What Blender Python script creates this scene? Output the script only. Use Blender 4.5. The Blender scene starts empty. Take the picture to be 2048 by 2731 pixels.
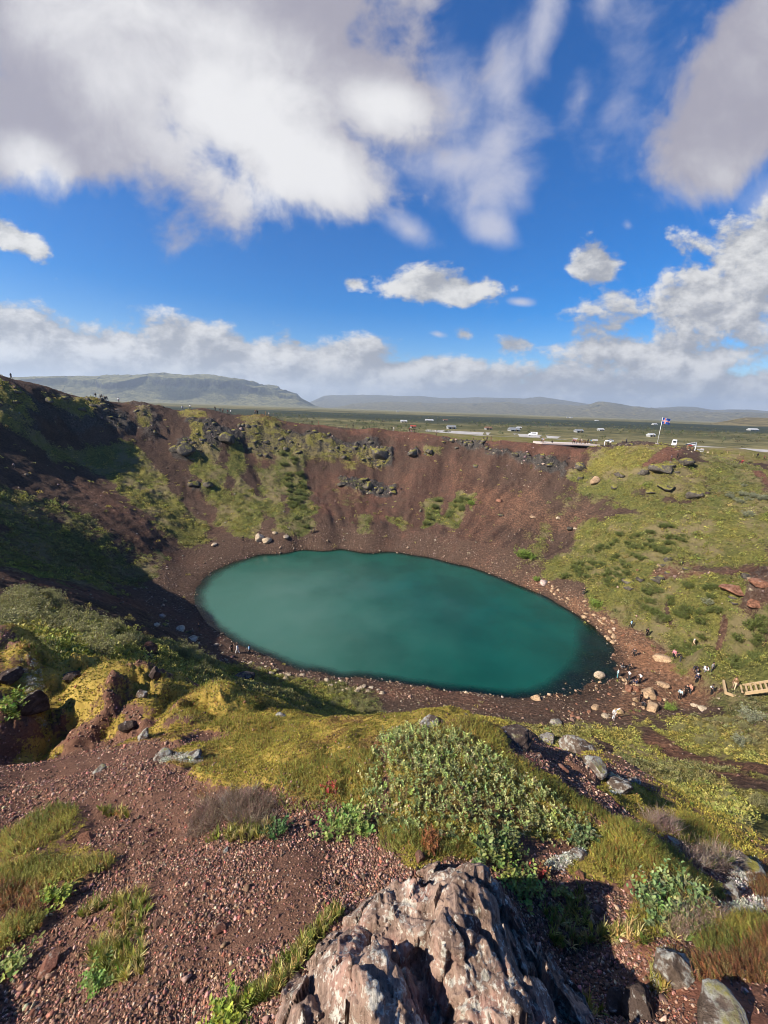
import bpy, bmesh, math, random
import numpy as np
from mathutils import Vector, Matrix

S = bpy.context.scene
COL = S.collection
RAD = math.radians
rng = np.random.default_rng(11)
random.seed(5)

# ---------------------------------------------------------------- camera
EYE = np.array([0.0, 0.0, 42.0])
F, CX, CY = 1024.0, 1024.0, 1365.5          # focal length and centre in photo pixels
CAMROT = Matrix.Rotation(RAD(90 - 15.0), 3, 'X') @ Matrix.Rotation(RAD(2.0), 3, 'Z')
cam_d = bpy.data.cameras.new('camera')
cam = bpy.data.objects.new('camera', cam_d)
COL.objects.link(cam)
cam.location = EYE
cam.rotation_euler = CAMROT.to_euler()
cam_d.sensor_fit = 'HORIZONTAL'
cam_d.sensor_width = 36.0
cam_d.lens = 18.0
cam_d.clip_start = 0.05
cam_d.clip_end = 60000
S.camera = cam

# ---------------------------------------------------------------- sun, view
SUN_EL, SUN_AZ = RAD(37.0), RAD(-114.0)       # azimuth from +Y towards +X: sun stands left and a little behind
sun_dir = np.array([math.sin(SUN_AZ) * math.cos(SUN_EL), math.cos(SUN_AZ) * math.cos(SUN_EL), math.sin(SUN_EL)])
sl = bpy.data.lights.new('sun', 'SUN')
sl.energy = 4.9
sl.angle = RAD(0.53)
sl.color = (1.0, 0.91, 0.77)
so = bpy.data.objects.new('sun', sl)
COL.objects.link(so)
so.rotation_euler = Vector(sun_dir).to_track_quat('Z', 'Y').to_euler()
S.view_settings.view_transform = 'Standard'
S.view_settings.look = 'None'
S.view_settings.exposure = 0.92
S.view_settings.gamma = 1.0
S.view_settings.use_curve_mapping = False
S.cycles.use_denoising = True
S.cycles.filter_width = 0.95
S.cycles.max_bounces = 6
S.cycles.diffuse_bounces = 2
S.cycles.glossy_bounces = 2
S.cycles.transmission_bounces = 3
S.cycles.transparent_max_bounces = 6
S.cycles.volume_bounces = 0
S.cycles.use_adaptive_sampling = True
S.cycles.adaptive_threshold = 0.012

def ray(px, py):
    v = Vector(((px - CX) / F, -(py - CY) / F, -1.0))
    return np.array(CAMROT @ v)

def at_depth(px, py, z):
    return EYE + ray(px, py) * z

def at_height(px, py, h):
    d = ray(px, py)
    return EYE + d * ((h - EYE[2]) / d[2])

# ---------------------------------------------------------------- node helpers
class NT:
    def __init__(self, tree):
        self.t = tree
        tree.nodes.clear()
    def n(self, typ, inputs=None, **props):
        nd = self.t.nodes.new(typ)
        for k, v in props.items():
            setattr(nd, k, v)
        for k, v in (inputs or {}).items():
            s = nd.inputs[k]
            if isinstance(v, bpy.types.NodeSocket):
                self.t.links.new(v, s)
            else:
                s.default_value = v
        return nd
    def math(self, op, a, b=0.0, c=0.0, clamp=False):
        nd = self.n('ShaderNodeMath', {0: a, 1: b, 2: c}, operation=op, use_clamp=clamp)
        return nd.outputs[0]
    def smooth(self, v, lo, hi, a=0.0, b=1.0, kind='SMOOTHSTEP'):
        return self.n('ShaderNodeMapRange', {'Value': v, 'From Min': lo, 'From Max': hi, 'To Min': a, 'To Max': b}, interpolation_type=kind).outputs[0]
    def mix(self, f, a, b, blend='MIX'):
        nd = self.n('ShaderNodeMix', data_type='RGBA', blend_type=blend, clamp_factor=True)
        for i, v in ((0, f), (6, a), (7, b)):
            if isinstance(v, bpy.types.NodeSocket):
                self.t.links.new(v, nd.inputs[i])
            else:
                nd.inputs[i].default_value = v if i == 0 else (tuple(v) + (1.0,))[:4]
        return nd.outputs[2]
    def noise(self, vec, scale, detail=4.0, rough=0.55, dist=0.0, w=None, lac=2.0):
        ins = {'Scale': scale, 'Detail': detail, 'Roughness': rough, 'Distortion': dist, 'Lacunarity': lac}
        if vec is not None:
            ins['Vector'] = vec
        nd = self.n('ShaderNodeTexNoise', ins)
        return nd.outputs['Fac']
    def link(self, a, b):
        self.t.links.new(a, b)

def new_mat(name):
    m = bpy.data.materials.new(name)
    m.use_nodes = True
    return m, NT(m.node_tree)

def finish(nt, color, rough=0.85, normal=None, spec=0.25, **kw):
    ins = {'Base Color': color if isinstance(color, bpy.types.NodeSocket) else (tuple(color) + (1.0,))[:4], 'Roughness': rough, 'Specular IOR Level': spec}
    ins.update(kw)
    b = nt.n('ShaderNodeBsdfPrincipled', ins)
    if normal is not None:
        nt.link(normal, b.inputs['Normal'])
    o = nt.n('ShaderNodeOutputMaterial')
    nt.link(b.outputs[0], o.inputs['Surface'])
    return b

def simple_mat(name, color, rough=0.7, var=0.25, scale=3.0, spec=0.3, metal=0.0):
    """plain colour with a soft procedural variation"""
    m, nt = new_mat(name)
    tc = nt.n('ShaderNodeTexCoord').outputs['Object']
    f = nt.noise(tc, scale, 4, 0.6)
    c = nt.mix(f, [x * (1 - var) for x in color], [min(1, x * (1 + var)) for x in color])
    finish(nt, c, rough, spec=spec, Metallic=metal)
    return m

# ---------------------------------------------------------------- sky with clouds
W = bpy.data.worlds.new('World')
S.world = W
W.use_nodes = True
nt = NT(W.node_tree)
SKY_STRENGTH = 0.08
sky = nt.n('ShaderNodeTexSky', sky_type='NISHITA', sun_disc=False, sun_elevation=SUN_EL, sun_rotation=SUN_AZ % (2 * math.pi), altitude=150.0, air_density=1.0, dust_density=0.35, ozone_density=3.0)
D = nt.n('ShaderNodeTexCoord').outputs['Generated']
sp = nt.n('ShaderNodeSeparateXYZ', {0: D})
dx, dy, dz = sp.outputs
AZ = nt.math('ARCTAN2', dx, dy)
EL = nt.math('ARCSINE', dz)
AE = nt.n('ShaderNodeCombineXYZ', {0: AZ, 1: EL}).outputs[0]
# cloud sheet coordinates: the direction met with a level sheet overhead
zc = nt.math('ADD', nt.math('MAXIMUM', dz, 0.0), 0.22)
SH = nt.n('ShaderNodeCombineXYZ', {0: nt.math('DIVIDE', dx, zc), 1: nt.math('DIVIDE', dy, zc), 2: 0.0}).outputs[0]

def azel(px, py):
    d = ray(px, py)
    d = d / np.linalg.norm(d)
    return math.atan2(d[0], d[1]), math.asin(d[2])

def blob(px0, py0, px1, py1, width, soft=1.0):
    """a cloud mass stretched between two directions; 1 in the middle, 0 at its edge"""
    a0, e0 = azel(px0, py0)
    a1, e1 = azel(px1, py1)
    ca, ce = (a0 + a1) / 2, (e0 + e1) / 2
    L = math.hypot(a1 - a0, e1 - e0) / 2
    w = width / F * 0.75
    ang = math.atan2(e1 - e0, a1 - a0)
    mp = nt.n('ShaderNodeMapping', {'Vector': AE, 'Location': (ca, ce, 0), 'Rotation': (0, 0, ang), 'Scale': (L + w, w, 1)}, vector_type='TEXTURE')
    ln = nt.n('ShaderNodeVectorMath', {0: mp.outputs[0]}, operation='LENGTH').outputs['Value']
    return nt.math('SUBTRACT', 1.0, ln)

def blobs(lst):
    out = None
    for b in lst:
        v = blob(*b)
        out = v if out is None else nt.n('ShaderNodeMath', {0: out, 1: v, 2: 0.25}, operation='SMOOTH_MAX').outputs[0]
    return out
def sc_(l):
    return [tuple(v * 1.2345 for v in b) for b in l]

high = blobs(sc_([(-60, 90, 800, 20, 205), (-40, 240, 240, 290, 120), (300, 140, 740, 310, 120), (690, 140, 900, 250, 80),
                  (1680, 0, 1500, 330, 120)]))
cum = blobs(sc_([(1240, 745, 1700, 770, 75), (1400, 660, 1720, 640, 85), (1570, 530, 1720, 520, 60), (860, 605, 1040, 622, 42),
                 (1265, 572, 1310, 582, 34), (-30, 480, 55, 522, 27), (-60, 730, 180, 740, 70), (180, 745, 500, 770, 58), (540, 790, 1120, 808, 56),
                 (630, 738, 650, 742, 16), (990, 720, 1010, 722, 24), (1070, 740, 1140, 748, 28), (745, 611, 780, 613, 16), (500, 840, 1700, 850, 50)]))
wisp = blobs(sc_([(1060, 300, 1100, 320, 110), (1340, 100, 1320, 320, 110), (950, 120, 980, 300, 90), (1600, 60, 1480, 380, 150), (1655, 420, 1640, 460, 50), (850, 480, 920, 515, 30), (1030, 480, 1085, 500, 30), (1350, 482, 1362, 492, 16), (1260, 160, 1250, 260, 50), (780, 330, 1180, 345, 55), (1390, 420, 1570, 400, 55), (1100, 130, 1090, 260, 80), (1190, -40, 1150, 180, 55), (1360, 60, 1330, 320, 110), (1290, -20, 1310, 20, 40), (930, 720, 960, 725, 9), (1100, 650, 1150, 655, 10)]))

# billowing noise on the sphere of directions; a second reading shifted towards the sun gives each billow a lit and a shaded side
def shifted(v, o):
    return nt.n('ShaderNodeVectorMath', {0: v, 1: o}, operation='ADD').outputs[0]
# a tilted cloud sheet facing the crater's far side
TL = RAD(-6.0)
td = nt.math('MAXIMUM', nt.n('ShaderNodeVectorMath', {0: D, 1: (0.0, math.cos(TL), math.sin(TL))}, operation='DOT_PRODUCT').outputs['Value'], 0.3)
tv = nt.n('ShaderNodeVectorMath', {0: D, 1: (0.0, -math.sin(TL), math.cos(TL))}, operation='DOT_PRODUCT').outputs['Value']
DM = nt.n('ShaderNodeCombineXYZ', {0: nt.math('DIVIDE', dx, td), 1: nt.math('DIVIDE', tv, td), 2: 0.37}).outputs[0]
wv = nt.n('ShaderNodeTexNoise', {'Vector': DM, 'Scale': 1.7, 'Detail': 4.0}).outputs['Color']
wv = nt.n('ShaderNodeVectorMath', {0: nt.n('ShaderNodeVectorMath', {0: wv, 1: (0.5, 0.5, 0.5)}, operation='SUBTRACT').outputs[0], 'Scale': 0.30}, operation='SCALE').outputs[0]
DW = nt.n('ShaderNodeVectorMath', {0: DM, 1: wv}, operation='ADD').outputs[0]
n_h = nt.noise(DW, 2.7, 11, 0.57, 0.1)
n_hs = nt.noise(shifted(DW, (-0.07, -0.08, 0.0)), 2.7, 8, 0.55, 0.1)
n_big = nt.noise(shifted(DM, (3.0, 1.0, 2.0)), 1.3, 4, 0.5)
DC = nt.n('ShaderNodeMapping', {'Vector': DM, 'Scale': (1.0, 1.55, 1.0)}).outputs[0]
n_c = nt.noise(DC, 7.5, 11, 0.6, 0.12)
n_cs = nt.noise(shifted(DC, (-0.02, 0.045, 0.0)), 7.5, 9, 0.6, 0.12)

d_h = nt.math('ADD', high, nt.math('MULTIPLY', nt.math('SUBTRACT', n_h, 0.5), 3.3))
a_h = nt.smooth(d_h, -0.16, 0.36)
d_c = nt.math('ADD', cum, nt.math('MULTIPLY', nt.math('SUBTRACT', n_c, 0.5), 4.0))
btop = nt.smooth(AZ, -0.15, 0.35, 0.165, 0.11)
d_b = nt.math('ADD', nt.math('DIVIDE', nt.math('SUBTRACT', btop, EL), 0.05), nt.math('MULTIPLY', nt.math('SUBTRACT', n_c, 0.5), 3.6))
d_c = nt.math('MAXIMUM', d_c, d_b)
a_c = nt.smooth(d_c, -0.1, 0.5)
d_w = nt.math('ADD', wisp, nt.math('MULTIPLY', nt.math('SUBTRACT', n_h, 0.5), 4.6))
a_w = nt.smooth(d_w, -0.05, 1.35, 0.0, 0.8)

bright = blobs(sc_([(270, 150, 700, 320, 110), (70, 365, 110, 375, 45), (560, 390, 580, 400, 45), (760, 220, 900, 260, 40)]))
lit_h = nt.math('ADD', nt.math('MULTIPLY', nt.math('SUBTRACT', n_h, n_hs), 2.3), nt.smooth(nt.math('ADD', bright, nt.math('MULTIPLY', nt.math('SUBTRACT', n_hs, 0.5), 3.0)), -0.7, 0.8, 0.12, 0.92))
lit_h = nt.math('ADD', lit_h, nt.math('MULTIPLY', nt.math('SUBTRACT', n_big, 0.5), 0.55))
c_h = nt.mix(nt.smooth(lit_h, 0.08, 1.12), (2.6, 2.5, 2.95), (5.75, 5.7, 5.75))
lit_c = nt.math('ADD', nt.math('MULTIPLY', nt.math('SUBTRACT', n_c, n_cs), 3.2), nt.math('ADD', 0.45, nt.math('MULTIPLY', nt.math('SUBTRACT', n_big, 0.5), 0.8)))
c_c = nt.mix(nt.smooth(lit_c, 0.0, 1.0), (2.5, 2.6, 2.85), (5.5, 5.45, 5.35))

# the open sky, a little deeper than the model's as the phone rendered it
hs = nt.n('ShaderNodeHueSaturation', {'Hue': 0.512, 'Saturation': 1.62, 'Value': 0.98, 'Color': sky.outputs[0]}).outputs[0]
col = nt.mix(a_w, hs, (4.3, 4.3, 4.9))
col = nt.mix(a_h, col, c_h)
col = nt.mix(a_c, col, c_c)
hz = nt.smooth(EL, 0.0, 0.12, 0.45, 0.0)
col = nt.mix(hz, col, (3.4, 4.1, 4.9))
bg = nt.n('ShaderNodeBackground', {'Color': col, 'Strength': SKY_STRENGTH})
nt.link(bg.outputs[0], nt.n('ShaderNodeOutputWorld').inputs[0])
W.cycles.sampling_method = 'MANUAL'
W.cycles.sample_map_resolution = 512

# ---------------------------------------------------------------- numpy noise
def _hash(ix, iy, iz, seed):
    h = (ix.astype(np.uint32) * np.uint32(374761393) + iy.astype(np.uint32) * np.uint32(668265263) + iz.astype(np.uint32) * np.uint32(2147483647 // 7) + np.uint32(seed * 69069 + 12345))
    h = (h ^ (h >> np.uint32(13))) * np.uint32(1274126177)
    h = h ^ (h >> np.uint32(16))
    return h.astype(np.float64) / 4294967295.0

def vnoise(p, seed=0):
    """smooth value noise in -1..1 at points p (n,2 or n,3)"""
    p = np.asarray(p, float)
    f = np.floor(p)
    i = f.astype(np.int64)
    t = p - f
    t = t * t * t * (t * (t * 6 - 15) + 10)
    z0 = np.zeros(len(p), np.int64)
    with np.errstate(over='ignore'):
        if p.shape[1] == 2:
            a = _hash(i[:, 0], i[:, 1], z0, seed); b = _hash(i[:, 0] + 1, i[:, 1], z0, seed)
            c = _hash(i[:, 0], i[:, 1] + 1, z0, seed); d = _hash(i[:, 0] + 1, i[:, 1] + 1, z0, seed)
            v = (a * (1 - t[:, 0]) + b * t[:, 0]) * (1 - t[:, 1]) + (c * (1 - t[:, 0]) + d * t[:, 0]) * t[:, 1]
        else:
            v = 0
            for k in (0, 1):
                a = _hash(i[:, 0], i[:, 1], i[:, 2] + k, seed); b = _hash(i[:, 0] + 1, i[:, 1], i[:, 2] + k, seed)
                c = _hash(i[:, 0], i[:, 1] + 1, i[:, 2] + k, seed); d = _hash(i[:, 0] + 1, i[:, 1] + 1, i[:, 2] + k, seed)
                w = (a * (1 - t[:, 0]) + b * t[:, 0]) * (1 - t[:, 1]) + (c * (1 - t[:, 0]) + d * t[:, 0]) * t[:, 1]
                v = v + w * (t[:, 2] if k else 1 - t[:, 2])
    return v * 2 - 1

def fbm(p, oct=5, gain=0.5, seed=0, ridged=False):
    out, amp, tot = 0.0, 1.0, 0.0
    q = np.asarray(p, float)
    ca, sa = math.cos(0.6), math.sin(0.6)
    for o in range(oct):
        v = vnoise(q, seed + o)
        if ridged:
            v = 1 - 2 * np.abs(v)
        out = out + amp * v
        tot += amp
        amp *= gain
        q = q * 2.03
        q = np.concatenate([(q[:, :1] * ca - q[:, 1:2] * sa), (q[:, :1] * sa + q[:, 1:2] * ca), q[:, 2:]], 1) + 17.3
    return out / tot

def sstep(v, lo, hi):
    t = np.clip((v - lo) / (hi - lo), 0, 1)
    return t * t * (3 - 2 * t)

# ---------------------------------------------------------------- mesh helpers
def mesh_np(name, verts, tris, mat=None, smooth=False, quads=False, matidx=None):
    k = 4 if quads else 3
    me = bpy.data.meshes.new(name)
    me.vertices.add(len(verts))
    me.vertices.foreach_set('co', np.asarray(verts, np.float32).ravel())
    n = len(tris)
    me.loops.add(n * k)
    me.loops.foreach_set('vertex_index', np.asarray(tris, np.int32).ravel())
    me.polygons.add(n)
    me.polygons.foreach_set('loop_start', np.arange(0, n * k, k, dtype=np.int32))
    me.polygons.foreach_set('loop_total', np.full(n, k, np.int32))
    me.update(calc_edges=True)
    if smooth:
        me.polygons.foreach_set('use_smooth', np.ones(n, bool))
    if mat is not None:
        for mm in (mat if isinstance(mat, (list, tuple)) else [mat]):
            me.materials.append(mm)
    if matidx is not None:
        me.polygons.foreach_set('material_index', np.asarray(matidx, np.int32))
    return me

def link_obj(name, me, parent=None, loc=(0, 0, 0), rotz=0.0):
    o = bpy.data.objects.new(name, me)
    COL.objects.link(o)
    o.location = loc
    o.rotation_euler = (0, 0, rotz)
    if parent is not None:
        o.parent = parent
    return o

def tag(o, label=None, cat=None, group=None, kind=None):
    if label: o['label'] = label
    if cat: o['category'] = cat
    if group: o['group'] = group
    if kind: o['kind'] = kind
    return o

def float_attr(me, name, vals):
    a = me.attributes.new(name, 'FLOAT', 'POINT')
    a.data.foreach_set('value', np.asarray(vals, np.float32))

def color_attr(me, name, vals):
    a = me.attributes.new(name, 'FLOAT_COLOR', 'POINT')
    v = np.asarray(vals, np.float32)
    if v.shape[1] == 3:
        v = np.concatenate([v, np.ones((len(v), 1), np.float32)], 1)
    a.data.foreach_set('color', v.ravel())
# ---------------------------------------------------------------- terrain: control points and smooth surface
CTRL = []
def c_d(*pts):                      # photo pixel + depth along the view axis
    for px, py, z in pts:
        CTRL.append(at_depth(px, py, z))
def c_h(*pts):                      # photo pixel + height above the lake
    for px, py, h in pts:
        CTRL.append(at_height(px, py, h))
def c_p(*pts):                      # azimuth in degrees, distance, height
    for a, r, h in pts:
        CTRL.append(np.array([math.sin(RAD(a)) * r, math.cos(RAD(a)) * r, h]))

SHORE = [(518, 1585), (528, 1560), (543, 1542), (575, 1519), (617, 1502), (660, 1487), (710, 1477), (802, 1466), (900, 1465), (1024, 1471), (1100, 1480), (1147, 1487), (1240, 1508),
         (1333, 1540), (1400, 1567), (1468, 1598), (1530, 1633), (1579, 1667), (1620, 1705), (1645, 1738), (1650, 1775), (1638, 1815), (1590, 1836), (1520, 1848), (1419, 1858), (1330, 1854),
         (1240, 1844), (1140, 1831), (1055, 1817), (960, 1806), (864, 1793), (741, 1758), (690, 1740), (648, 1722), (610, 1702), (574, 1678), (545, 1650), (525, 1620)]
c_h(*[(x, y, 0.0) for x, y in SHORE])
shore_w = np.array([at_height(x, y, 0)[:2] for x, y in SHORE])
shore_c = shore_w.mean(0)
c_h((1560, 1765, -.3), (1600, 1795, -.22), (1500, 1805, -.5), (1600, 1725, -.3), (1555, 1695, -.5), (1470, 1838, -.25), (1620, 1760, -.15))
for f_, h_ in ((0.9, -1.5), (0.7, -5), (0.35, -8)):
    for q in shore_w[::3]:
        p = shore_c + (q - shore_c) * f_
        if f_ > .8 and q[0] > 26: continue
        CTRL.append(np.array([p[0], p[1], h_]))
# beach and foot of the slopes
c_h((480, 1492, 1.6), (568, 1450, 2.6), (640, 1436, 3.2), (710, 1432, 3.4), (780, 1420, 4.4), (864, 1412, 5.0), (1000, 1414, 5.0), (1150, 1428, 4.4), (1250, 1462, 3.6), (1375, 1502, 3.2), (1450, 1535, 2.6),
    (1530, 1588, 2.2), (1600, 1630, 2.2), (1700, 1690, 2.2), (1780, 1735, 2.0), (1880, 1785, 2.0), (1980, 1805, 2.6),
    (1720, 1760, 1.2), (1760, 1830, 1.3), (1700, 1880, 1.3), (1600, 1900, 1.3), (1850, 1840, 1.8),
    (420, 1600, 2.0), (445, 1660, 2.2), (560, 1728, 2.0), (650, 1775, 1.8), (760, 1810, 1.6), (900, 1845, 1.5), (1040, 1862, 1.5), (1200, 1882, 1.5), (1350, 1892, 1.4), (1500, 1905, 1.5), (1400, 1925, 3.2), (470, 1560, 1.0), (440, 1540, 2.2))
# crater rim, seen against the plain and the sky
RIM = [(-60, 985, 112), (30, 1010, 118), (130, 1036, 126), (250, 1064, 140), (400, 1080, 150), (540, 1090, 158), (700, 1108, 165), (850, 1132, 170), (1000, 1146, 172), (1100, 1154, 170), (1200, 1168, 165),
       (1300, 1178, 158), (1400, 1182, 150), (1500, 1194, 140), (1590, 1200, 132), (1700, 1188, 126), (1790, 1196, 122), (1870, 1218, 118), (1960, 1240, 112), (2060, 1250, 108)]
c_d(*RIM)
# outside the rim
for px, py, z in RIM:
    p = at_depth(px, py, z)
    r = math.hypot(p[0], p[1]); a = math.degrees(math.atan2(p[0], p[1]))
    c_p((a, r + 9, p[2] - 1.0), (a, r + 40, min(31.0, p[2] - 2)), (a, 235, 29.2))
# deck and car park behind the rim
c_d((1560, 1172, 168), (1720, 1177, 150), (1840, 1185, 150), (1960, 1200, 150), (1960, 1222, 128))
# inner walls: half way
c_d((850, 1290, 150), (1050, 1300, 149), (700, 1280, 144), (1200, 1320, 141), (1300, 1340, 131), (560, 1280, 136), (400, 1250, 132), (1000, 1220, 161), (1250, 1230, 152), (700, 1180, 156), (450, 1150, 145),
    (1400, 1260, 139), (1500, 1262, 131), (1400, 1370, 121), (1500, 1420, 110), (300, 1160, 133), (200, 1200, 122), (100, 1150, 114), (0, 1120, 108), (0, 1300, 88), (150, 1330, 97), (300, 1380, 100), (400, 1430, 102),
    (0, 1450, 66), (200, 1490, 79), (350, 1540, 88))
# right slope
c_d((1600, 1300, 118), (1700, 1265, 113), (1850, 1290, 104), (2000, 1280, 98), (1600, 1400, 105), (1750, 1370, 98), (1900, 1380, 90), (2050, 1380, 82), (1600, 1500, 94), (1750, 1480, 86), (1900, 1500, 78),
    (2048, 1520, 70), (1750, 1600, 77), (1900, 1620, 68), (2048, 1640, 61), (1900, 1720, 62), (2048, 1750, 55))
# right near slope
c_d((1950, 1850, 53.5), (2048, 1860, 51), (2048, 1930, 43), (1900, 1930, 47), (1750, 1940, 48.5), (1600, 1960, 46), (2048, 2050, 31), (1900, 2040, 35), (1750, 2030, 38), (2048, 2180, 19), (1900, 2130, 25), (1950, 2250, 11), (2048, 2290, 9))
# left near slope
c_d((0, 1540, 47), (150, 1560, 56), (300, 1590, 66), (0, 1600, 31), (150, 1620, 36), (300, 1650, 44), (420, 1690, 55), (0, 1680, 17), (200, 1690, 20), (350, 1720, 25), (500, 1760, 36), (650, 1820, 36), (800, 1860, 34), (550, 1810, 24), (700, 1870, 22))
# hidden dip behind the brink
c_p((-40, 11, 33.0), (-33, 12, 32.0), (-22, 12, 30.5), (-10, 10, 31.5), (0, 9, 32.0), (8, 9, 32.0), (16, 9, 31.8), (24, 8.5, 33.0), (30, 8, 34.5), (36, 8, 35.2),
    (-12, 20, 23.5), (0, 20, 21.5), (8, 20, 21.5), (18, 20, 21.5), (26, 18, 23.5), (33, 14, 28.5), (0, 34, 9), (12, 34, 9), (20, 34, 9.5))
# near ground
c_d((0, 2731, 1.75), (500, 2731, 1.6), (1000, 2731, 1.5), (1500, 2731, 1.5), (2048, 2731, 1.5), (0, 2500, 2.15), (500, 2500, 1.95), (900, 2480, 1.9), (1500, 2500, 2.05), (2048, 2500, 2.1),
    (0, 2250, 3.0), (500, 2250, 2.7), (900, 2250, 2.6), (1300, 2280, 2.5), (1700, 2350, 2.6), (2048, 2380, 2.7), (0, 2080, 4.2), (400, 2050, 3.9), (700, 2080, 3.3), (1000, 2020, 3.5), (1300, 2020, 3.6), (1600, 2140, 3.7),
    (1850, 2280, 3.6), (2048, 2340, 3.7), (400, 1975, 4.9), (700, 1955, 4.9), (1000, 1925, 4.9), (1150, 1905, 5.0), (1330, 1935, 5.2), (1550, 2035, 5.0), (1720, 2140, 4.7), (1900, 2230, 4.4),
    (300, 1960, 6.0), (0, 1960, 5.5), (150, 1850, 7.0), (300, 1790, 8.2), (100, 1735, 9.0), (500, 1840, 8.2), (760, 1890, 8.0))
CTRL.append(np.array([0, 0, 40.4])); CTRL.append(np.array([0.0, 0.3, 40.35]))
c_p((180, 1.5, 40.7), (110, 2.0, 40.2), (-110, 2.0, 40.3), (180, 8, 40.0), (110, 10, 37.5), (-110, 10, 39), (90, 30, 30), (-90, 30, 36), (180, 40, 33), (120, 80, 31), (-120, 60, 34), (-75, 60, 32), (-60, 95, 40), (-75, 100, 39), (-90, 90, 37),
    (60, 50, 12), (60, 80, 22), (62, 110, 30), (65, 25, 22), (62, 12, 33), (-58, 60, 26), (-58, 30, 31), (-58, 12, 37), (64, 5, 38.2), (-64, 5, 38.8),
    (70, 235, 29.5), (110, 235, 30), (150, 235, 30), (180, 235, 30), (-150, 235, 30), (-110, 235, 30), (-70, 235, 30))
CTRL = np.array(CTRL)

def uv_of(x, y):
    r = np.sqrt(x * x + y * y) + 0.15
    return np.arctan2(x, y) * 1.5, np.log(r)

MQ = 0.05
_cu, _cv = uv_of(CTRL[:, 0], CTRL[:, 1])
# the azimuth wraps behind the camera: copies of the rear points on the other side
m_ = np.abs(_cu) > 1.5 * math.pi * 0.55
_cu = np.concatenate([_cu, _cu[m_] - np.sign(_cu[m_]) * 3 * math.pi]); _cv = np.concatenate([_cv, _cv[m_]]); _cz = np.concatenate([CTRL[:, 2], CTRL[m_, 2]])
_K = np.sqrt((_cu[:, None] - _cu[None]) ** 2 + (_cv[:, None] - _cv[None]) ** 2 + MQ * MQ)
_n = len(_cu)
_A = np.zeros((_n + 1, _n + 1)); _A[:_n, :_n] = -_K + np.eye(_n) * 1e-3; _A[:_n, _n] = 1; _A[_n, :_n] = 1
_w = np.linalg.solve(_A, np.concatenate([_cz, [0.0]]))

def base_h(x, y):
    u, v = uv_of(x, y)
    out = np.empty(len(u))
    for s in range(0, len(u), 40000):
        e = s + 40000
        out[s:e] = -np.sqrt((u[s:e, None] - _cu) ** 2 + (v[s:e, None] - _cv) ** 2 + MQ * MQ) @ _w[:_n] + _w[_n]
    return out

# polar grid round the viewpoint: fine ahead, coarse behind
az_f = np.arange(-60, 60.01, 0.16)
AZG = np.radians(np.concatenate([np.arange(-180, -60, 4.0), az_f, np.arange(64, 180.1, 4.0)]))
RG = np.concatenate([[0.03, 0.12, 0.22], np.geomspace(0.3, 26, 520, endpoint=False), np.geomspace(26, 100, 250, endpoint=False), np.geomspace(100, 240, 270)])
NA, NR = len(AZG), len(RG)
# smooth surface first on a coarser grid, then bilinear
ca_i = np.unique(np.concatenate([np.arange(0, NA, 4), [NA - 1]])); cr_i = np.unique(np.concatenate([np.arange(0, NR, 4), [NR - 1]]))
gx = np.sin(AZG[ca_i])[:, None] * RG[cr_i][None]; gy = np.cos(AZG[ca_i])[:, None] * RG[cr_i][None]
Zc = base_h(gx.ravel(), gy.ravel()).reshape(gx.shape)
tmp = np.array([np.interp(np.arange(NR), cr_i, row) for row in Zc])
Z0 = np.array([np.interp(np.arange(NA), ca_i, tmp[:, j]) for j in range(NR)]).T       # NA x NR

def lookup(Z, x, y):
    x = np.atleast_1d(np.asarray(x, float)); y = np.atleast_1d(np.asarray(y, float))
    a = np.arctan2(x, y); r = np.clip(np.hypot(x, y), RG[0], RG[-1] - 1e-6)
    i = np.clip(np.searchsorted(AZG, a) - 1, 0, NA - 2); j = np.clip(np.searchsorted(RG, r) - 1, 0, NR - 2)
    s = np.clip((a - AZG[i]) / (AZG[i + 1] - AZG[i]), 0, 1); t = (r - RG[j]) / (RG[j + 1] - RG[j])
    return (Z[i, j] * (1 - s) + Z[i + 1, j] * s) * (1 - t) + (Z[i, j + 1] * (1 - s) + Z[i + 1, j + 1] * s) * t

_T = np.concatenate([np.geomspace(0.6, 30, 700), np.linspace(30.2, 330, 1500)])
def hit(Z, px, py):
    """first point of the ground on the line of sight through a photo pixel; None if it meets none"""
    d = ray(px, py)
    P = EYE + d * _T[:, None]
    below = P[:, 2] < lookup(Z, P[:, 0], P[:, 1])
    if not below.any():
        return None
    k = int(np.argmax(below))
    lo, hi = (_T[k - 1] if k else 0.3), _T[k]
    for _ in range(14):
        m = (lo + hi) / 2
        p = EYE + d * m
        if p[2] < lookup(Z, p[0], p[1])[0]: hi = m
        else: lo = m
    return EYE + d * hi
# ---------------------------------------------------------------- what grows and lies where: outlines met with the ground, kept as world polygons
def zA(x, y): return (x / 1.62, 960 + y / 1.62)
def zB(x, y): return (1024 + x / 1.62, 960 + y / 1.62)
def zC(x, y): return (x / 1.62, 1400 + y / 1.62)
def zD(x, y): return (1024 + x / 1.62, 1400 + y / 1.62)
def zE(x, y): return (x / 1.62, 1900 + y / 1.62)
def zF(x, y): return (1024 + x / 1.62, 1900 + y / 1.62)

def world_poly(fn, pts):
    out = []
    for x, y in pts:
        px, py = fn(x, y)
        h = None
        for k in range(12):
            h = hit(Z0, px, py + 4 * k)
            if h is not None and math.hypot(h[0], h[1]) < 225:
                break
        if h is not None:
            out.append(h[:2])
    return np.array(out)

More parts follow.
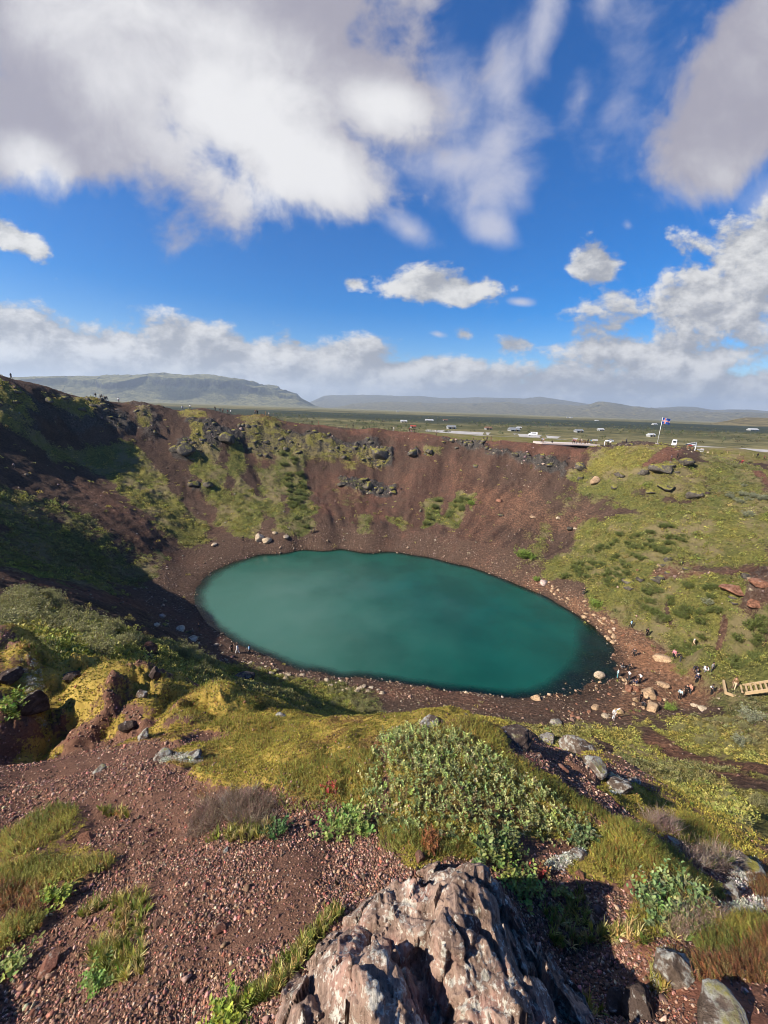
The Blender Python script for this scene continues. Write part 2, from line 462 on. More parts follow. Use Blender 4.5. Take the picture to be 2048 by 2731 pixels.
def sdist(poly, x, y, pad):
    """signed distance (inside positive) of points to a polygon; -pad beyond its box"""
    out = np.full(len(x), -float(pad))
    lo, hi = poly.min(0) - pad, poly.max(0) + pad
    m = np.where((x > lo[0]) & (x < hi[0]) & (y > lo[1]) & (y < hi[1]))[0]
    if not len(m):
        return out
    px, py = x[m], y[m]
    ins = np.zeros(len(m), bool); d2 = np.full(len(m), 1e18)
    for k in range(len(poly)):
        a, b = poly[k], poly[(k + 1) % len(poly)]
        e = b - a
        t = np.clip(((px - a[0]) * e[0] + (py - a[1]) * e[1]) / max(e @ e, 1e-9), 0, 1)
        d2 = np.minimum(d2, (px - a[0] - t * e[0]) ** 2 + (py - a[1] - t * e[1]) ** 2)
        c = (a[1] > py) != (b[1] > py)
        with np.errstate(divide='ignore', invalid='ignore'):
            xi = a[0] + (py - a[1]) / (b[1] - a[1]) * e[0]
        ins ^= c & (px < xi)
    out[m] = np.clip(np.where(ins, 1, -1) * np.sqrt(d2), -pad, None)
    return out

# (view of the photo, outline, value of vegetation, kind of vegetation 0 yellow moss .. 1 green, soft edge in metres)
VEG = [
 (zA, [(190,360),(430,350),(560,370),(640,460),(720,560),(800,640),(890,780),(780,800),(680,690),(560,590),(440,500),(330,440),(230,400)], 1.1, .45, 4),
 (zA, [(850,400),(930,395),(970,520),(1010,640),(1030,740),(960,700),(910,600),(850,470)], 1.05, .5, 3),
 (zA, [(1000,380),(1050,380),(1040,470),(1080,600),(1130,740),(1080,760),(1030,650),(1010,520)], 1.0, .6, 3),
 (zA, [(1110,470),(1190,470),(1200,560),(1230,680),(1260,740),(1190,740),(1150,620)], .95, .6, 3),
 (zA, [(1205,400),(1270,400),(1320,500),(1340,640),(1360,740),(1290,750),(1250,640),(1220,520)], 1.0, .7, 2.5),
 (zA, [(0,540),(180,640),(330,700),(450,790),(580,860),(600,960),(400,960),(0,900)], .85, .75, 7),
 (zA, [(180,150),(400,180),(390,230),(300,250),(200,200)], .95, .2, 3), (zA, [(0,110),(120,160),(160,230),(0,260)], .85, .2, 4),
 (zA, [(600,210),(660,215),(650,290),(620,280)], .8, .15, 2), (zA, [(770,215),(895,225),(890,245),(770,240)], .8, .15, 2), (zA, [(830,290),(870,290),(880,380),(820,390)], .75, .2, 2),
 (zA, [(1060,240),(1180,240),(1240,330),(1400,330),(1659,400),(1659,460),(1400,430),(1080,390)], .68, .25, 4),
 (zA, [(1420,540),(1560,540),(1560,600),(1500,660)], .5, .6, 3), (zA, [(1560,670),(1590,670),(1590,740),(1555,740)], .85, .7, 2),
 (zB, [(180,630),(240,590),(250,600),(220,690),(180,715)], 1., .65, 2), (zB, [(250,700),(290,620),(330,580),(370,590),(340,660),(300,720)], 1., .6, 2), (zB, [(365,610),(390,605),(380,650),(360,640)], .9, .6, 1.5),
 (zB, [(30,690),(70,670),(100,690),(80,720)], .8, .5, 2), (zB, [(190,380),(240,380),(240,410),(190,410)], .8, .4, 2),
 (zB, [(720,600),(780,580),(850,590),(830,640),(740,660)], .6, .5, 4), (zB, [(580,875),(600,800),(640,800),(690,730),(720,740),(660,875)], .75, .5, 4), (zB, [(600,730),(650,740),(650,780),(600,780)], .6, .4, 2),
 (zB, [(900,400),(1050,385),(1200,375),(1330,400),(1180,440),(1110,470),(1000,480),(890,470)], .95, .3, 4), (zB, [(900,480),(1100,470),(1390,440),(1400,620),(1280,620),(1000,560)], .85, .45, 3), (zB, [(800,490),(880,490),(880,520),(800,520)], 1., .55, 2), 
 (zB, [(1400,400),(1659,400),(1659,420),(1540,425),(1540,450),(1659,470),(1659,875),(1420,875),(1420,800),(1290,820),(1280,875),(740,875),(850,760),(960,700),(1000,660),(900,560),(1000,545),(1180,570),(1290,610),(1390,600),(1390,480)], .95, .55, 5),
 (zD, [(720,200),(780,120),(850,30),(1000,-40),(1659,-40),(1659,150),(1450,170),(1380,130),(1080,210),(1060,290),(1180,270),(1450,250),(1475,400),(1440,575),(1350,575),(1200,485),(1050,375),(960,330),(880,240)], 1., .5, 3),
 (zD, [(1500,430),(1659,370),(1700,380),(1700,660),(1480,630),(1420,580)], 1., .58, 3),
 (zD, [(1520,740),(1700,735),(1700,830),(1520,830)], 1., .7, 2), (zD, [(1180,840),(1520,830),(1700,820),(1700,1000),(1400,1000),(1230,920)], .85, .25, 4), (zD, [(1200,780),(1250,780),(1260,800),(1200,805)], 1., .9, 1),
 (zD, [(870,870),(1000,880),(1090,890),(1250,950),(1500,1000),(1659,1100),(1700,1300),(1700,1500),(1500,1300),(1300,1100),(1130,1060),(1000,980)], .95, .35, 4),
 (zD, [(890,320),(940,320),(945,370),(890,370)], 1., .8, 1.2),
 # near left slope of olive shrubs
 (zC, [(-80,350),(0,320),(200,290),(250,310),(330,370),(450,420),(560,490),(600,560),(560,640),(200,600),(-80,560)], 1., .5, 2),
 (zC, [(660,560),(760,520),(900,570),(940,640),(1100,680),(1350,690),(1450,680),(1600,770),(1659,830),(1400,900),(900,800),(640,640)], .9, .5, 2.5),
 (zC, [(930,590),(1100,600),(1200,640),(1350,660),(1350,700),(1100,680),(950,640)], .7, .4, 2),
 (zC, [(100,280),(400,320),(640,370),(700,420),(560,430),(330,360)], .35, .4, 3),
 # near moss and heath, foreground
 (zC, [(-60,520),(200,480),(400,550),(640,610),(700,700),(880,685),(910,770),(1100,750),(1300,750),(1659,830),(1659,860),(1100,870),(1050,940),(700,900),(560,830),(300,860),(150,840),(-60,700)], .95, .12, .6),
 (zE, [(740,170),(1000,90),(1250,10),(1659,30),(1659,420),(1480,480),(1400,420),(1180,420),(1130,320),(1000,360),(820,270)], .95, .15, .12),
 (zE, [(-40,540),(250,420),(340,440),(400,490),(300,560),(490,640),(380,720),(200,770),(-40,740)], .7, .35, .1), (zE, [(-40,900),(190,870),(180,950),(-40,1060)], .55, .4, .1), (zE, [(330,860),(560,760),(640,830),(600,1150),(400,1160)], .4, .5, .1),
 (zF, [(-10,40),(200,10),(420,30),(520,30),(680,90),(640,120),(500,180),(700,280),(900,380),(1060,500),(880,560),(560,600),(450,640),(150,640),(-10,460)], 1., .3, .12),
 (zF, [(780,690),(900,580),(1030,530),(1240,620),(1480,800),(1500,850),(1330,1000),(1100,960),(1080,800),(900,720)], 1., .3, .12), (zF, [(1320,1010),(1560,880),(1659,900),(1659,960),(1480,1090),(1330,1060)], .7, .25, .12),
 (zF, [(900,260),(1080,300),(1300,320),(1500,500),(1659,560),(1659,680),(1500,650),(1300,600),(1100,500)], 1.0, .2, .25),
 (zD, [(1090,830),(1180,840),(1260,960),(1500,1030),(1700,1100),(1700,1260),(1500,1150),(1300,1060),(1100,930),(1000,900)], .9, .3, 4), (zF, [(1000,120),(1250,200),(1659,330),(1659,620),(1450,500),(1280,330),(1050,280),(930,200)], 1.0, .35, 1.5), (zF, [(770,130),(900,130),(980,260),(900,290)], .7, .15, .2),
]
BARE = [  # bare dirt tracks and rock cut out of the vegetation
 (zB, [(1110,468),(1180,405),(1350,395),(1350,410),(1250,440),(1160,462)], 1.5), (zB, [(1540,418),(1700,412),(1700,440),(1540,440)], 2), (zB, [(1590,480),(1640,500),(1700,560),(1650,560)], 1.5), (zB, [(1300,395),(1360,385),(1360,405),(1300,405)], 1.5),
 (zD, [(1215,330),(1225,330),(1240,430),(1228,430)], .6), (zD, [(1462,420),(1478,420),(1470,480),(1445,550),(1432,550),(1455,470)], .6),
 (zD, [(1090,872),(1140,870),(1290,965),(1500,1020),(1700,1078),(1700,1094),(1480,1052),(1240,1000)], 1.4), (zD, [(880,900),(1000,960),(1150,1100),(1100,1110),(950,990)], 1.5), (zF, [(1400,250),(1659,300),(1659,340),(1550,310)], 1.5),
 (zB, [(880,620),(1000,650),(1090,640),(1100,665),(1000,670),(890,660)], 2),
]
REDS = [
 (zB, [(-20,290),(300,325),(650,345),(930,372),(890,440),(650,430),(480,370),(260,345),(-20,330)], 1.0, 6), (zA, [(1050,205),(1250,235),(1500,275),(1680,300),(1680,330),(1400,290),(1200,262),(1060,228)], .9, 3),
 (zA, [(1300,430),(1659,460),(1700,700),(1370,690)], .65, 10), (zB, [(0,330),(400,390),(600,560),(600,870),(0,720)], .45, 12), (zC, [(-40,170),(250,240),(600,325),(640,365),(500,355),(250,285),(-40,235)], .9, 2.5),
 (zA, [(300,470),(560,600),(760,860),(560,800),(380,620)], .6, 8), (zA, [(850,580),(900,560),(1000,720),(900,760)], .5, 4), (zA, [(1050,380),(1120,380),(1200,480),(1120,480)], .6, 3),
 (zB, [(1110,468),(1180,405),(1350,395),(1350,410),(1250,440),(1160,462)], 1.0, 1.5), (zB, [(1540,418),(1700,412),(1700,440),(1540,440)], 1., 2), (zB, [(1590,480),(1640,500),(1700,560),(1650,560)], 1., 1.5),
 (zD, [(1450,220),(1700,100),(1700,370),(1500,400)], .7, 4), (zC, [(640,350),(760,340),(900,460),(1000,520),(900,520),(760,420)], .7, 2), (zD, [(1085,865),(1160,860),(1300,960),(1500,1010),(1700,1060),(1700,1110),(1450,1080),(1250,1030)], .7, 2),
 (zD, [(0,690),(350,710),(560,780),(850,790),(1170,860),(880,860),(500,820),(0,740)], .5, 3), (zC, [(860,440),(1050,540),(1300,640),(1659,690),(1659,760),(1300,720),(900,560)], .3, 3),
 (zF, [(1100,1000),(1300,1080),(1700,900),(1700,1400),(1250,1400)], .6, .15),
]
TANS = [
 (zD, [(900,430),(1010,545),(990,690),(870,745),(640,750),(700,680),(850,600),(860,480)], .62, 3),
 (zD, [(1085,865),(1160,860),(1300,960),(1500,1010),(1700,1060),(1700,1110),(1450,1080),(1250,1030)], .5, 2), (zD, [(0,700),(350,720),(560,785),(850,800),(1170,870),(880,870),(500,830),(0,750)], .3, 3),
 (zD, [(640,220),(760,240),(930,340),(1050,400),(1250,500),(1400,580),(1700,665),(1700,735),(1500,740),(1180,780),(1180,860),(1000,870),(900,770),(1000,640),(960,540),(860,400),(600,260)], .6, 2.5),
 (zD, [(980,490),(1080,480),(1250,540),(1340,640),(1200,650),(1080,640)], 1.0, 2), (zD, [(1080,200),(1280,120),(1400,120),(1380,220),(1080,300)], .8, 4), (zB, [(300,480),(700,560),(900,620),(1090,640),(960,720),(720,830),(560,870),(420,760)], .5, 10),
 (zD, [(1450,220),(1700,100),(1700,370),(1500,400)], .45, 4), (zD, [(200,80),(700,200),(560,230),(300,160)], .4, 4), (zC, [(900,600),(1200,640),(1659,720),(1659,770),(1300,740),(950,650)], .35, 2),
]
ROCKS = [
 (zA, [(0,90),(200,140),(400,175),(520,220),(570,310),(440,350),(230,330),(100,290),(0,280)], .8, 4), (zA, [(570,190),(720,210),(760,330),(600,345)], .6, 4), (zA, [(735,320),(870,330),(860,430),(740,430)], 1., 2.5), (zA, [(820,270),(1060,290),(1060,375),(860,390)], .9, 3),
 (zA, [(1060,290),(1250,300),(1659,340),(1659,470),(1540,440),(1300,425),(1060,385)], .8, 3), (zA, [(810,520),(930,525),(930,575),(820,570)], .9, 2), (zA, [(1450,520),(1659,530),(1659,585),(1560,580)], .9, 2),
 (zB, [(-20,370),(40,380),(40,470),(-20,460)], 1., 2), (zB, [(90,390),(150,395),(150,425),(90,425)], .9, 2), (zB, [(180,380),(240,380),(240,415),(180,415)], .7, 2), (zB, [(240,340),(400,360),(520,395),(650,425),(815,435),(830,480),(740,490),(600,445),(480,410),(320,385)], 1., 2.5),
 (zB, [(260,420),(480,450),(720,520),(720,570),(560,545),(380,480)], .35, 4), (zB, [(800,505),(1000,470),(1140,460),(1250,440),(1390,440),(1395,500),(1380,600),(1300,600),(1250,520),(1150,510),(900,545)], .30, 2.5), (zB, [(750,480),(800,470),(770,540),(745,535)], .8, 1.5),
 (zB, [(880,370),(1000,360),(1150,370),(1000,395),(900,410)], .5, 2), (zD, [(1080,200),(1280,120),(1400,120),(1450,200),(1380,230),(1080,290)], .45, 3), (zD, [(1500,250),(1659,180),(1700,360),(1500,380)], .55, 3), (zB, [(-20,540),(50,550),(40,590),(-20,590)], .8, 2),
]

# ---------------------------------------------------------------- fine shape of the ground
GX = (np.sin(AZG)[:, None] * RG[None]).ravel(); GY = (np.cos(AZG)[:, None] * RG[None]).ravel()
GR = np.hypot(GX, GY)
P2 = np.stack([GX, GY], 1)
H0 = Z0.ravel()

def paint(lst, warp, wide=.6):
    out = np.zeros(len(GX))
    for fn, pts, val, soft in lst:
        poly = world_poly(fn, pts)
        if len(poly) < 3: continue
        d = sdist(poly, GX, GY, soft * 2.5) + warp * soft
        out = np.maximum(out, val * sstep(d, -soft * wide, soft * wide))
    return out

n_mid = fbm(P2 / 7.0, 5, 0.6, 3)
n_near = fbm(P2 / 0.35, 4, 0.55, 9)
warp = np.where(GR > 14, n_mid, n_near) * 1.6
veg = np.zeros(len(GX)); vtp = np.zeros(len(GX))
for fn, pts, val, tp, soft in VEG:
    poly = world_poly(fn, pts)
    if len(poly) < 3: continue
    d = sdist(poly, GX, GY, soft * 2.5) + warp * soft
    w = val * (sstep(d, -soft * 1.3, soft * .2) if soft >= 2 else sstep(d, -soft * .6, soft * .6))
    if soft >= 2: w = w * sstep(GR, 9, 12)      # broad slope covers keep off the ground by the viewpoint
    vtp = np.where(w > veg, tp, vtp); veg = np.maximum(veg, w)
wedge = sstep(np.degrees(np.arctan2(GX, GY)), 21, 27) * sstep(GR, 7.5, 11) * sstep(GR, 57, 50) * sstep(H0, 2.2, 4.5) * .93
vtp = np.where(wedge > veg, .32, vtp); veg = np.maximum(veg, wedge)
bare = paint([(f, p, 1.0, s) for f, p, s in BARE], warp * .5)
veg *= 1 - bare
red = paint(REDS, warp, 1.5); tan = paint(TANS, warp, 1.5); rock = paint(ROCKS, warp)
outer = sstep(GR, 150, 215) * sstep(np.abs(np.arctan2(GX, GY) - RAD(25)), 1.4, 0.2)
wild = sstep(np.abs(np.arctan2(GX, GY)), RAD(56), RAD(70))
veg = np.maximum(veg, np.maximum(outer * .95, wild * .7)); vtp = np.where((outer > .5) | (wild > .5), .4, vtp)

shore_d = sdist(shore_w, GX, GY, 60.0)             # inside the lake positive
beach = sstep(shore_d, -16, -4) * sstep(H0, 7, 3.5) * (GR > 30)
far = sstep(GR, 16, 34)
wall = far * (1 - beach) * sstep(H0, 2.5, 7)
ang = np.arctan2(GX - shore_c[0], GY - shore_c[1])
gully = vnoise(np.stack([ang * 26, GR * .02], 1), 31)
ledge = fbm(np.stack([GX / 5.0, GY / 5.0, H0 / 2.2], 1), 5, .6, 55, True)
fine = fbm(P2 / 1.6, 5, .6, 41)
DZ = wall * (fbm(P2 / 11.0, 3, .5, 21) * .9 + gully * .35 * (1 - veg) + fine * .42)
DZ += wall * rock * (ledge * 1.5 + fbm(np.stack([GX / 1.5, GY / 1.5, H0 / .7], 1), 3, .6, 66, True) * .7 + .5)
DZ += wall * veg * (fbm(P2 / 2.6, 4, .6, 81) * .85)
DZ += far * beach * fbm(P2 / 1.1, 4, .6, 33) * .16 * sstep(np.abs(shore_d), 0, 3) + (GR > 30) * np.exp(-(shore_d / 5.0) ** 2) * fbm(P2 / 3.2, 4, .55, 34) * .22
near = 1 - sstep(GR, 9, 16)
DZ += near * sstep(GR, .3, 2) * (fbm(P2 / .9, 4, .55, 13) * .09 + n_near * .028)
DZ += near * veg * (fbm(P2 / .55, 3, .5, 15, True) * .06 + .03) * sstep(GR, 1, 3)
DZ += (1 - near) * (1 - far) * fbm(P2 / 3.0, 5, .6, 17) * .55
# cushions of moss left of the viewpoint
MOUNDS = [(60,1735,8.6,.9,.55),(210,1700,9.5,.8,.5),(300,1765,8.4,.8,.5),(180,1765,8.0,.7,.35),(120,1810,7.2,.55,.5),(290,1835,7.0,.8,.55),(420,1800,7.9,.8,.35),(350,1880,6.4,.55,.45),(470,1850,7.4,.6,.4),(210,1900,6.2,.6,.55),(30,1890,5.9,.45,.55),(40,1800,7.2,.5,.6),
          (560,1880,6.6,.6,.45),(700,1850,7.6,.55,.25),(640,1890,6.6,.6,.4),(480,1930,5.7,.4,.3),(880,1905,5.2,.3,.10),(1200,1905,5.2,.32,.16),(1090,1950,4.6,.5,.12),(1400,1935,5.4,.3,.15),(800,2030,3.9,.35,.08),(1540,2040,4.7,.3,.14),(1640,2100,4.6,.35,.10),
          (1700,2350,2.75,.35,.12),(1640,2290,3.0,.3,.12),(1790,2440,2.45,.22,.07),(820,2130,3.2,.28,.07)]
for px, py, z, rad, hh in MOUNDS:
    c = at_depth(px, py, z)
    d = np.hypot(GX - c[0], GY - c[1]) / rad * (1 + .25 * n_near)
    DZ += hh * np.clip(1 - d * d * (1 + .5 * n_near), 0, 1) ** .8 * (.62 if z > 5.5 else .8)
# hollow in the shade under the left cushions and behind the rock
for px, py, z, rad, hh in [(60, 1960, 5.6, .8, -.45), (160, 1900, 6.2, .35, -.5), (1620, 2620, 1.75, .3, -.12), (1500, 2480, 2.0, .3, -.08)]:
    c = at_depth(px, py, z)
    d = np.hypot(GX - c[0], GY - c[1]) / rad
    DZ += hh * np.exp(-d * d)
DZ *= 1 - .92 * sstep(GR, 172, 205)
Z1 = (H0 + DZ).reshape(NA, NR)
RED, TAN, ROCK, VEGM, VTP, BEACH = red, tan, rock, veg, vtp, beach
def grid(a): return a.reshape(NA, NR)
def ground_z(x, y): return lookup(Z1, x, y)

# ---------------------------------------------------------------- ground material
m_ground, nt = new_mat('ground')
pos = nt.n('ShaderNodeNewGeometry').outputs['Position']
def att(name): return nt.n('ShaderNodeAttribute', attribute_name=name).outputs['Fac']
a_veg, a_vtp, a_red, a_tan, a_rock, a_near, a_beach = [att(k) for k in ('veg', 'vtp', 'red', 'tan', 'rock', 'near', 'beach')]
n1 = nt.noise(pos, 0.35, 8, 0.62)       # metres
n2 = nt.noise(pos, 2.2, 8, 0.68)
n3 = nt.noise(pos, 22.0, 6, 0.7)        # decimetres, centimetres
n4 = nt.noise(pos, 70.0, 4, 0.7)
grit = nt.mix(a_near, n2, nt.mix(.5, n3, n4))
redm = nt.smooth(nt.math('ADD', a_red, nt.math('MULTIPLY', nt.math('SUBTRACT', n1, .5), 1.1)), 0.05, 0.95)
base = nt.mix(redm, (.122, .080, .059), (.205, .104, .070))
base = nt.mix(nt.smooth(nt.math('ADD', a_tan, nt.math('MULTIPLY', nt.math('SUBTRACT', n2, .5), 1.2)), .2, 1.0), base, (.33, .175, .10))
base = nt.mix(nt.smooth(grit, .32, .72, 0, .75), nt.mix(1.0, base, (.55, .52, .52), 'MULTIPLY'), nt.mix(1.0, base, (1.55, 1.5, 1.45), 'MULTIPLY'))
# pale stones strewn over it, too small to stand as shapes of their own
vor = nt.n('ShaderNodeTexVoronoi', {'Vector': pos, 'Scale': 1.7, 'Randomness': 1.0}, feature='F1')
st = nt.math('MULTIPLY', nt.smooth(vor.outputs['Distance'], .30, .16), nt.smooth(nt.n('ShaderNodeSeparateColor', {0: vor.outputs['Color']}).outputs[0], .5, .75))
st = nt.math('MULTIPLY', st, nt.math('MULTIPLY', nt.math('SUBTRACT', 1.0, a_near), nt.smooth(nt.math('ADD', n1, nt.math('MULTIPLY', a_beach, .25)), .48, .66)))
base = nt.mix(nt.math('MULTIPLY', st, .8), base, nt.mix(a_tan, (.29, .23, .19), (.50, .35, .23)))
rockc = nt.mix(nt.smooth(n2, .35, .7), (.035, .03, .027), (.15, .13, .11))
rockc = nt.mix(nt.smooth(n3, .56, .7), rockc, (.30, .28, .25))
base = nt.mix(nt.smooth(nt.math('ADD', a_rock, nt.math('MULTIPLY', nt.math('SUBTRACT', n2, .5), 1.3)), .3, .8), base, rockc)
vy = nt.mix(nt.smooth(n2, .3, .75), (.16, .135, .03), (.34, .29, .075))
vg = nt.mix(nt.smooth(n2, .3, .75), (.055, .066, .02), (.19, .19, .06))
vcol = nt.mix(nt.smooth(nt.math('ADD', a_vtp, nt.math('MULTIPLY', nt.math('SUBTRACT', n1, .5), .9)), .05, .75), vy, vg)
n0 = nt.noise(pos, .11, 6, .65)
vcol = nt.mix(nt.math('MULTIPLY', nt.smooth(n0, .47, .62, 0, .85), nt.math('SUBTRACT', 1.0, a_near)), vcol, (.24, .19, .10))
vcol = nt.mix(nt.smooth(n3, .5, .75, 0, .5), vcol, nt.mix(1.0, vcol, (.45, .42, .4), 'MULTIPLY'))
vf = nt.smooth(nt.math('ADD', a_veg, nt.math('MULTIPLY', nt.math('SUBTRACT', nt.mix(a_near, nt.mix(.55, n1, n2), n3), .5), 3.0)), .42, .85)
base = nt.mix(vf, base, vcol)
# wet, darker edge along the water
wet = nt.smooth(nt.n('ShaderNodeSeparateXYZ', {0: pos}).outputs[2], .55, .05)
base = nt.mix(nt.math('MULTIPLY', wet, .55), base, nt.mix(1.0, base, (.45, .45, .45), 'MULTIPLY'))
base = nt.mix(a_near, base, nt.mix(1.0, base, (1.45, 1.2, 1.1), 'MULTIPLY'))
a_st = att('streak')
base = nt.mix(nt.math('MULTIPLY', nt.smooth(a_st, .7, -.7), nt.math('MULTIPLY', nt.math('SUBTRACT', 1.0, vf), nt.smooth(n1, .3, .6, .35, 1.0))), base, nt.mix(1.0, base, (.55, .56, .6), 'MULTIPLY'))
b1 = nt.n('ShaderNodeBump', {'Strength': 1.0, 'Distance': .95, 'Height': n2}).outputs[0]
b2 = nt.n('ShaderNodeBump', {'Strength': nt.math('MULTIPLY', a_near, .9), 'Distance': .03, 'Height': nt.mix(.5, n3, n4), 'Normal': nt.mix(a_near, b1, nt.n('ShaderNodeNewGeometry').outputs['Normal'])}).outputs[0]
finish(nt, base, .92, b2, .12)

V = np.stack([GX, GY, Z1.ravel()], 1)
_i = np.arange(NA - 1)[:, None] * NR + np.arange(NR - 1)[None]
Q = np.stack([_i + NR, _i + NR + 1, _i + 1, _i], -1).reshape(-1, 4)
me = mesh_np('ground', V, Q, m_ground, True, True)
for k, a in (('veg', veg), ('vtp', vtp), ('red', red), ('tan', tan), ('rock', rock), ('near', 1 - sstep(GR, 6, 20)), ('streak', np.where(wall > .3, fbm(np.stack([ang * 30 + n_mid * 1.1, np.hypot(GX - shore_c[0], GY - shore_c[1]) * .045], 1), 4, .6, 131) * 1.5, .6)), ('beach', beach)):
    float_attr(me, k, a)
ground = tag(link_obj('ground', me), kind='structure')

# ---------------------------------------------------------------- lake
m_water, nt = new_mat('lake_water')
pos = nt.n('ShaderNodeNewGeometry').outputs['Position']
dep = nt.n('ShaderNodeAttribute', attribute_name='depth').outputs['Fac']
nw = nt.noise(pos, .09, 3, .5)
wc = nt.mix(nt.smooth(nw, .3, .7), (.003, .050, .036), (.005, .070, .051))
cloud_refl = at_height(610, 1660, 0)
pd = nt.n('ShaderNodeVectorMath', {0: pos, 1: tuple(cloud_refl)}, operation='DISTANCE').outputs['Value']
wc = nt.mix(nt.smooth(nt.math('ADD', pd, nt.math('MULTIPLY', nt.math('SUBTRACT', nt.noise(pos, .06, 5, .6), .5), 34)), 46, 4, 0, .85), wc, (.050, .132, .104))     # pale cloud reflection, painted into the water colour
# murky water: the bed shows only where it is shallow
clear = nt.smooth(nt.math('ADD', dep, nt.math('MULTIPLY', nt.math('SUBTRACT', nt.noise(pos, .5, 4), .5), .5)), .05, 1.3, .9, 0.0)
wn = nt.n('ShaderNodeMapping', {'Vector': pos, 'Rotation': (0, 0, .5), 'Scale': (1.0, 2.2, 1.0)}).outputs[0]
bump = nt.n('ShaderNodeBump', {'Strength': nt.smooth(nt.noise(pos, .05, 4, .6), .38, .62, .2, .6), 'Distance': .12, 'Height': nt.noise(wn, 2.2, 6, .62)}).outputs[0]
dif = nt.n('ShaderNodeBsdfDiffuse', {'Color': wc}).outputs[0]
tr = nt.n('ShaderNodeBsdfTransparent', {'Color': (.62, .62, .48, 1)}).outputs[0]
body = nt.n('ShaderNodeMixShader', {0: clear, 1: dif, 2: tr}).outputs[0]
fr = nt.n('ShaderNodeFresnel', {'IOR': 1.33, 'Normal': bump}).outputs[0]
gl = nt.n('ShaderNodeBsdfGlossy', {'Color': (1, 1, 1, 1), 'Roughness': .06, 'Normal': bump}).outputs[0]
nt.link(nt.n('ShaderNodeMixShader', {0: fr, 1: body, 2: gl}).outputs[0], nt.n('ShaderNodeOutputMaterial').inputs[0])
_sa = np.concatenate([shore_w, shore_w[:1]])
_seg = np.concatenate([[0], np.cumsum(np.hypot(*np.diff(_sa, axis=0).T))])
_q = np.linspace(0, _seg[-1], 241)[:-1]
ring = np.stack([np.interp(_q, _seg, _sa[:, 0]), np.interp(_q, _seg, _sa[:, 1])], 1)
fr_ = np.concatenate([np.linspace(0.0, .8, 16), np.linspace(.82, 1.07, 26)])
LV = shore_c + (ring - shore_c)[:, None] * fr_[None, :, None]
LV = LV.reshape(-1, 2)
LZ = np.zeros(len(LV))
dpt = -ground_z(LV[:, 0], LV[:, 1])
nf = len(fr_)
_i = np.arange(240)[:, None] * nf + np.arange(nf - 1)[None]
_j = ((np.arange(240) + 1) % 240)[:, None] * nf + np.arange(nf - 1)[None]
LQ = np.stack([_i, _i + 1, _j + 1, _j], -1).reshape(-1, 4)
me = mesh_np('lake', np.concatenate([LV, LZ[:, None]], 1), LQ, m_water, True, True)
float_attr(me, 'depth', dpt)
if me.polygons[0].normal.z < 0: me.flip_normals()
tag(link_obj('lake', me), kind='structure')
# ---------------------------------------------------------------- plain beyond the crater
def az_of(px, py=1100):
    d = ray(px, py); return math.atan2(d[0], d[1])

PLAIN_Z = 29.0
m_plain, nt = new_mat('plain_heath')
pos = nt.n('ShaderNodeNewGeometry').outputs['Position']
sp = nt.n('ShaderNodeSeparateXYZ', {0: pos})
n1 = nt.noise(nt.n('ShaderNodeMapping', {'Vector': pos, 'Scale': (.35, 1, 1)}).outputs[0], .006, 7, .62)
n2 = nt.noise(pos, .07, 8, .68)
c = nt.mix(nt.smooth(n1, .38, .62), (.085, .085, .04), (.21, .185, .095))
c = nt.mix(nt.smooth(n2, .35, .7), nt.mix(1.0, c, (.5, .52, .5), 'MULTIPLY'), nt.mix(1.0, c, (1.35, 1.3, 1.2), 'MULTIPLY'))
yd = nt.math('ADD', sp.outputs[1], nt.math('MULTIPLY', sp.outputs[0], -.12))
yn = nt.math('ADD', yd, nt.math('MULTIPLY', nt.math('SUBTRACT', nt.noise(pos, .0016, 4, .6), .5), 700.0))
dark = nt.math('MULTIPLY', nt.smooth(yn, 380, 520), nt.smooth(yn, 1300, 950))       # cloud shadow over the heath, painted as a dark belt
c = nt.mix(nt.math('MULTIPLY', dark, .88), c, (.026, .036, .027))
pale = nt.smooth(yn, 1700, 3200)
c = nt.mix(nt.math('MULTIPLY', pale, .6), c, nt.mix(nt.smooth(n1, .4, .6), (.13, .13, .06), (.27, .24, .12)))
bmp = nt.n('ShaderNodeBump', {'Strength': .7, 'Distance': 3.0, 'Height': n2}).outputs[0]
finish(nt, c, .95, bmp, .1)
pr = np.concatenate([[238, 245], np.geomspace(255, 14000, 110)])
pa = np.radians(np.concatenate([np.arange(-180, -62, 6.0), np.arange(-62, 62.1, .4), np.arange(66, 181, 6.0)]))
PX = np.sin(pa)[:, None] * pr[None]; PY = np.cos(pa)[:, None] * pr[None]
edge = lookup(Z1, PX[:, 0], PY[:, 0])
PZ = PLAIN_Z + fbm(np.stack([PX.ravel(), PY.ravel()], 1) / 130., 4, .5, 91).reshape(PX.shape) * 1.6 * sstep(pr, 330, 520)[None] * sstep(pr, 3000, 900)[None]
wgt = sstep(pr, 400, 238)[None]
PZ = PZ * (1 - wgt) + (edge[:, None] - .12) * wgt
n_a, n_r = PX.shape
_i = np.arange(n_a - 1)[:, None] * n_r + np.arange(n_r - 1)[None]
me = mesh_np('plain', np.stack([PX, PY, PZ], -1).reshape(-1, 3), np.stack([_i + n_r, _i + n_r + 1, _i + 1, _i], -1).reshape(-1, 4), m_plain, True, True)
tag(link_obj('plain', me), kind='structure')
def plain_z(x, y):
    r = np.hypot(x, y); a = np.arctan2(x, y)
    i = int(np.clip(np.searchsorted(pa, a) - 1, 0, n_a - 2)); j = int(np.clip(np.searchsorted(pr, r) - 1, 0, n_r - 2))
    return float(PZ[i:i + 2, j:j + 2].mean())
def any_z(x, y):
    return float(ground_z(x, y)[0]) if math.hypot(x, y) < 237 else plain_z(x, y)

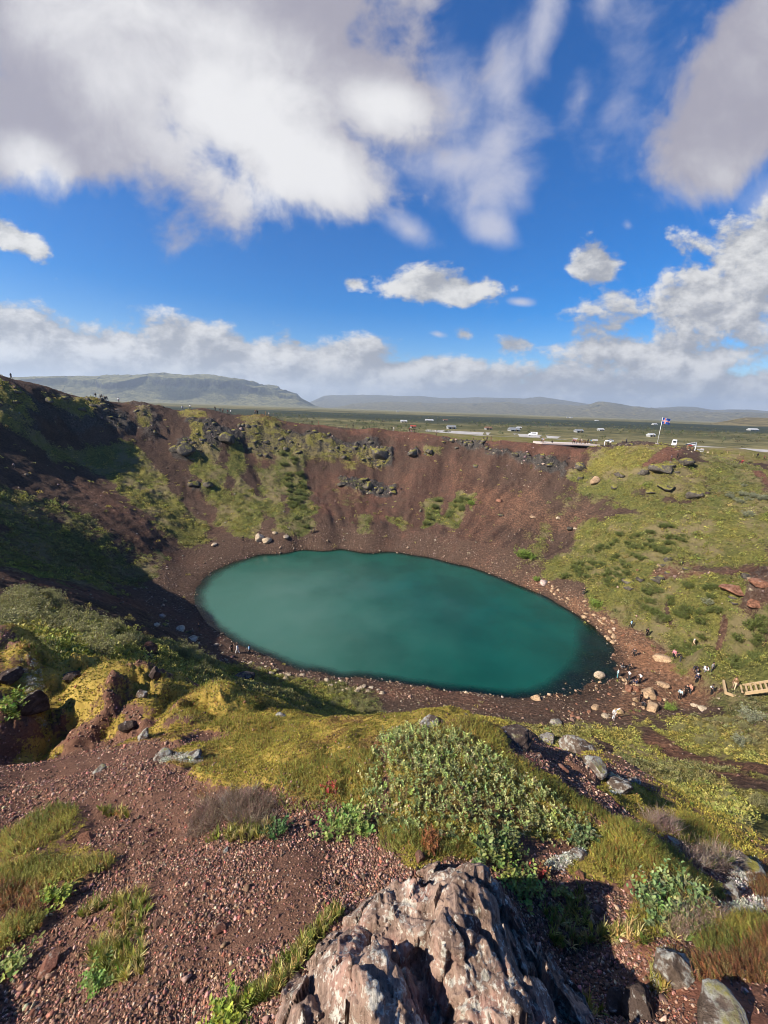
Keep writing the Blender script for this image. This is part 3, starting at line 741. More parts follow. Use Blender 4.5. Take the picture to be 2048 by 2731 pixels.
# ---------------------------------------------------------------- hills on the horizon
def hill_mat(name, lo, hi, top, cliff=None):
    m, nt = new_mat(name)
    pos = nt.n('ShaderNodeNewGeometry').outputs['Position']
    nz = nt.n('ShaderNodeSeparateXYZ', {0: nt.n('ShaderNodeNewGeometry').outputs['Normal']}).outputs[2]
    z = nt.n('ShaderNodeSeparateXYZ', {0: pos}).outputs[2]
    n1 = nt.noise(pos, .0022, 8, .64); n2 = nt.noise(pos, .018, 7, .7)
    c = nt.mix(nt.smooth(n1, .38, .62), lo, hi)
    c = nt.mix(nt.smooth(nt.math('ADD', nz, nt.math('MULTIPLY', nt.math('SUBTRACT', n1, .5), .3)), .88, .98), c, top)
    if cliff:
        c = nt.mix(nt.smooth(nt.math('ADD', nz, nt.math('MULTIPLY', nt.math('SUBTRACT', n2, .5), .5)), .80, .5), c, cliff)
    c = nt.mix(nt.smooth(n2, .35, .7), nt.mix(1.0, c, (.5, .5, .5), 'MULTIPLY'), nt.mix(1.0, c, (1.45, 1.45, 1.4), 'MULTIPLY'))
    finish(nt, c, .95, nt.n('ShaderNodeBump', {'Strength': 1.0, 'Distance': 45.0, 'Height': n2}).outputs[0], .05)
    return m

def hill(name, pts, dist, depth, mat, profile, rough=.06, seed=0):
    """a ridge whose crest follows the given skyline; profile: (0..1 into the depth, 0..1 of crest height)"""
    pts = np.array(pts, float)
    cols = np.linspace(pts[0, 0], pts[-1, 0], 420)
    ys = np.interp(cols, pts[:, 0], pts[:, 1])
    k = np.array([1, 2, 3, 2, 1.]); k /= k.sum()
    ys = np.convolve(np.pad(ys, 2, 'edge'), k, 'valid')
    pf = np.array(profile)
    t = np.linspace(0, 1, 110)
    hgt = np.interp(t, pf[:, 0], pf[:, 1])
    tc = pf[np.argmax(pf[:, 1]), 0]
    V = []
    for cx, cy in zip(cols, ys):
        d = ray(cx, cy); hl = math.hypot(d[0], d[1])
        rc = dist + depth * tc
        H = EYE[2] + d[2] / hl * rc - PLAIN_Z
        r = dist + depth * t
        V.append(np.stack([d[0] / hl * r, d[1] / hl * r, H * hgt], 1))
    V = np.array(V)
    q = V.reshape(-1, 3)
    Hm = max(20.0, q[:, 2].max())
    env = (np.minimum(hgt * 4, 1) * (1 - .8 * sstep(hgt, .93, 1.0)))[None].repeat(len(cols), 0).ravel()
    nse = fbm(np.stack([q[:, 0] / (Hm * .9), q[:, 1] / (Hm * 2.4)], 1), 6, .55, seed, True)
    q[:, 2] += nse * Hm * rough * env
    q[:, 1] += nse * Hm * rough * 3 * env
    fade = np.minimum(1, np.minimum(np.arange(len(cols)), np.arange(len(cols))[::-1]) / 25.0).repeat(len(t))
    q[:, 2] = PLAIN_Z - 6 + (q[:, 2] + 6) * np.maximum(fade, .02)
    n_r = len(t)
    _i = np.arange(len(cols) - 1)[:, None] * n_r + np.arange(n_r - 1)[None]
    me = mesh_np(name, q, np.stack([_i + n_r, _i + n_r + 1, _i + 1, _i], -1).reshape(-1, 4), mat, True, True)
    return tag(link_obj(name, me), kind='structure')

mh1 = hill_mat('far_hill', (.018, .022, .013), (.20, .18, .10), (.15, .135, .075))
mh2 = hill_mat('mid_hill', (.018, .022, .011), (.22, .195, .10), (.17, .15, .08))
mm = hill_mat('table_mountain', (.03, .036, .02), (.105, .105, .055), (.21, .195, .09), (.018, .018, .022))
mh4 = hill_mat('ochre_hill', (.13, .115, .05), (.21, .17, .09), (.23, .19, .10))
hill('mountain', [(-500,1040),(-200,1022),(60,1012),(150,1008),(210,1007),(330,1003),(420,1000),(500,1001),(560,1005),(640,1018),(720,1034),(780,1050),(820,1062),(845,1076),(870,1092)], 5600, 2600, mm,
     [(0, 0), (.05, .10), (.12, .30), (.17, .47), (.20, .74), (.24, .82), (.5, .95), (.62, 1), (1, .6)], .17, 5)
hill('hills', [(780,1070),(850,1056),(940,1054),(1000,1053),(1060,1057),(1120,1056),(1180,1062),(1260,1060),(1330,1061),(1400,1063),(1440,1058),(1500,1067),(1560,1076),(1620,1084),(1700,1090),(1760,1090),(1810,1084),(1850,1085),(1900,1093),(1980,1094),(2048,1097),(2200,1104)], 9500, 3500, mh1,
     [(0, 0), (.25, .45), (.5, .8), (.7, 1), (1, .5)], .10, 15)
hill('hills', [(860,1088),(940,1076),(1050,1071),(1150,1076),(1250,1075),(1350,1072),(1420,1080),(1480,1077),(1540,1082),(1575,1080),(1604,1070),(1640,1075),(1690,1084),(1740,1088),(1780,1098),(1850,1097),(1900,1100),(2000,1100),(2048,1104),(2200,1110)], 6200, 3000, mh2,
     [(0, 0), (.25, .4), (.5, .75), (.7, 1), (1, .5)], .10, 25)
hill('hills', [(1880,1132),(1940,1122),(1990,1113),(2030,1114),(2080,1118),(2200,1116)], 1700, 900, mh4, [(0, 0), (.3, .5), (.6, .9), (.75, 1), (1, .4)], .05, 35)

# ---------------------------------------------------------------- air
def box_mesh(name, lo, hi, mat=None):
    x0, y0, z0 = lo; x1, y1, z1 = hi
    v = [(x0, y0, z0), (x1, y0, z0), (x1, y1, z0), (x0, y1, z0), (x0, y0, z1), (x1, y0, z1), (x1, y1, z1), (x0, y1, z1)]
    me = bpy.data.meshes.new(name)
    me.from_pydata(v, [], [(3, 2, 1, 0), (4, 5, 6, 7), (0, 1, 5, 4), (1, 2, 6, 5), (2, 3, 7, 6), (3, 0, 4, 7)])
    if mat: me.materials.append(mat)
    return me
mz = bpy.data.materials.new('haze'); mz.use_nodes = True
nt = NT(mz.node_tree)
pv = nt.n('ShaderNodeVolumePrincipled', {'Color': (.68, .82, 1.0, 1), 'Density': 7.8e-5, 'Anisotropy': .2})
nt.link(pv.outputs[0], nt.n('ShaderNodeOutputMaterial').inputs['Volume'])
tag(link_obj('haze', box_mesh('haze', (-14500, -14500, -14), (14500, 14500, 720), mz)), kind='stuff')
# ---------------------------------------------------------------- scattering
def ground_n(x, y, e=None):
    e = np.maximum(.02, np.hypot(x, y) * .01) if e is None else e
    gx = (ground_z(x + e, y) - ground_z(x - e, y)) / (2 * e); gy = (ground_z(x, y + e) - ground_z(x, y - e)) / (2 * e)
    n = np.stack([-gx, -gy, np.ones_like(gx)], 1)
    return n / np.linalg.norm(n, axis=1, keepdims=True)

def frames(n, up=None, lean=0.0):
    """n random yaw frames, their Z along up (n,3), leaning at random by up to `lean` radians"""
    z = np.zeros((n, 3)); z[:, 2] = 1
    if up is not None: z = z * .0 + up
    z = z + rng.normal(0, 1, (n, 3)) * lean * .6
    z /= np.linalg.norm(z, axis=1, keepdims=True)
    t = rng.normal(0, 1, (n, 3))
    x = np.cross(t, z); x /= np.linalg.norm(x, axis=1, keepdims=True) + 1e-9
    y = np.cross(z, x)
    return np.stack([x, y, z], 2)

def scatter_mesh(name, protos, P, Rm, Sc, C, mat, smooth=False, pick=None):
    n = len(P)
    pick = rng.integers(0, len(protos), n) if pick is None else pick
    Sc = np.asarray(Sc, float)
    if Sc.ndim == 1: Sc = Sc[:, None].repeat(3, 1)
    VV, FF, CC, off = [], [], [], 0
    for k, pr in enumerate(protos):
        m = np.where(pick == k)[0]
        if not len(m): continue
        pv, pf = pr[0], pr[1]
        w = np.einsum('nij,nvj->nvi', Rm[m], pv[None] * Sc[m][:, None]) + P[m][:, None]
        VV.append(w.reshape(-1, 3).astype(np.float32))
        FF.append((pf[None] + (np.arange(len(m)) * len(pv))[:, None, None] + off).reshape(-1, 3))
        tint = pr[2] if len(pr) > 2 else np.ones((len(pv), 3))
        CC.append((C[m][:, None] * tint[None]).reshape(-1, 3).astype(np.float32))
        off += len(m) * len(pv)
    me = mesh_np(name, np.concatenate(VV), np.concatenate(FF), mat, smooth)
    color_attr(me, 'col', np.clip(np.concatenate(CC), 0, 1))
    return me

def polar_points(n, r0, r1, a0=-58, a1=58):
    a = np.radians(rng.uniform(a0, a1, n)); r = np.exp(rng.uniform(math.log(r0), math.log(r1), n))
    return np.sin(a) * r, np.cos(a) * r, r

def pts_in(fn, pts, n, margin=0.0, warp=0.0):
    """n points spread over an outline of the photo that lies on the ground"""
    poly = world_poly(fn, pts)
    lo, hi = poly.min(0), poly.max(0)
    out = []
    while sum(len(o) for o in out) < n:
        q = lo + (hi - lo) * rng.random((n * 2, 2))
        d = sdist(poly, q[:, 0], q[:, 1], 50.0)
        out.append(q[d > margin])
        if len(out) > 60: break
    q = np.concatenate(out)[:n]
    return q[:, 0], q[:, 1]

def vary(base, n, amt=.25, hue=.08):
    b = np.asarray(base)[None] * (1 + rng.normal(0, amt, (n, 1)))
    return np.clip(b * (1 + rng.normal(0, hue, (n, 3))), .004, 1)

def choose(cols, w, n, amt=.25, hue=.08):
    k = rng.choice(len(cols), n, p=np.array(w) / sum(w))
    return np.clip(np.array(cols)[k] * (1 + rng.normal(0, amt, (n, 1))) * (1 + rng.normal(0, hue, (n, 3))), .004, 1)

def col_mat(name, rough=.85, trans=0.0, spec=.15, speck=None):
    m, nt = new_mat(name)
    c = nt.n('ShaderNodeAttribute', attribute_name='col').outputs['Color']
    pos = nt.n('ShaderNodeNewGeometry').outputs['Position']
    if speck:
        f = nt.noise(pos, speck, 5, .7)
        c = nt.mix(nt.smooth(f, .3, .7), nt.mix(1.0, c, (.6, .58, .56), 'MULTIPLY'), nt.mix(1.0, c, (1.35, 1.35, 1.35), 'MULTIPLY'))
    b = nt.n('ShaderNodeBsdfPrincipled', {'Base Color': c, 'Roughness': rough, 'Specular IOR Level': spec})
    out = b.outputs[0]
    if trans:
        t = nt.n('ShaderNodeBsdfTranslucent', {'Color': nt.mix(1.0, c, (1.2, 1.25, .7), 'MULTIPLY')}).outputs[0]
        out = nt.n('ShaderNodeMixShader', {0: trans, 1: out, 2: t}).outputs[0]
    nt.link(out, nt.n('ShaderNodeOutputMaterial').inputs[0])
    return m
M_STONE = col_mat('scoria_stone', .95, 0, .1, 60.0)
M_FSTONE = col_mat('beach_stone', .95, 0, .1, 3.0)
M_LEAF = col_mat('leaf', .55, .28, .3)
M_MOSS = col_mat('moss', .9, .15, .1)
M_TWIG = col_mat('twig', .85, 0, .15)

def p_stone(npts=10, flat=.75):
    bm = bmesh.new()
    for _ in range(npts):
        v = rng.normal(0, 1, 3); v /= np.linalg.norm(v)
        v = v * rng.uniform(.75, 1.0) * np.array([1, rng.uniform(.65, 1), flat])
        bm.verts.new(v * .5)
    r = bmesh.ops.convex_hull(bm, input=bm.verts[:])
    bmesh.ops.delete(bm, geom=[g for g in r['geom_interior'] if isinstance(g, bmesh.types.BMVert)], context='VERTS')
    bmesh.ops.triangulate(bm, faces=bm.faces[:])
    bm.verts.index_update()
    v = np.array([q.co[:] for q in bm.verts]); f = np.array([[q.index for q in p.verts] for p in bm.faces])
    bm.free()
    return v, f

def _tri_mesh(V, Fc, T=None):
    V = np.array(V, float); Fc = np.array(Fc, int)
    return (V, Fc) if T is None else (V, Fc, np.array(T, float))

def p_clump(n=34, leaf=.2, h=.75, spike=0.0):
    V, Fc, T = [], [], []
    for _ in range(n):
        a = rng.uniform(0, 2 * math.pi); rr = math.sqrt(rng.random()) * .5; zz = rng.uniform(0.05, 1) * h * math.sqrt(max(.05, 1 - (rr / .52) ** 2))
        c = np.array([math.cos(a) * rr, math.sin(a) * rr, zz])
        d = c * np.array([1, 1, .5]) + rng.normal(0, .35, 3) + np.array([0, 0, .25 + spike]); d /= np.linalg.norm(d)
        s = np.cross(d, rng.normal(0, 1, 3)); s /= np.linalg.norm(s)
        L = leaf * rng.uniform(.6, 1.3)
        k = len(V); V += [c - s * L * .38, c + s * L * .38, c + d * L]
        Fc.append((k, k + 1, k + 2)); t = rng.uniform(.7, 1.3); T += [[t, t, t]] * 3
    return _tri_mesh(V, Fc, T)

def p_grass(n=14, h=1.0, w=.035, bend=.55):
    V, Fc, T = [], [], []
    for _ in range(n):
        a = rng.uniform(0, 2 * math.pi); b = rng.uniform(.1, bend); L = h * rng.uniform(.5, 1.0)
        o = np.array([math.cos(a), math.sin(a), 0]); base = o * rng.uniform(0, .12); s = np.array([-o[1], o[0], 0]) * w
        p1 = base + o * b * L * .3 + np.array([0, 0, L * .55]); p2 = base + o * b * L * 1.1 + np.array([0, 0, L * (1 - b * .35)])
        k = len(V); V += [base - s, base + s, p1 - s * .7, p1 + s * .7, p2]
        Fc += [(k, k + 1, k + 3), (k, k + 3, k + 2), (k + 2, k + 3, k + 4)]
        t = rng.uniform(.75, 1.3); tt = [t * rng.uniform(.95, 1.15), t, t * .9]; T += [tt] * 5
    return _tri_mesh(V, Fc, T)

def p_sprig(n=22, h=1.0, leaf=.16, tip=None):
    """an upright heath stem set all round with small narrow leaves"""
    V, Fc, T = [], [], []
    lean = rng.normal(0, .22, 2)
    for i in range(n):
        t = (i + .5) / n
        c = np.array([lean[0] * t * t * h, lean[1] * t * t * h, t * h])
        a = i * 2.4 + rng.normal(0, .3); d = np.array([math.cos(a), math.sin(a), rng.uniform(.3, 1.1)]); d /= np.linalg.norm(d)
        s = np.cross(d, [0, 0, 1.0]); s /= np.linalg.norm(s)
        L = leaf * rng.uniform(.7, 1.2) * (1.1 - .4 * t)
        k = len(V); V += [c, c + d * L * .5 + s * L * .26, c + d * L, c + d * L * .5 - s * L * .26]
        Fc += [(k, k + 1, k + 2), (k, k + 2, k + 3)]
        q = rng.uniform(.75, 1.25); col = [q, q, q]
        if tip is not None and t > .72: col = [q * tip[0], q * tip[1], q * tip[2]]
        T += [col] * 4
    return _tri_mesh(V, Fc, T)

def oval_leaf(V, Fc, c, d, up, L, wd):
    s = np.cross(d, up); s /= np.linalg.norm(s) + 1e-9
    n = np.cross(s, d)
    k = len(V)
    V += [c, c + d * L * .35 + s * wd + n * L * .1, c + d * L * .72 + s * wd * .85 + n * L * .06, c + d * L, c + d * L * .72 - s * wd * .85 + n * L * .06, c + d * L * .35 - s * wd + n * L * .1, c + d * L * .5]
    for a, b in ((0, 1), (1, 2), (2, 3), (3, 4), (4, 5), (5, 0)): Fc.append((k + a, k + b, k + 6))

def p_branch(n=9, h=1.0, leaf=.26):
    V, Fc, T = [], [], []
    lean = rng.normal(0, .35, 2)
    for i in range(n):
        t = .25 + .75 * (i + 1) / n
        c = np.array([lean[0] * t * h, lean[1] * t * h, t * h * (1 - .2 * t)])
        a = i * 2.4 + rng.normal(0, .5); d = np.array([math.cos(a), math.sin(a), rng.uniform(.25, .95)]); d /= np.linalg.norm(d)
        m = len(V); oval_leaf(V, Fc, c, d, np.array([0, 0, 1.0]), leaf * rng.uniform(.7, 1.15), leaf * .27)
        q = rng.uniform(.75, 1.3); T += [[q * rng.uniform(.92, 1.12), q, q * rng.uniform(.85, 1.1)]] * (len(V) - m)
    return _tri_mesh(V, Fc, T)

def p_twig(n=7, h=1.0, w=.012):
    V, Fc = [], []
    def bar(a, b, r):
        d = b - a; s = np.cross(d, rng.normal(0, 1, 3)); s = s / np.linalg.norm(s) * r; t = np.cross(d, s); t = t / np.linalg.norm(t) * r
        k = len(V); V.extend([a + s, a - s * .5 + t * .87, a - s * .5 - t * .87, b + s * .4, b - s * .2 + t * .35, b - s * .2 - t * .35])
        for i in range(3):
            j = (i + 1) % 3; Fc.extend([(k + i, k + j, k + 3 + j), (k + i, k + 3 + j, k + 3 + i)])
    for _ in range(n):
        a = np.array([rng.normal(0, .05), rng.normal(0, .05), -.03]); b = a + np.array([rng.normal(0, .28), rng.normal(0, .28), rng.uniform(.4, .75)]) * h
        bar(a, b, w)
        for _ in range(3):
            s = a + (b - a) * rng.uniform(.4, 1); bar(s, s + (b - a) * .3 + rng.normal(0, .13, 3) * h + np.array([0, 0, .1 * h]), w * .6)
    return _tri_mesh(V, Fc)

STONES = [p_stone(k_, f) for k_, f in ((8, .6), (9, .75), (8, .85), (10, .7), (8, .8), (9, .65))]
CLUMPS = [p_clump() for _ in range(6)]
LOWCL = [p_clump(26, .24, .42) for _ in range(4)]
GRASS = [p_grass() for _ in range(4)]
SPRIGS = [p_sprig() for _ in range(5)]
RSPRIGS = [p_sprig(tip=(1.8, .95, .6)) for _ in range(4)]
BRANCH = [p_branch() for _ in range(6)]
TWIGS = [p_twig() for _ in range(4)]
MOSSY = [p_grass(7, 1.0, .09, .9) for _ in range(4)]

def place(x, y, dz=0.0):
    return np.stack([x, y, ground_z(x, y) + dz], 1)

def stuff(name, *a, **k):
    return tag(link_obj(name, scatter_mesh(name, *a, **k)), kind='stuff')

# ---- gravel under the viewpoint
x, y, r = polar_points(420000, .55, 11, -76, 76)
v = lookup(grid(VEGM), x, y); rk = rng.random(len(x))
dens = np.clip(fbm(np.stack([x, y], 1) / .5, 3, .5, 71) * 1.4 + .62, .12, 1)
k = (rk < dens * (1 - .93 * sstep(v, .25, .5))) & (r < 11)
x, y, r = x[k], y[k], r[k]; n = len(x)
size = np.exp(rng.normal(math.log(.0118), .42, n)) * (.72 + .21 * r)
big = rng.random(n) < .008; size[big] *= rng.uniform(1.6, 2.4, big.sum())
C = choose([(.28, .155, .112), (.19, .108, .08), (.37, .235, .175), (.105, .068, .056), (.32, .125, .088), (.50, .38, .28)], [5, 4.5, 3, 3.5, 1.0, .8], n, .28)
stuff('gravel', STONES, place(x, y, size * .12), frames(n, ground_n(x, y), .9), size, C, M_STONE)

# ---- moss on the near cushions
x, y, r = polar_points(260000, 1.2, 13, -68, 68)
v = lookup(grid(VEGM), x, y); tp = lookup(grid(VTP), x, y)
k = (v > .5 + .25 * vnoise(np.stack([x, y], 1) / .12, 5)) & (rng.random(len(x)) < np.where(tp < .34, 1.0, .25))
x, y, r = x[k][:80000], y[k][:80000], r[k][:80000]; n = len(x)
size = rng.uniform(.010, .026, n) * (.55 + .22 * r)
pn = np.clip(.5 + .9 * fbm(np.stack([x, y], 1) / .8, 3, .5, 77), 0, 1)[:, None]
br = sstep(fbm(np.stack([x, y], 1) / .45, 4, .6, 78), .12, .45)[:, None]
C = (np.array([.38, .33, .08]) * pn + np.array([.17, .16, .04]) * (1 - pn)) * (1 - br) + np.array([.20, .13, .06]) * br
C = C * (1 + rng.normal(0, .22, (n, 1))) * (1 + rng.normal(0, .06, (n, 3)))
stuff('moss', MOSSY, place(x, y, -.003), frames(n, ground_n(x, y, .08), .5), size, np.clip(C, .01, 1), M_MOSS)

# ---- low cover on the crater walls and slopes
x, y, r = polar_points(60000, 13, 190, -52, 52)
v = lookup(grid(VEGM), x, y); tp = lookup(grid(VTP), x, y); pt = np.stack([x, y], 1)
pat = fbm(pt / 6.0, 4, .6, 88); z_ = ground_z(x, y)
k = rng.random(len(x)) < np.clip(sstep(v + pat * .45, .35, .95), np.where((r > 90) & (z_ > 5), np.clip(.05 + .12 * pat, .006, .2), .006), 1) * .8
x, y, r, tp, pat = x[k], y[k], r[k], tp[k], pat[k]; n = len(x)
pick = np.where(rng.random(n) < np.clip(tp * 1.3 - .15, .08, .85), rng.integers(0, 6, n), rng.integers(6, 10, n))
size = np.where(pick < 6, rng.uniform(.5, 1.15, n), rng.uniform(.5, 1.0, n)) * np.clip(.45 + r / 130, .5, 1.35)
g = np.clip(tp + pat * .5 + rng.normal(0, .15, n), 0, 1)[:, None]
C = np.array([.36, .31, .085]) * (1 - g) + np.array([.19, .215, .05]) * g
gr = (vnoise(pt[k] / 9.0, 99) > .55)[:, None]
dry = sstep(fbm(pt[k] / 7.0, 4, .6, 101), .05, .35)[:, None]
C = C * (1 - dry * .5) + np.array([.26, .20, .10]) * dry * .5
C = np.where(gr, C * .5 + np.array([.10, .10, .075]) * .5, C)
C = np.clip(C * (1 + rng.normal(0, .24, (n, 1))) * (1 + rng.normal(0, .07, (n, 3))), .01, 1)
xp, yp, rp_ = polar_points(9000, 242, 900, -30, 50)
kp = rng.random(9000) < np.clip(.25 + 1.5 * fbm(np.stack([xp, yp], 1) / 60., 3, .5, 60), .02, 1) * .6
xp, yp, rp_ = xp[kp], yp[kp], rp_[kp]; m_ = len(xp)
zp = np.array([plain_z(a, b) for a, b in zip(xp, yp)])
Pp = np.stack([xp, yp, zp - .1], 1)
Cp = choose([(.10, .11, .05), (.15, .14, .07), (.07, .085, .04)], [2, 2, 1], m_)
stuff('shrub_cover', CLUMPS + LOWCL, np.concatenate([place(x, y, -.05), Pp]), frames(n + m_, None, .25), np.concatenate([size, rng.uniform(1.5, 3.4, m_)]), np.concatenate([C, Cp]), M_LEAF, pick=np.concatenate([pick, rng.integers(0, 6, m_)]))

# ---- small stones on the beach and the walls
x, y, r = polar_points(100000, 15, 185, -52, 52)
b = lookup(grid(BEACH), x, y); v = lookup(grid(VEGM), x, y); rk = lookup(grid(ROCK), x, y); tn = lookup(grid(TAN), x, y); z = ground_z(x, y); sd_ = sdist(shore_w, x, y, 12.0)
pt = np.stack([x, y], 1)
pr = np.clip(b * (.30 + 1.1 * fbm(pt / 4.0, 3, .5, 44)) + rk * .55 + .55 * np.exp(-(sd_ / 1.3) ** 2) + .10 + .12 * fbm(pt / 8.0, 3, .5, 45), .01, 1) * (1 - .8 * sstep(v, .4, .7)) * (z > -1.2)
k = rng.random(len(x)) < pr * .75
x, y, r, b, tn, rk = x[k], y[k], r[k], b[k], tn[k], rk[k]; n = len(x)
size = np.exp(rng.normal(math.log(.25), .5, n)) * np.clip(.5 + r / 110, .5, 1.6) * (1 + rk * .8)
w_ = np.clip(b * .35 + tn, 0, 1)[:, None]
C = choose([(.14, .10, .08), (.07, .055, .047), (.30, .24, .20)], [4, 3, 2.4], n) * (1 - w_) + choose([(.36, .24, .155), (.22, .125, .08), (.50, .39, .27)], [4, 3, 2], n) * w_
print('stones', n)
stuff('stones', STONES, place(x, y, size * .05), frames(n, ground_n(x, y), .5), size, C, M_FSTONE)
# ---------------------------------------------------------------- rocks
def p_rock(sub=3, seed=0, cuts=11, rough=.10, asp=(1, .8, .7)):
    r_ = np.random.default_rng(seed)
    bm = bmesh.new()
    bmesh.ops.create_icosphere(bm, subdivisions=sub, radius=1.0)
    bm.verts.index_update()
    v = np.array([q.co[:] for q in bm.verts]); f = np.array([[q.index for q in p.verts] for p in bm.faces]); bm.free()
    for _ in range(cuts):
        n = r_.normal(0, 1, 3); n /= np.linalg.norm(n); d = r_.uniform(.52, .82)
        e = np.maximum(0, v @ n - d); v = v - e[:, None] * n
    nn = v / np.linalg.norm(v, axis=1, keepdims=True)
    v = v + nn * (fbm(v * 1.8 + seed, 5, .58, seed) * rough + fbm(v * np.array([2, 2, 7.]) + seed, 3, .5, seed + 9, True) * rough * .45)[:, None]
    v = v * np.array(asp)
    s = (v.max(0) - v.min(0))
    return v / s[0], f

def rock_mat(name, base, lichen, amt, moss=0.0, scale=1.0, red=None):
    """lichen-grown rock; scale: noise periods per metre"""
    m, nt = new_mat(name)
    pos = nt.n('ShaderNodeNewGeometry').outputs['Position']
    nz = nt.n('ShaderNodeSeparateXYZ', {0: nt.n('ShaderNodeNewGeometry').outputs['Normal']}).outputs[2]
    n1 = nt.noise(pos, 3.5 * scale, 8, .66); n2 = nt.noise(pos, 14 * scale, 8, .7); n3 = nt.noise(pos, 45 * scale, 5, .7)
    c = nt.mix(nt.smooth(n1, .35, .65), [k * .5 for k in base], [k * 1.3 for k in base])
    if red: c = nt.mix(nt.smooth(nt.noise(pos, 2.2 * scale, 4, .6), .48, .62), c, red)
    c = nt.mix(nt.smooth(n2, .4, .72, 0, .6), c, [k * 1.9 for k in base])
    if amt > 0:
        lf = nt.smooth(nt.math('ADD', nt.math('ADD', nt.math('MULTIPLY', n1, .5), nt.math('MULTIPLY', n2, .7)), nt.math('MULTIPLY', nz, .12)), .80 - amt * .35, .90 - amt * .35)
        c = nt.mix(lf, c, nt.mix(nt.smooth(n3, .35, .65), [k * .6 for k in lichen], lichen))
    if moss > 0:
        mf = nt.smooth(nt.math('ADD', nt.math('MULTIPLY', nz, .8), nt.math('MULTIPLY', nt.math('SUBTRACT', n1, .5), 2.0)), .95 - moss * .5, 1.15 - moss * .5)
        c = nt.mix(mf, c, nt.mix(nt.smooth(n2, .35, .65), (.12, .11, .025), (.26, .23, .06)))
    b1 = nt.n('ShaderNodeBump', {'Strength': .8, 'Distance': .06 / scale, 'Height': n2}).outputs[0]
    b2 = nt.n('ShaderNodeBump', {'Strength': .7, 'Distance': .015 / scale, 'Height': n3, 'Normal': b1}).outputs[0]
    finish(nt, c, .92, b2, .12)
    return m
MR_DARK = rock_mat('dark_lava_rock', (.10, .086, .07), (.32, .29, .23), .16, .85, .16)
MR_TAN = rock_mat('tan_boulder', (.34, .23, .14), (.46, .38, .27), .10, 0, .5)
MR_PALE = rock_mat('pale_boulder', (.42, .33, .23), (.55, .48, .38), .2, 0, .4)
MR_RED = rock_mat('red_scoria_rock', (.20, .095, .06), (.36, .30, .24), .08, 0, .25)
MR_LICH = rock_mat('lichen_rock', (.15, .11, .085), (.46, .45, .40), .40, .3, 1.0)
MR_NDARK = rock_mat('dark_near_rock', (.07, .05, .042), (.52, .50, .46), .12, .15, 1.0)
MR_BROWN = rock_mat('brown_near_rock', (.17, .10, .07), (.50, .47, .40), .22, .1, 1.0, (.20, .085, .06))

ROCK_ME = {}
def rock_me(kind, k, sub):
    key = (kind.name, k, sub)
    if key not in ROCK_ME:
        v, f = p_rock(sub, 100 + k, 9 + k % 4, .10 + .02 * (k % 3), (1, .7 + .05 * (k % 4), .55 + .1 * (k % 4)))
        ROCK_ME[key] = mesh_np('rock', v, f, kind, sub >= 5)
    return ROCK_ME[key]

def boulder(fn, x, y, w, mat, label, tall=1.0, sink=.3, k=None, sub=3, name='boulder', group=None, P=None, width=None):
    if P is None:
        px, py = fn(x, y)
        h = None
        for q in range(20):
            h = hit(Z1, px, py + 3 * q)
            if h is not None and math.hypot(h[0], h[1]) < 215: break
        if h is None: return None
        width = w * float((h - EYE) @ ray(CX, CY)) / F
        P = h
    k = int(rng.integers(0, 7)) if k is None else k
    o = link_obj(name, rock_me(mat, k, sub), None, (P[0], P[1], float(ground_z(P[0], P[1])[0]) + width * tall * (.36 - sink)))
    o.rotation_euler = (rng.normal(0, .12), rng.normal(0, .12), rng.uniform(0, 6.28))
    o.scale = (width, width, width * tall)
    return tag(o, label, 'rock', group)

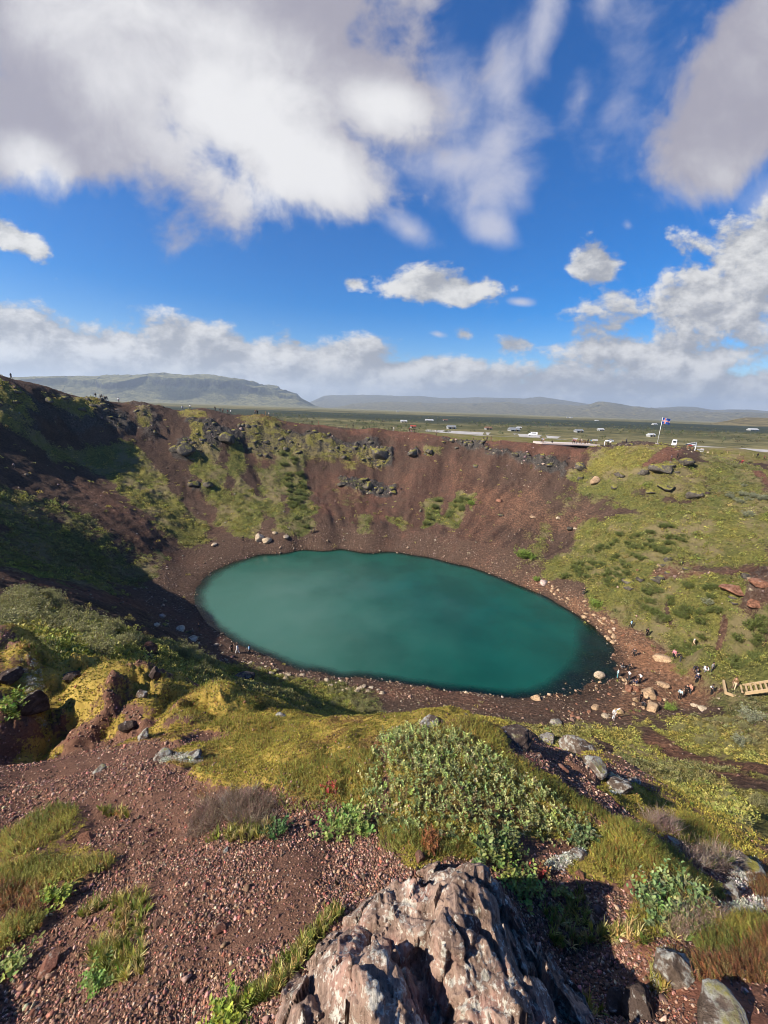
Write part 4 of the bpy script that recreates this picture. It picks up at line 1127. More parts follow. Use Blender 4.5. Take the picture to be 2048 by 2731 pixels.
for a in [
 (zD, 935, 657, 34, MR_PALE, 'pale wedge boulder standing in the shallow edge of the lake', 1.2), (zD, 1205, 582, 58, MR_TAN, 'broad brown boulder lying on the bare dirt beside a visitor in pink', .75),
 (zD, 1142, 738, 42, MR_TAN, 'blocky brown boulder behind a visitor in black on the rocky shore', 1.1), (zD, 1155, 800, 40, MR_TAN, 'tall brown split boulder rising from the rocky shore', 1.5), (zD, 1055, 712, 28, MR_RED, 'reddish round boulder at the feet of the crouching visitor in navy', 1.0),
 (zD, 1092, 712, 22, MR_RED, 'small reddish boulder next to the round reddish one', 1.0), (zD, 1200, 692, 30, MR_TAN, 'tan cracked boulder amid low green weeds on the dirt', .8), (zD, 1185, 752, 22, MR_RED, 'small dark red boulder leaning on the blocky brown one', 1.0),
 (zD, 915, 790, 26, MR_TAN, 'tan boulder with black shadow beside the lake, short of the white-clad visitor', .9), (zD, 955, 825, 22, MR_PALE, 'rounded pale boulder just before the white-clad visitor', 1.0), (zD, 1012, 808, 28, MR_TAN, 'rough brown boulder just behind the white-clad visitor', 1.1),
 (zD, 660, 752, 28, MR_TAN, 'pointed tan boulder at the near waterline of the lake', .9), (zD, 1380, 797, 32, MR_PALE, 'flat pale slab lying on the dirt short of the stairs', .5), (zD, 1345, 782, 20, MR_PALE, 'small pale stone next to the flat slab on the dirt', .6),
 (zD, 1500, 278, 60, MR_RED, 'long red ledge of rock cropping out of the grassy slope', .6), (zD, 1595, 348, 42, MR_RED, 'red block of rock on the slope over a dark gap', .8), (zD, 1620, 250, 60, MR_RED, 'wide weathered red rock sheet high on the grassy slope', .5),
 (zA, 1122, 772, 26, MR_PALE, 'tall pale boulder leaning at the head of the lake', 1.6), (zA, 1151, 782, 26, MR_PALE, 'round pale boulder next to the tall leaning one', 1.1), (zA, 1186, 748, 14, MR_PALE, 'small pale block on the slope foot above the two pale boulders', 1.1), (zA, 1235, 765, 20, MR_PALE, 'low pale stone on the berm beyond the two pale boulders', .7),
 (zC, 925, 85, 18, MR_PALE, 'lone pale stone on the dark berm at the head of the lake', .9), (zC, 1050, 670, 66, MR_NDARK, 'dark overhanging rock among the willow bushes above the beach', .7), (zC, 675, 435, 26, MR_PALE, 'flat pale slab, uppermost of those on the path beside the lake', .5),
 (zC, 775, 452, 32, MR_PALE, 'long pale slab in the middle of the path slabs', .5), (zC, 830, 492, 28, MR_PALE, 'pale slab lowest on the path beside the lake', .45), (zC, 712, 436, 24, MR_DARK, 'dark slab beside the uppermost pale one on the path', .5), (zC, 810, 465, 22, MR_DARK, 'grey slab propped behind the long pale one', .6),
 (zC, 640, 540, 44, MR_RED, 'reddish rock stump standing among willow bushes on the near slope', 1.0), (zC, 935, 518, 14, MR_PALE, 'small pale stone on the lakeside path near the walkers', .8),
 (zA, 845, 540, 32, MR_DARK, 'dark lava knob halfway down the wall between two green streaks', .9), (zA, 900, 545, 28, MR_DARK, 'dark lava knob beside the other under the green streak', .9), (zA, 1480, 537, 24, MR_DARK, 'grey lava block at the end of the middle outcrop', .9), (zA, 1590, 553, 34, MR_DARK, 'large grey lava block of the middle outcrop with pale top', .9), (zA, 1640, 570, 24, MR_DARK, 'lava block at the lower end of the middle outcrop', .9),
 (zA, 810, 398, 48, MR_DARK, 'bulging lava cliff block at the head of a green streak', 1.0), (zA, 762, 390, 34, MR_DARK, 'angular lava block beside the bulging cliff block', 1.0), (zA, 1640, 415, 60, MR_DARK, 'big rounded lava crag at the end of the long outcrop', 1.1), (zA, 985, 345, 50, MR_DARK, 'lava crag under the rim at the head of a gully', 1.0),
 (zB, 122, 405, 38, MR_DARK, 'round grey lava boulder alone on the red wall', .8), (zB, 198, 398, 24, MR_DARK, 'grey boulder with a green tuft on the red wall', .9), (zB, 295, 350, 17, MR_DARK, 'small dark boulder just under the red rim', .9), (zB, 258, 357, 15, MR_DARK, 'smaller dark boulder beside the one under the red rim', .9), (zB, 312, 382, 16, MR_DARK, 'dark stone at the start of the curved lava band', .9),
 (zB, 500, 610, 18, MR_RED, 'brown boulder stranded on the wall, uppermost of two', .9), (zB, 502, 672, 18, MR_DARK, 'mossy boulder stranded on the wall, lower of two', .9), (zB, 645, 680, 18, MR_TAN, 'tan flat stone on the brown wall', .6), (zB, 752, 685, 13, MR_PALE, 'pale pointed stone on the brown wall', 1.1), (zB, 805, 732, 20, MR_DARK, 'grey boulder near the edge of the grassy slope', .9), (zB, 826, 730, 12, MR_PALE, 'small pale stone beside the grey boulder on the wall', .8),
 (zB, 1340, 588, 46, MR_DARK, 'grey crag at the lower end of the grassy outcrop', .9), (zB, 1205, 475, 56, MR_DARK, 'large overhanging crag under the red path', .8), (zB, 1300, 446, 46, MR_DARK, 'jagged crag beside the bend of the red path', .8), (zB, 910, 525, 28, MR_TAN, 'pale brown block at the corner of the grassy ledge', 1.0), (zB, 850, 465, 36, MR_DARK, 'dark stepped block at the corner of the crater wall', .9), (zB, 1120, 490, 30, MR_DARK, 'grey crag between the grassy ledge and the red path', 1.0), (zB, 1022, 500, 30, MR_DARK, 'low dark crag on the grassy ledge', .8), (zB, 1150, 572, 30, MR_DARK, 'grey crag on grass under the overhanging one', .7), (zB, 1000, 550, 24, MR_DARK, 'small crag on the edge of the grassy slope', .8), (zB, 1220, 555, 50, MR_DARK, 'broad grey rock face on the grassy slope', .6),
]:
    boulder(a[0], a[1], a[2], a[3], a[4], a[5], *(a[6:7]))
# rocks of the outcrops that nothing tells apart
x, y, r = polar_points(9000, 60, 185, -50, 50)
rk = lookup(grid(ROCK), x, y)
k = np.where(rng.random(len(x)) < np.clip(rk * 1.4 - .35, 0, 1))[0][:165]
for i in k:
    a_ = math.degrees(math.atan2(x[i], y[i]))
    lab, grp = [q[1:] for q in ((-31, 'dark lava rock of the shaded outcrop under the highest part of the rim', 'lava rocks under the highest rim'), (-13, 'dark lava rock among the crags at the heads of the green streaks', 'lava rocks above the green streaks'),
               (8, 'dark lava rock in the long moss-grown outcrop above the red wall', 'lava rocks of the long outcrop'), (28, 'dark lava rock in the curved band under the viewing terrace', 'lava rocks under the terrace'), (99, 'dark lava rock cropping out of the grassy slope below the flagpole', 'lava rocks below the flagpole')) if a_ < q[0]][0]
    boulder(None, 0, 0, 0, MR_DARK, lab, rng.uniform(.7, 1.1), .42, sub=2, name='lava_rock', group=grp, P=(x[i], y[i], 0), width=rng.uniform(1.3, 3.2))
# loose beach stones
nb = 0
for pts, m, g, lab, n, s0, s1 in [
    ([(700,240),(760,250),(940,340),(1000,420),(1000,520),(900,440),(720,300),(640,230)], MR_TAN, 'stones along the lit lake shore', 'tan stone strewn along the lit shore below the grassy slope', 30, .5, 1.3),
    ([(560,760),(900,720),(980,690),(1000,760),(1150,830),(900,840),(640,790)], MR_RED, 'stones at the near end of the lake', 'dark reddish stone strewn over the near end of the shore', 16, .4, .9),
    ([(1000,650),(1160,690),(1230,760),(1180,830),(1080,800)], MR_TAN, 'stones between the visitors', 'tan stone lying among the visitors and boulders on the shore', 12, .4, .9)]:
    xs, ys = pts_in(zD, pts, n)
    for i in range(len(xs)):
        boulder(None, 0, 0, 0, m, lab, rng.uniform(.6, 1.0), .3, sub=2, name='beach_stone', group=g, P=(xs[i], ys[i], 0), width=rng.uniform(s0, s1))
xs, ys = pts_in(zC, [(1010,560),(1150,590),(1300,640),(1659,700),(1659,740),(1300,690),(1060,620)], 26)
for i in range(len(xs)):
    boulder(None, 0, 0, 0, MR_PALE, 'pale flat stone strewn along the path on the near shore', rng.uniform(.4, .8), .3, sub=2, name='beach_stone', group='pale stones on the near shore', P=(xs[i], ys[i], 0), width=rng.uniform(.5, 1.1))
# rocks round the viewpoint
for a in [
 (zC, 150, 790, 80, MR_NDARK, 'dark upright rock with white lichen streaks among moss cushions', 1.5, .25), (zC, 40, 660, 70, MR_NDARK, 'black mossy rock at the end of the moss cushions', .9, .25), (zC, 560, 875, 44, MR_NDARK, 'flat-faced dark stone in the shaded hollow under the moss', 1.0, .2), (zC, 622, 915, 36, MR_LICH, 'pale knobby stone in the shaded hollow', .8, .2),
 (zC, 668, 655, 34, MR_NDARK, 'dark white-spotted rock at the end of a moss cushion', 1.3, .2), (zC, 300, 660, 60, MR_NDARK, 'grey rock showing through the big moss cushion', .7, .3), (zC, 620, 740, 30, MR_LICH, 'small white-crusted rock between two moss cushions', 1.0, .2),
 (zE, 705, 195, 60, MR_LICH, 'grey lichen-crusted rock at the head of the gravel slope', .8, .3), (zE, 830, 195, 60, MR_LICH, 'flat lichen-crusted rock beside the moss at the head of the gravel', .5, .3), (zE, 435, 250, 40, MR_LICH, 'low lichen-crusted stone in the shaded gravel', .6, .3), (zE, 1215, 20, 34, MR_LICH, 'small grey lichen stone on the brink of the mossy hummock', .6, .3),
 (zF, 558, 120, 96, MR_NDARK, 'dark rock with grey lichen just over the brink, beside a moss cushion', .9, .35), (zF, 190, 55, 56, MR_LICH, 'pale lichen rock between two moss cushions on the brink', .8, .35), (zF, 700, 130, 60, MR_LICH, 'low rounded lichen rock below the brink', .7, .35), (zF, 745, 50, 40, MR_LICH, 'grey angular rock against the red dirt below the brink', .7, .3), (zF, 665, 190, 34, MR_BROWN, 'brown slab jutting over a shaded hollow', .5, .3),
 (zF, 830, 165, 90, MR_LICH, 'dome of pale lichen and moss on the ridge', .8, .3), (zF, 905, 230, 70, MR_LICH, 'pale lichen rock with a dark shaded side on the ridge', .9, .3), (zF, 1005, 325, 70, MR_LICH, 'white crusted rock on the ridge beside yellow moss', .7, .3), (zF, 770, 248, 30, MR_BROWN, 'pinkish stone on the ridge', .7, .25), (zF, 1075, 300, 36, MR_LICH, 'small white rock beside the yellow moss', .7, .3),
 (zF, 840, 625, 60, MR_LICH, 'white lichen lump at the foot of the crowberry mound', .6, .35), (zF, 1250, 570, 60, MR_BROWN, 'brown ledge of rock on the ridge with a pink streak', .5, .35), (zF, 1560, 690, 100, MR_LICH, 'white-crusted rock on the ridge end above red heath', .9, .3), (zF, 1500, 780, 60, MR_LICH, 'grey lichen rock in the shade of the crowberry mound', .8, .3),
 (zF, 1265, 1130, 120, MR_LICH, 'lichen-grown rock rising from the red gravel', 1.1, .3), (zF, 1010, 1290, 70, MR_NDARK, 'twin-topped dark rock with white lichen, smaller of the pair', 1.3, .25), (zF, 1095, 1300, 110, MR_NDARK, 'twin-topped dark rock with white lichen, larger of the pair', 1.2, .25), (zF, 1440, 1350, 160, MR_LICH, 'white-crusted slab at the bottom corner of the gravel', .6, .25), (zF, 1345, 1060, 30, MR_RED, 'small red stone on the gravel beside the lichen rock', .9, .2),
 (zF, 1060, 770, 40, MR_RED, 'upright red stone at the edge of the crowberry mound', 1.2, .2), (zF, 850, 705, 26, MR_RED, 'brick red stone under the crowberry mound', .8, .2), (zE, 940, 945, 36, MR_BROWN, 'square brown stone alone in the gravel', .8, .15), (zE, 215, 1105, 60, MR_BROWN, 'long brown stone near the corner of the gravel slope', .7, .2), (zE, 150, 1300, 26, MR_BROWN, 'light brown stone low on the gravel slope', .8, .2), (zE, 975, 600, 18, MR_LICH, 'pale cream pebble on the gravel below the dry heather', .8, .2), (zE, 690, 905, 28, MR_BROWN, 'brown stone beside the grass tuft in the gravel', .8, .2), (zE, 370, 555, 44, MR_RED, 'flat red-brown stone at the edge of the heath patch', .45, .2), (zF, 155, 635, 30, MR_BROWN, 'upright brown stone behind the big streaked rock', 1.6, .15),
]:
    boulder(*a, sub=5, name='rock')

# ---- the big streaked rock under the viewpoint: its own surface through measured points
def c_rock():
    pts = []
    def d(px, py, z, lift=0): p = at_depth(px, py, z); p[2] += lift; pts.append(p)
    for q in [(1110,2345,1.78),(1180,2318,1.76),(1230,2310,1.74),(1290,2316,1.74),(1340,2345,1.72),(1040,2375,1.80),(980,2410,1.80),(1150,2420,1.62),(1250,2430,1.58),(1340,2440,1.60),(1080,2470,1.60),(1000,2480,1.64),(1180,2520,1.48),(1280,2540,1.46),(1380,2550,1.50),
              (1420,2600,1.50),(1470,2680,1.46),(1510,2731,1.44),(1380,2470,1.66),(1300,2640,1.36),(1220,2610,1.39),(1400,2700,1.36),(1300,2731,1.28),(1200,2690,1.32),(930,2460,1.76),(900,2500,1.72),(870,2540,1.66),
              (940,2545,1.46),(1000,2530,1.45),(1040,2560,1.43),(900,2590,1.46),(950,2620,1.34),(1050,2640,1.33),(1090,2640,1.34),(1100,2700,1.28),(980,2700,1.26),(900,2680,1.34),(850,2650,1.46),(830,2731,1.36),(800,2690,1.42),(770,2731,1.41),(950,2760,1.2),
              (1080,2545,1.52),(1110,2600,1.49),(1150,2650,1.43),(1160,2590,1.46),(1170,2720,1.38),(1390,2731,1.27),(1360,2690,1.30)]: d(*q)
    return np.array(pts)
RP = c_rock()
edge_px = [(1440,2500),(1500,2560),(1560,2640),(1620,2731),(1400,2400),(1350,2310),(1250,2285),(1150,2295),(1050,2340),(960,2390),(880,2450),(820,2530),(760,2610),(710,2660),(670,2731)]
EP = []
for px, py in edge_px:
    h = hit(Z1, px, py); EP.append([h[0], h[1], h[2] - .05])
EP = np.array(EP)
back = np.array([[q[0] * 1.22, q[1] * 1.22, float(ground_z(q[0] * 1.22, q[1] * 1.22)[0]) - .22] for q in EP[:11]])
front = []
for px in (760, 900, 1050, 1200, 1350, 1500):
    p = at_depth(px, 2731, 1.3); q = p * np.array([.55, .55, 1]); front.append([q[0], q[1], p[2] - .12])
AP = np.concatenate([RP, EP, back, np.array(front)])
_K = np.sqrt(((AP[:, None, :2] - AP[None, :, :2]) ** 2).sum(-1) + .02 ** 2)
_n = len(AP); _A = np.zeros((_n + 1, _n + 1)); _A[:_n, :_n] = -_K + np.eye(_n) * 2e-3; _A[:_n, _n] = 1; _A[_n, :_n] = 1
_wr = np.linalg.solve(_A, np.concatenate([AP[:, 2], [0]]))
lo, hi = AP[:, :2].min(0) - .05, AP[:, :2].max(0) + .05
NX, NY = 330, 330
gx, gy = np.meshgrid(np.linspace(lo[0], hi[0], NX), np.linspace(lo[1], hi[1], NY), indexing='ij')
q2 = np.stack([gx.ravel(), gy.ravel()], 1)
zr = np.concatenate([-np.sqrt(((q2[s:s + 20000, None] - AP[None, :, :2]) ** 2).sum(-1) + .02 ** 2) @ _wr[:_n] + _wr[_n] for s in range(0, len(q2), 20000)])
strk = np.stack([q2[:, 0] * 1.0 + q2[:, 1] * .35, q2[:, 1] * .94 - q2[:, 0] * .35], 1)
dis = fbm(strk * np.array([26, 9.0]), 4, .6, 201, True) * .013 + fbm(strk * np.array([8, 3.6]) + fbm(q2 * 5, 2, .5, 9)[:, None] * .5, 4, .6, 202) * .040 + fbm(q2 * 26, 4, .6, 203) * .014 + fbm(q2 * 70, 3, .6, 209) * .007 + fbm(strk * np.array([34, 12]), 3, .6, 210, True) * .011
cr = fbm(strk * np.array([5, 1.6]) + 7, 3, .5, 207, True)
dis = dis * .45
for ns_, tl_, of_, sd_ in ((60, .21, .011, 1), (330, .30, .005, 2)):      # fracture faces, each with its own tilt
    rs_ = np.random.default_rng(40 + sd_)
    sp_ = lo + (hi - lo) * rs_.random((ns_, 2)); tt_ = rs_.normal(0, tl_, (ns_, 2)); ff_ = rs_.normal(0, of_, ns_)
    wq = q2 + np.stack([fbm(q2 * 9, 3, .5, 230 + sd_), fbm(q2 * 9, 3, .5, 240 + sd_)], 1) * .03
    k_ = np.concatenate([np.argmin(((wq[s:s + 20000, None] - sp_[None]) ** 2).sum(-1), 1) for s in range(0, len(wq), 20000)])
    dis += np.clip(ff_[k_] + ((wq - sp_[k_]) * tt_[k_]).sum(1), -.07, .07)
dis -= .06 * sstep(cr, .55, .85) + .042
stp = zr * 9 + fbm(q2 * 5, 3, .5, 204) * 1.2
dis += (np.abs((stp % 1) - .5) - .25) * .03
blk = fbm(q2 * 6.5, 3, .5, 208) * 4
dis += (np.floor(blk) + sstep(blk % 1, .75, 1.0)) * .012
zr = zr + dis
ins = zr > ground_z(q2[:, 0], q2[:, 1]) - .14
idx = np.arange(NX * NY).reshape(NX, NY)
qd = np.stack([idx[:-1, :-1], idx[1:, :-1], idx[1:, 1:], idx[:-1, 1:]], -1).reshape(-1, 4)
qd = qd[ins[qd].all(1)]
used = np.unique(qd); rm = np.full(NX * NY, -1); rm[used] = np.arange(len(used))
jit = np.stack([fbm(np.concatenate([q2 * 14, zr[:, None] * 14], 1), 3, .5, 205), fbm(np.concatenate([q2 * 14, zr[:, None] * 14], 1), 3, .5, 206)], 1) * .012
m_big, nt = new_mat('streaked_rock')
pos = nt.n('ShaderNodeNewGeometry').outputs['Position']
nz = nt.n('ShaderNodeSeparateXYZ', {0: nt.n('ShaderNodeNewGeometry').outputs['Normal']}).outputs[2]
mp = nt.n('ShaderNodeMapping', {'Vector': pos, 'Rotation': (0, 0, .36), 'Scale': (1.0, .22, .4)}).outputs[0]
s1 = nt.noise(mp, 16, 9, .68, .6); s2 = nt.noise(pos, 9, 8, .68); s3 = nt.noise(pos, 60, 6, .72); s4 = nt.noise(pos, 3.2, 5, .6); s5 = nt.noise(pos, 26, 7, .7)
c = nt.mix(nt.smooth(s1, .36, .64), (.13, .086, .066), (.37, .255, .195))
c = nt.mix(nt.smooth(s4, .50, .60, 0, .7), c, nt.mix(nt.smooth(s1, .35, .65), (.24, .115, .09), (.48, .29, .23)))
c = nt.mix(nt.smooth(s3, .5, .7, 0, .55), c, (.42, .32, .25))
c = nt.mix(nt.smooth(s3, .47, .30, 0, .7), c, (.035, .024, .02))
lf = nt.math('ADD', nt.math('ADD', nt.math('MULTIPLY', s2, .55), nt.math('MULTIPLY', s5, .75)), nt.math('ADD', nt.math('MULTIPLY', s4, .15), nt.math('MULTIPLY', nt.math('SUBTRACT', s3, .5), .35)))
c = nt.mix(nt.smooth(lf, .755, .815, 0, .85), c, nt.mix(nt.smooth(s3, .35, .62), (.30, .285, .235), (.60, .57, .49)))
c = nt.mix(nt.smooth(nt.math('ADD', s2, nt.math('MULTIPLY', s4, -.6)), .40, .5, 0, .45), c, (.15, .125, .04))
b1 = nt.n('ShaderNodeBump', {'Strength': .9, 'Distance': .025, 'Height': s1}).outputs[0]
b2 = nt.n('ShaderNodeBump', {'Strength': .9, 'Distance': .008, 'Height': s3, 'Normal': b1}).outputs[0]
finish(nt, c, .9, b2, .15)
me = mesh_np('rock', np.stack([q2[used, 0] + jit[used, 0], q2[used, 1] + jit[used, 1], zr[used]], 1), rm[qd], m_big, False, True)
tag(link_obj('rock', me), 'big streaked brown rock with white lichen jutting from the gravel', 'rock')
# ---------------------------------------------------------------- heath, grass and shrubs round the viewpoint
def gather(lst):
    """points spread over several outlines: [(fn, pts, n)]"""
    X, Y = [], []
    for fn, pts, n in lst:
        a, b = pts_in(fn, pts, n); X.append(a); Y.append(b)
    return np.concatenate(X), np.concatenate(Y)

def sized(x, y, s0, s1, k=.10):
    r = np.hypot(x, y)
    return rng.uniform(s0, s1, len(x)) * (.7 + k * r)

# crowberry and heath: dense low stems
HEATH = [(zC, [(-40,560),(200,520),(420,590),(640,630),(690,700),(560,760),(300,850),(-20,720)], 2600), (zC, [(700,730),(900,780),(1100,790),(1300,790),(1050,900),(760,880)], 900), (zE, [(-60,560),(120,480),(250,420),(345,440),(300,520),(180,600),(0,660)], 1500), (zE, [(-60,690),(150,640),(300,640),(500,625),(470,665),(360,710),(200,760),(-60,740)], 1500), (zE, [(-60,930),(60,880),(190,870),(170,930),(30,1010),(-60,1060)], 700),
         (zE, [(900,110),(1150,40),(1300,60),(1250,140),(1120,170),(1020,260),(900,330),(830,270),(930,170)], 1300), (zE, [(1200,260),(1350,200),(1659,180),(1659,420),(1480,430),(1380,420),(1300,440),(1200,400)], 2000),
         (zF, [(-20,440),(150,520),(60,640),(-20,600)], 700), (zF, [(230,90),(420,60),(520,160),(700,290),(880,400),(1060,510),(950,560),(880,520),(700,400),(520,260)], 2200), (zF, [(60,560),(450,600),(480,660),(150,660)], 700),
         (zF, [(890,600),(1030,530),(1240,620),(1380,740),(1480,820),(1300,830),(1100,740),(960,740),(900,680)], 4200), (zF, [(1080,500),(1300,440),(1500,560),(1480,620),(1250,560)], 1500), (zF, [(1330,1000),(1560,890),(1700,930),(1500,1080),(1350,1060)], 1100), (zF, [(1060,320),(1300,320),(1480,480),(1400,520),(1200,440)], 1500),
         (zC, [(400,560),(640,620),(690,700),(560,690),(420,640)], 500), (zC, [(880,760),(1100,800),(1050,900),(800,860)], 500)]
x, y = gather(HEATH); n = len(x)
pn = np.clip(.5 + 1.2 * fbm(np.stack([x, y], 1) / .35, 3, .5, 301), 0, 1)[:, None]
C = (np.array([.34, .30, .065]) * pn + np.array([.18, .195, .045]) * (1 - pn)) * (1 + rng.normal(0, .2, (n, 1)))
C = np.where(rng.random((n, 1)) < .10, np.array([.32, .16, .045]), C)
stuff('heath', SPRIGS + RSPRIGS, place(x, y, -.008), frames(n, ground_n(x, y, .1), .5), sized(x, y, .030, .066), np.clip(C * (1 + rng.normal(0, .08, (n, 3))), .01, 1), M_LEAF,
      pick=np.where(rng.random(n) < .035, rng.integers(5, 9, n), rng.integers(0, 5, n)))
# red autumn heath
x, y = gather([(zF, [(1180,1030),(1330,1080),(1500,1080),(1700,930),(1700,1200),(1400,1180),(1200,1120)], 1500), (zF, [(1560,640),(1700,660),(1700,900),(1600,800)], 600), (zE, [(60,740),(170,740),(160,880),(60,880)], 260), (zF, [(150,560),(240,560),(240,650),(160,640)], 90), (zE, [(-20,750),(60,760),(40,860),(-20,880)], 150), (zE, [(840,340),(920,340),(910,380),(850,380)], 40)])
n = len(x)
stuff('red_heath', SPRIGS, place(x, y, -.005), frames(n, ground_n(x, y, .1), .5), sized(x, y, .035, .065), choose([(.24, .10, .05), (.30, .13, .05), (.22, .17, .06)], [2, 2, 3], n), M_LEAF)
# grass
GRASS_AT = [(zE, [(380,1000),(480,960),(620,1000),(630,1130),(520,1160),(390,1150)], 420), (zE, [(460,800),(560,760),(640,800),(620,960),(480,960)], 200), (zE, [(340,860),(420,800),(460,820),(360,880)], 90), (zE, [(1020,1230),(1150,1170),(1280,1010),(1340,960),(1450,850),(1480,880),(1300,1100),(1200,1220),(960,1340),(930,1340)], 620),
               (zE, [(880,560),(1000,470),(1180,480),(1170,540),(1060,560)], 300), (zF, [(690,830),(870,770),(880,900),(740,910)], 140), (zF, [(720,920),(1080,920),(1140,1010),(1000,960),(760,960)], 240), (zF, [(1160,1080),(1240,1080),(1230,1180),(1160,1170)], 110), (zF, [(880,1150),(960,1150),(950,1220),(890,1220)], 40),
               (zF, [(1080,830),(1330,800),(1420,900),(1300,1000),(1120,950)], 420), (zF, [(1240,330),(1500,420),(1600,560),(1500,560),(1300,440)], 300), (zC, [(90,600),(210,640),(180,680),(90,660)], 60), (zF, [(1380,620),(1520,620),(1520,670),(1400,680)], 80), (zE, [(430,420),(560,400),(560,440),(440,450)], 60)]
x, y = gather([(a, b, int(c * .42)) for a, b, c in GRASS_AT])
n = len(x)
stuff('grass', GRASS, place(x, y, -.004), frames(n, None, .4), sized(x, y, .05, .11), choose([(.20, .23, .06), (.30, .28, .09), (.42, .35, .18), (.13, .17, .04)], [3, 3, 3, 1.5], n), M_LEAF)
# lichen crumbs
x, y = gather([(zF, [(700,660),(850,610),(870,640),(760,690)], 200), (zF, [(980,270),(1060,310),(1030,370),(970,350)], 120), (zF, [(1500,680),(1600,630),(1640,680),(1540,780),(1480,800)], 200), (zE, [(680,180),(880,190),(870,220),(690,230)], 160), (zF, [(1200,1040),(1290,1080),(1180,1180)], 120), (zC, [(110,690),(190,690),(190,830),(140,830)], 160), (zF, [(1430,860),(1659,800),(1659,850),(1500,900)], 150)])
n = len(x)
stuff('lichen', CLUMPS, place(x, y, -.005), frames(n, None, .4), sized(x, y, .03, .06), choose([(.52, .50, .43), (.38, .37, .31)], [2, 2], n), M_MOSS)

def plant(name, label, cat, parts, group=None, loc=None):
    """a thing made of world-space meshes, its origin moved to its base"""
    o = bpy.data.objects.new(name, None); COL.objects.link(o); o.location = loc
    tag(o, label, cat, group)
    for pn, me in parts:
        me.transform(Matrix.Translation(-Vector(loc)))
        link_obj(pn, me, o)
    return o

def leafy(fn, pts, n, label, s=(.10, .18), cols=None, w=None, twigs=True, tpl=None, name='dwarf_willow', cat='shrub', group=None):
    x, y = pts_in(fn, pts, n); n = len(x)
    cols = cols or [(.17, .22, .065), (.24, .28, .10), (.11, .15, .05)]
    sz = sized(x, y, s[0], s[1])
    parts = [('leaves', scatter_mesh('leaves', tpl or BRANCH, place(x, y, 0), frames(n, None, .5), sz, choose(cols, w or [3, 2, 2], n, .2), M_LEAF))]
    if twigs:
        m = max(3, n // 3)
        parts.append(('stems', scatter_mesh('stems', TWIGS, place(x[:m], y[:m], -.02), frames(m, None, .5), sz[:m] * 1.05, vary((.17, .12, .08), m), M_TWIG)))
    cx, cy = float(x.mean()), float(y.mean())
    return plant(name, label, cat, parts, group, (cx, cy, float(ground_z(cx, cy)[0])))

leafy(zF, [(0,90),(150,70),(330,110),(450,180),(560,290),(700,360),(860,520),(800,600),(620,560),(420,560),(250,600),(80,560),(-60,500),(-90,300)], 1500, 'big leafy dwarf willow spread over the mossy hummock', (.05, .095), [(.27, .31, .10), (.36, .38, .16), (.16, .20, .07)], [3, 2, 2])
leafy(zE, [(1400,450),(1520,430),(1600,470),(1580,540),(1420,550)], 120, 'small bright green willow at the edge of the red gravel under the hummock', (.08, .14), [(.17, .25, .06), (.22, .28, .08)], [1, 1])
leafy(zF, [(380,590),(520,560),(600,640),(520,680),(400,670)], 90, 'green willow sprays just behind the crest of the streaked rock', (.08, .14))
leafy(zF, [(490,660),(560,670),(570,740),(500,740)], 30, 'yellow-green seedling beside the crest of the streaked rock', (.07, .12), [(.24, .28, .07), (.18, .24, .06)], [1, 1])
leafy(zF, [(560,740),(660,720),(690,800),(590,810)], 46, 'low leafy sprig on gravel below the red leaves', (.07, .12), [(.15, .22, .06), (.22, .27, .08)], [1, 1])
leafy(zF, [(715,760),(780,760),(780,800),(720,800)], 18, 'single light green sprig by the gravel step', (.06, .10), [(.20, .25, .07)], [1])
leafy(zF, [(1090,830),(1180,790),(1330,830),(1350,900),(1220,960),(1110,930)], 150, 'pale green broad-leaved willow on the lower mound', (.07, .12), [(.16, .23, .08), (.21, .27, .11)], [1, 1])
leafy(zF, [(800,560),(900,540),(900,600),(830,610)], 60, 'blue-green willow at the foot of the hummock beside white lichen', (.07, .12), [(.12, .17, .07), (.16, .21, .09)], [1, 1])
leafy(zE, [(1150,480),(1240,480),(1240,540),(1160,545)], 40, 'dark green little willow beside the dry heather', (.07, .11), [(.06, .12, .035), (.09, .15, .05)], [1, 1])
leafy(zE, [(210,790),(290,770),(295,810),(230,830)], 40, 'yellow-green herb standing alone on the gravel', (.07, .11), [(.26, .32, .06), (.20, .27, .05)], [1, 1], False, name='herb', cat='plant')
leafy(zE, [(380,1120),(450,1110),(460,1180),(390,1200)], 36, 'round-leaved green herb under the grass tuft', (.06, .10), [(.14, .23, .05), (.2, .28, .07)], [1, 1], False, name='herb', cat='plant')
leafy(zE, [(10,1070),(80,1050),(70,1110),(15,1120)], 28, 'pale herb at the edge of the gravel slope below the heath', (.07, .11), [(.27, .31, .10), (.2, .25, .08)], [1, 1], False, name='herb', cat='plant')
leafy(zE, [(940,1280),(1010,1250),(1020,1340),(940,1345)], 60, 'yellow-green herb growing against the side of the streaked rock', (.07, .11), [(.30, .34, .05), (.22, .28, .05)], [1, 1], False, name='herb', cat='plant')
leafy(zC, [(20,800),(100,790),(90,850),(20,840)], 50, 'light green herb in the shade of the black rock', (.10, .16), [(.2, .27, .05)], [1], False, name='herb', cat='plant')
leafy(zF, [(630,690),(700,680),(700,720),(640,725)], 16, 'small willow with crimson autumn leaves', (.06, .10), [(.28, .06, .045), (.24, .10, .05), (.30, .24, .09)], [2, 2, 1])
leafy(zE, [(1410,340),(1460,340),(1470,380),(1400,390)], 14, 'patch of scarlet leaves on dark gravel beside the hummock', (.05, .09), [(.36, .05, .04), (.22, .06, .04)], [1, 1], False, name='herb', cat='plant')
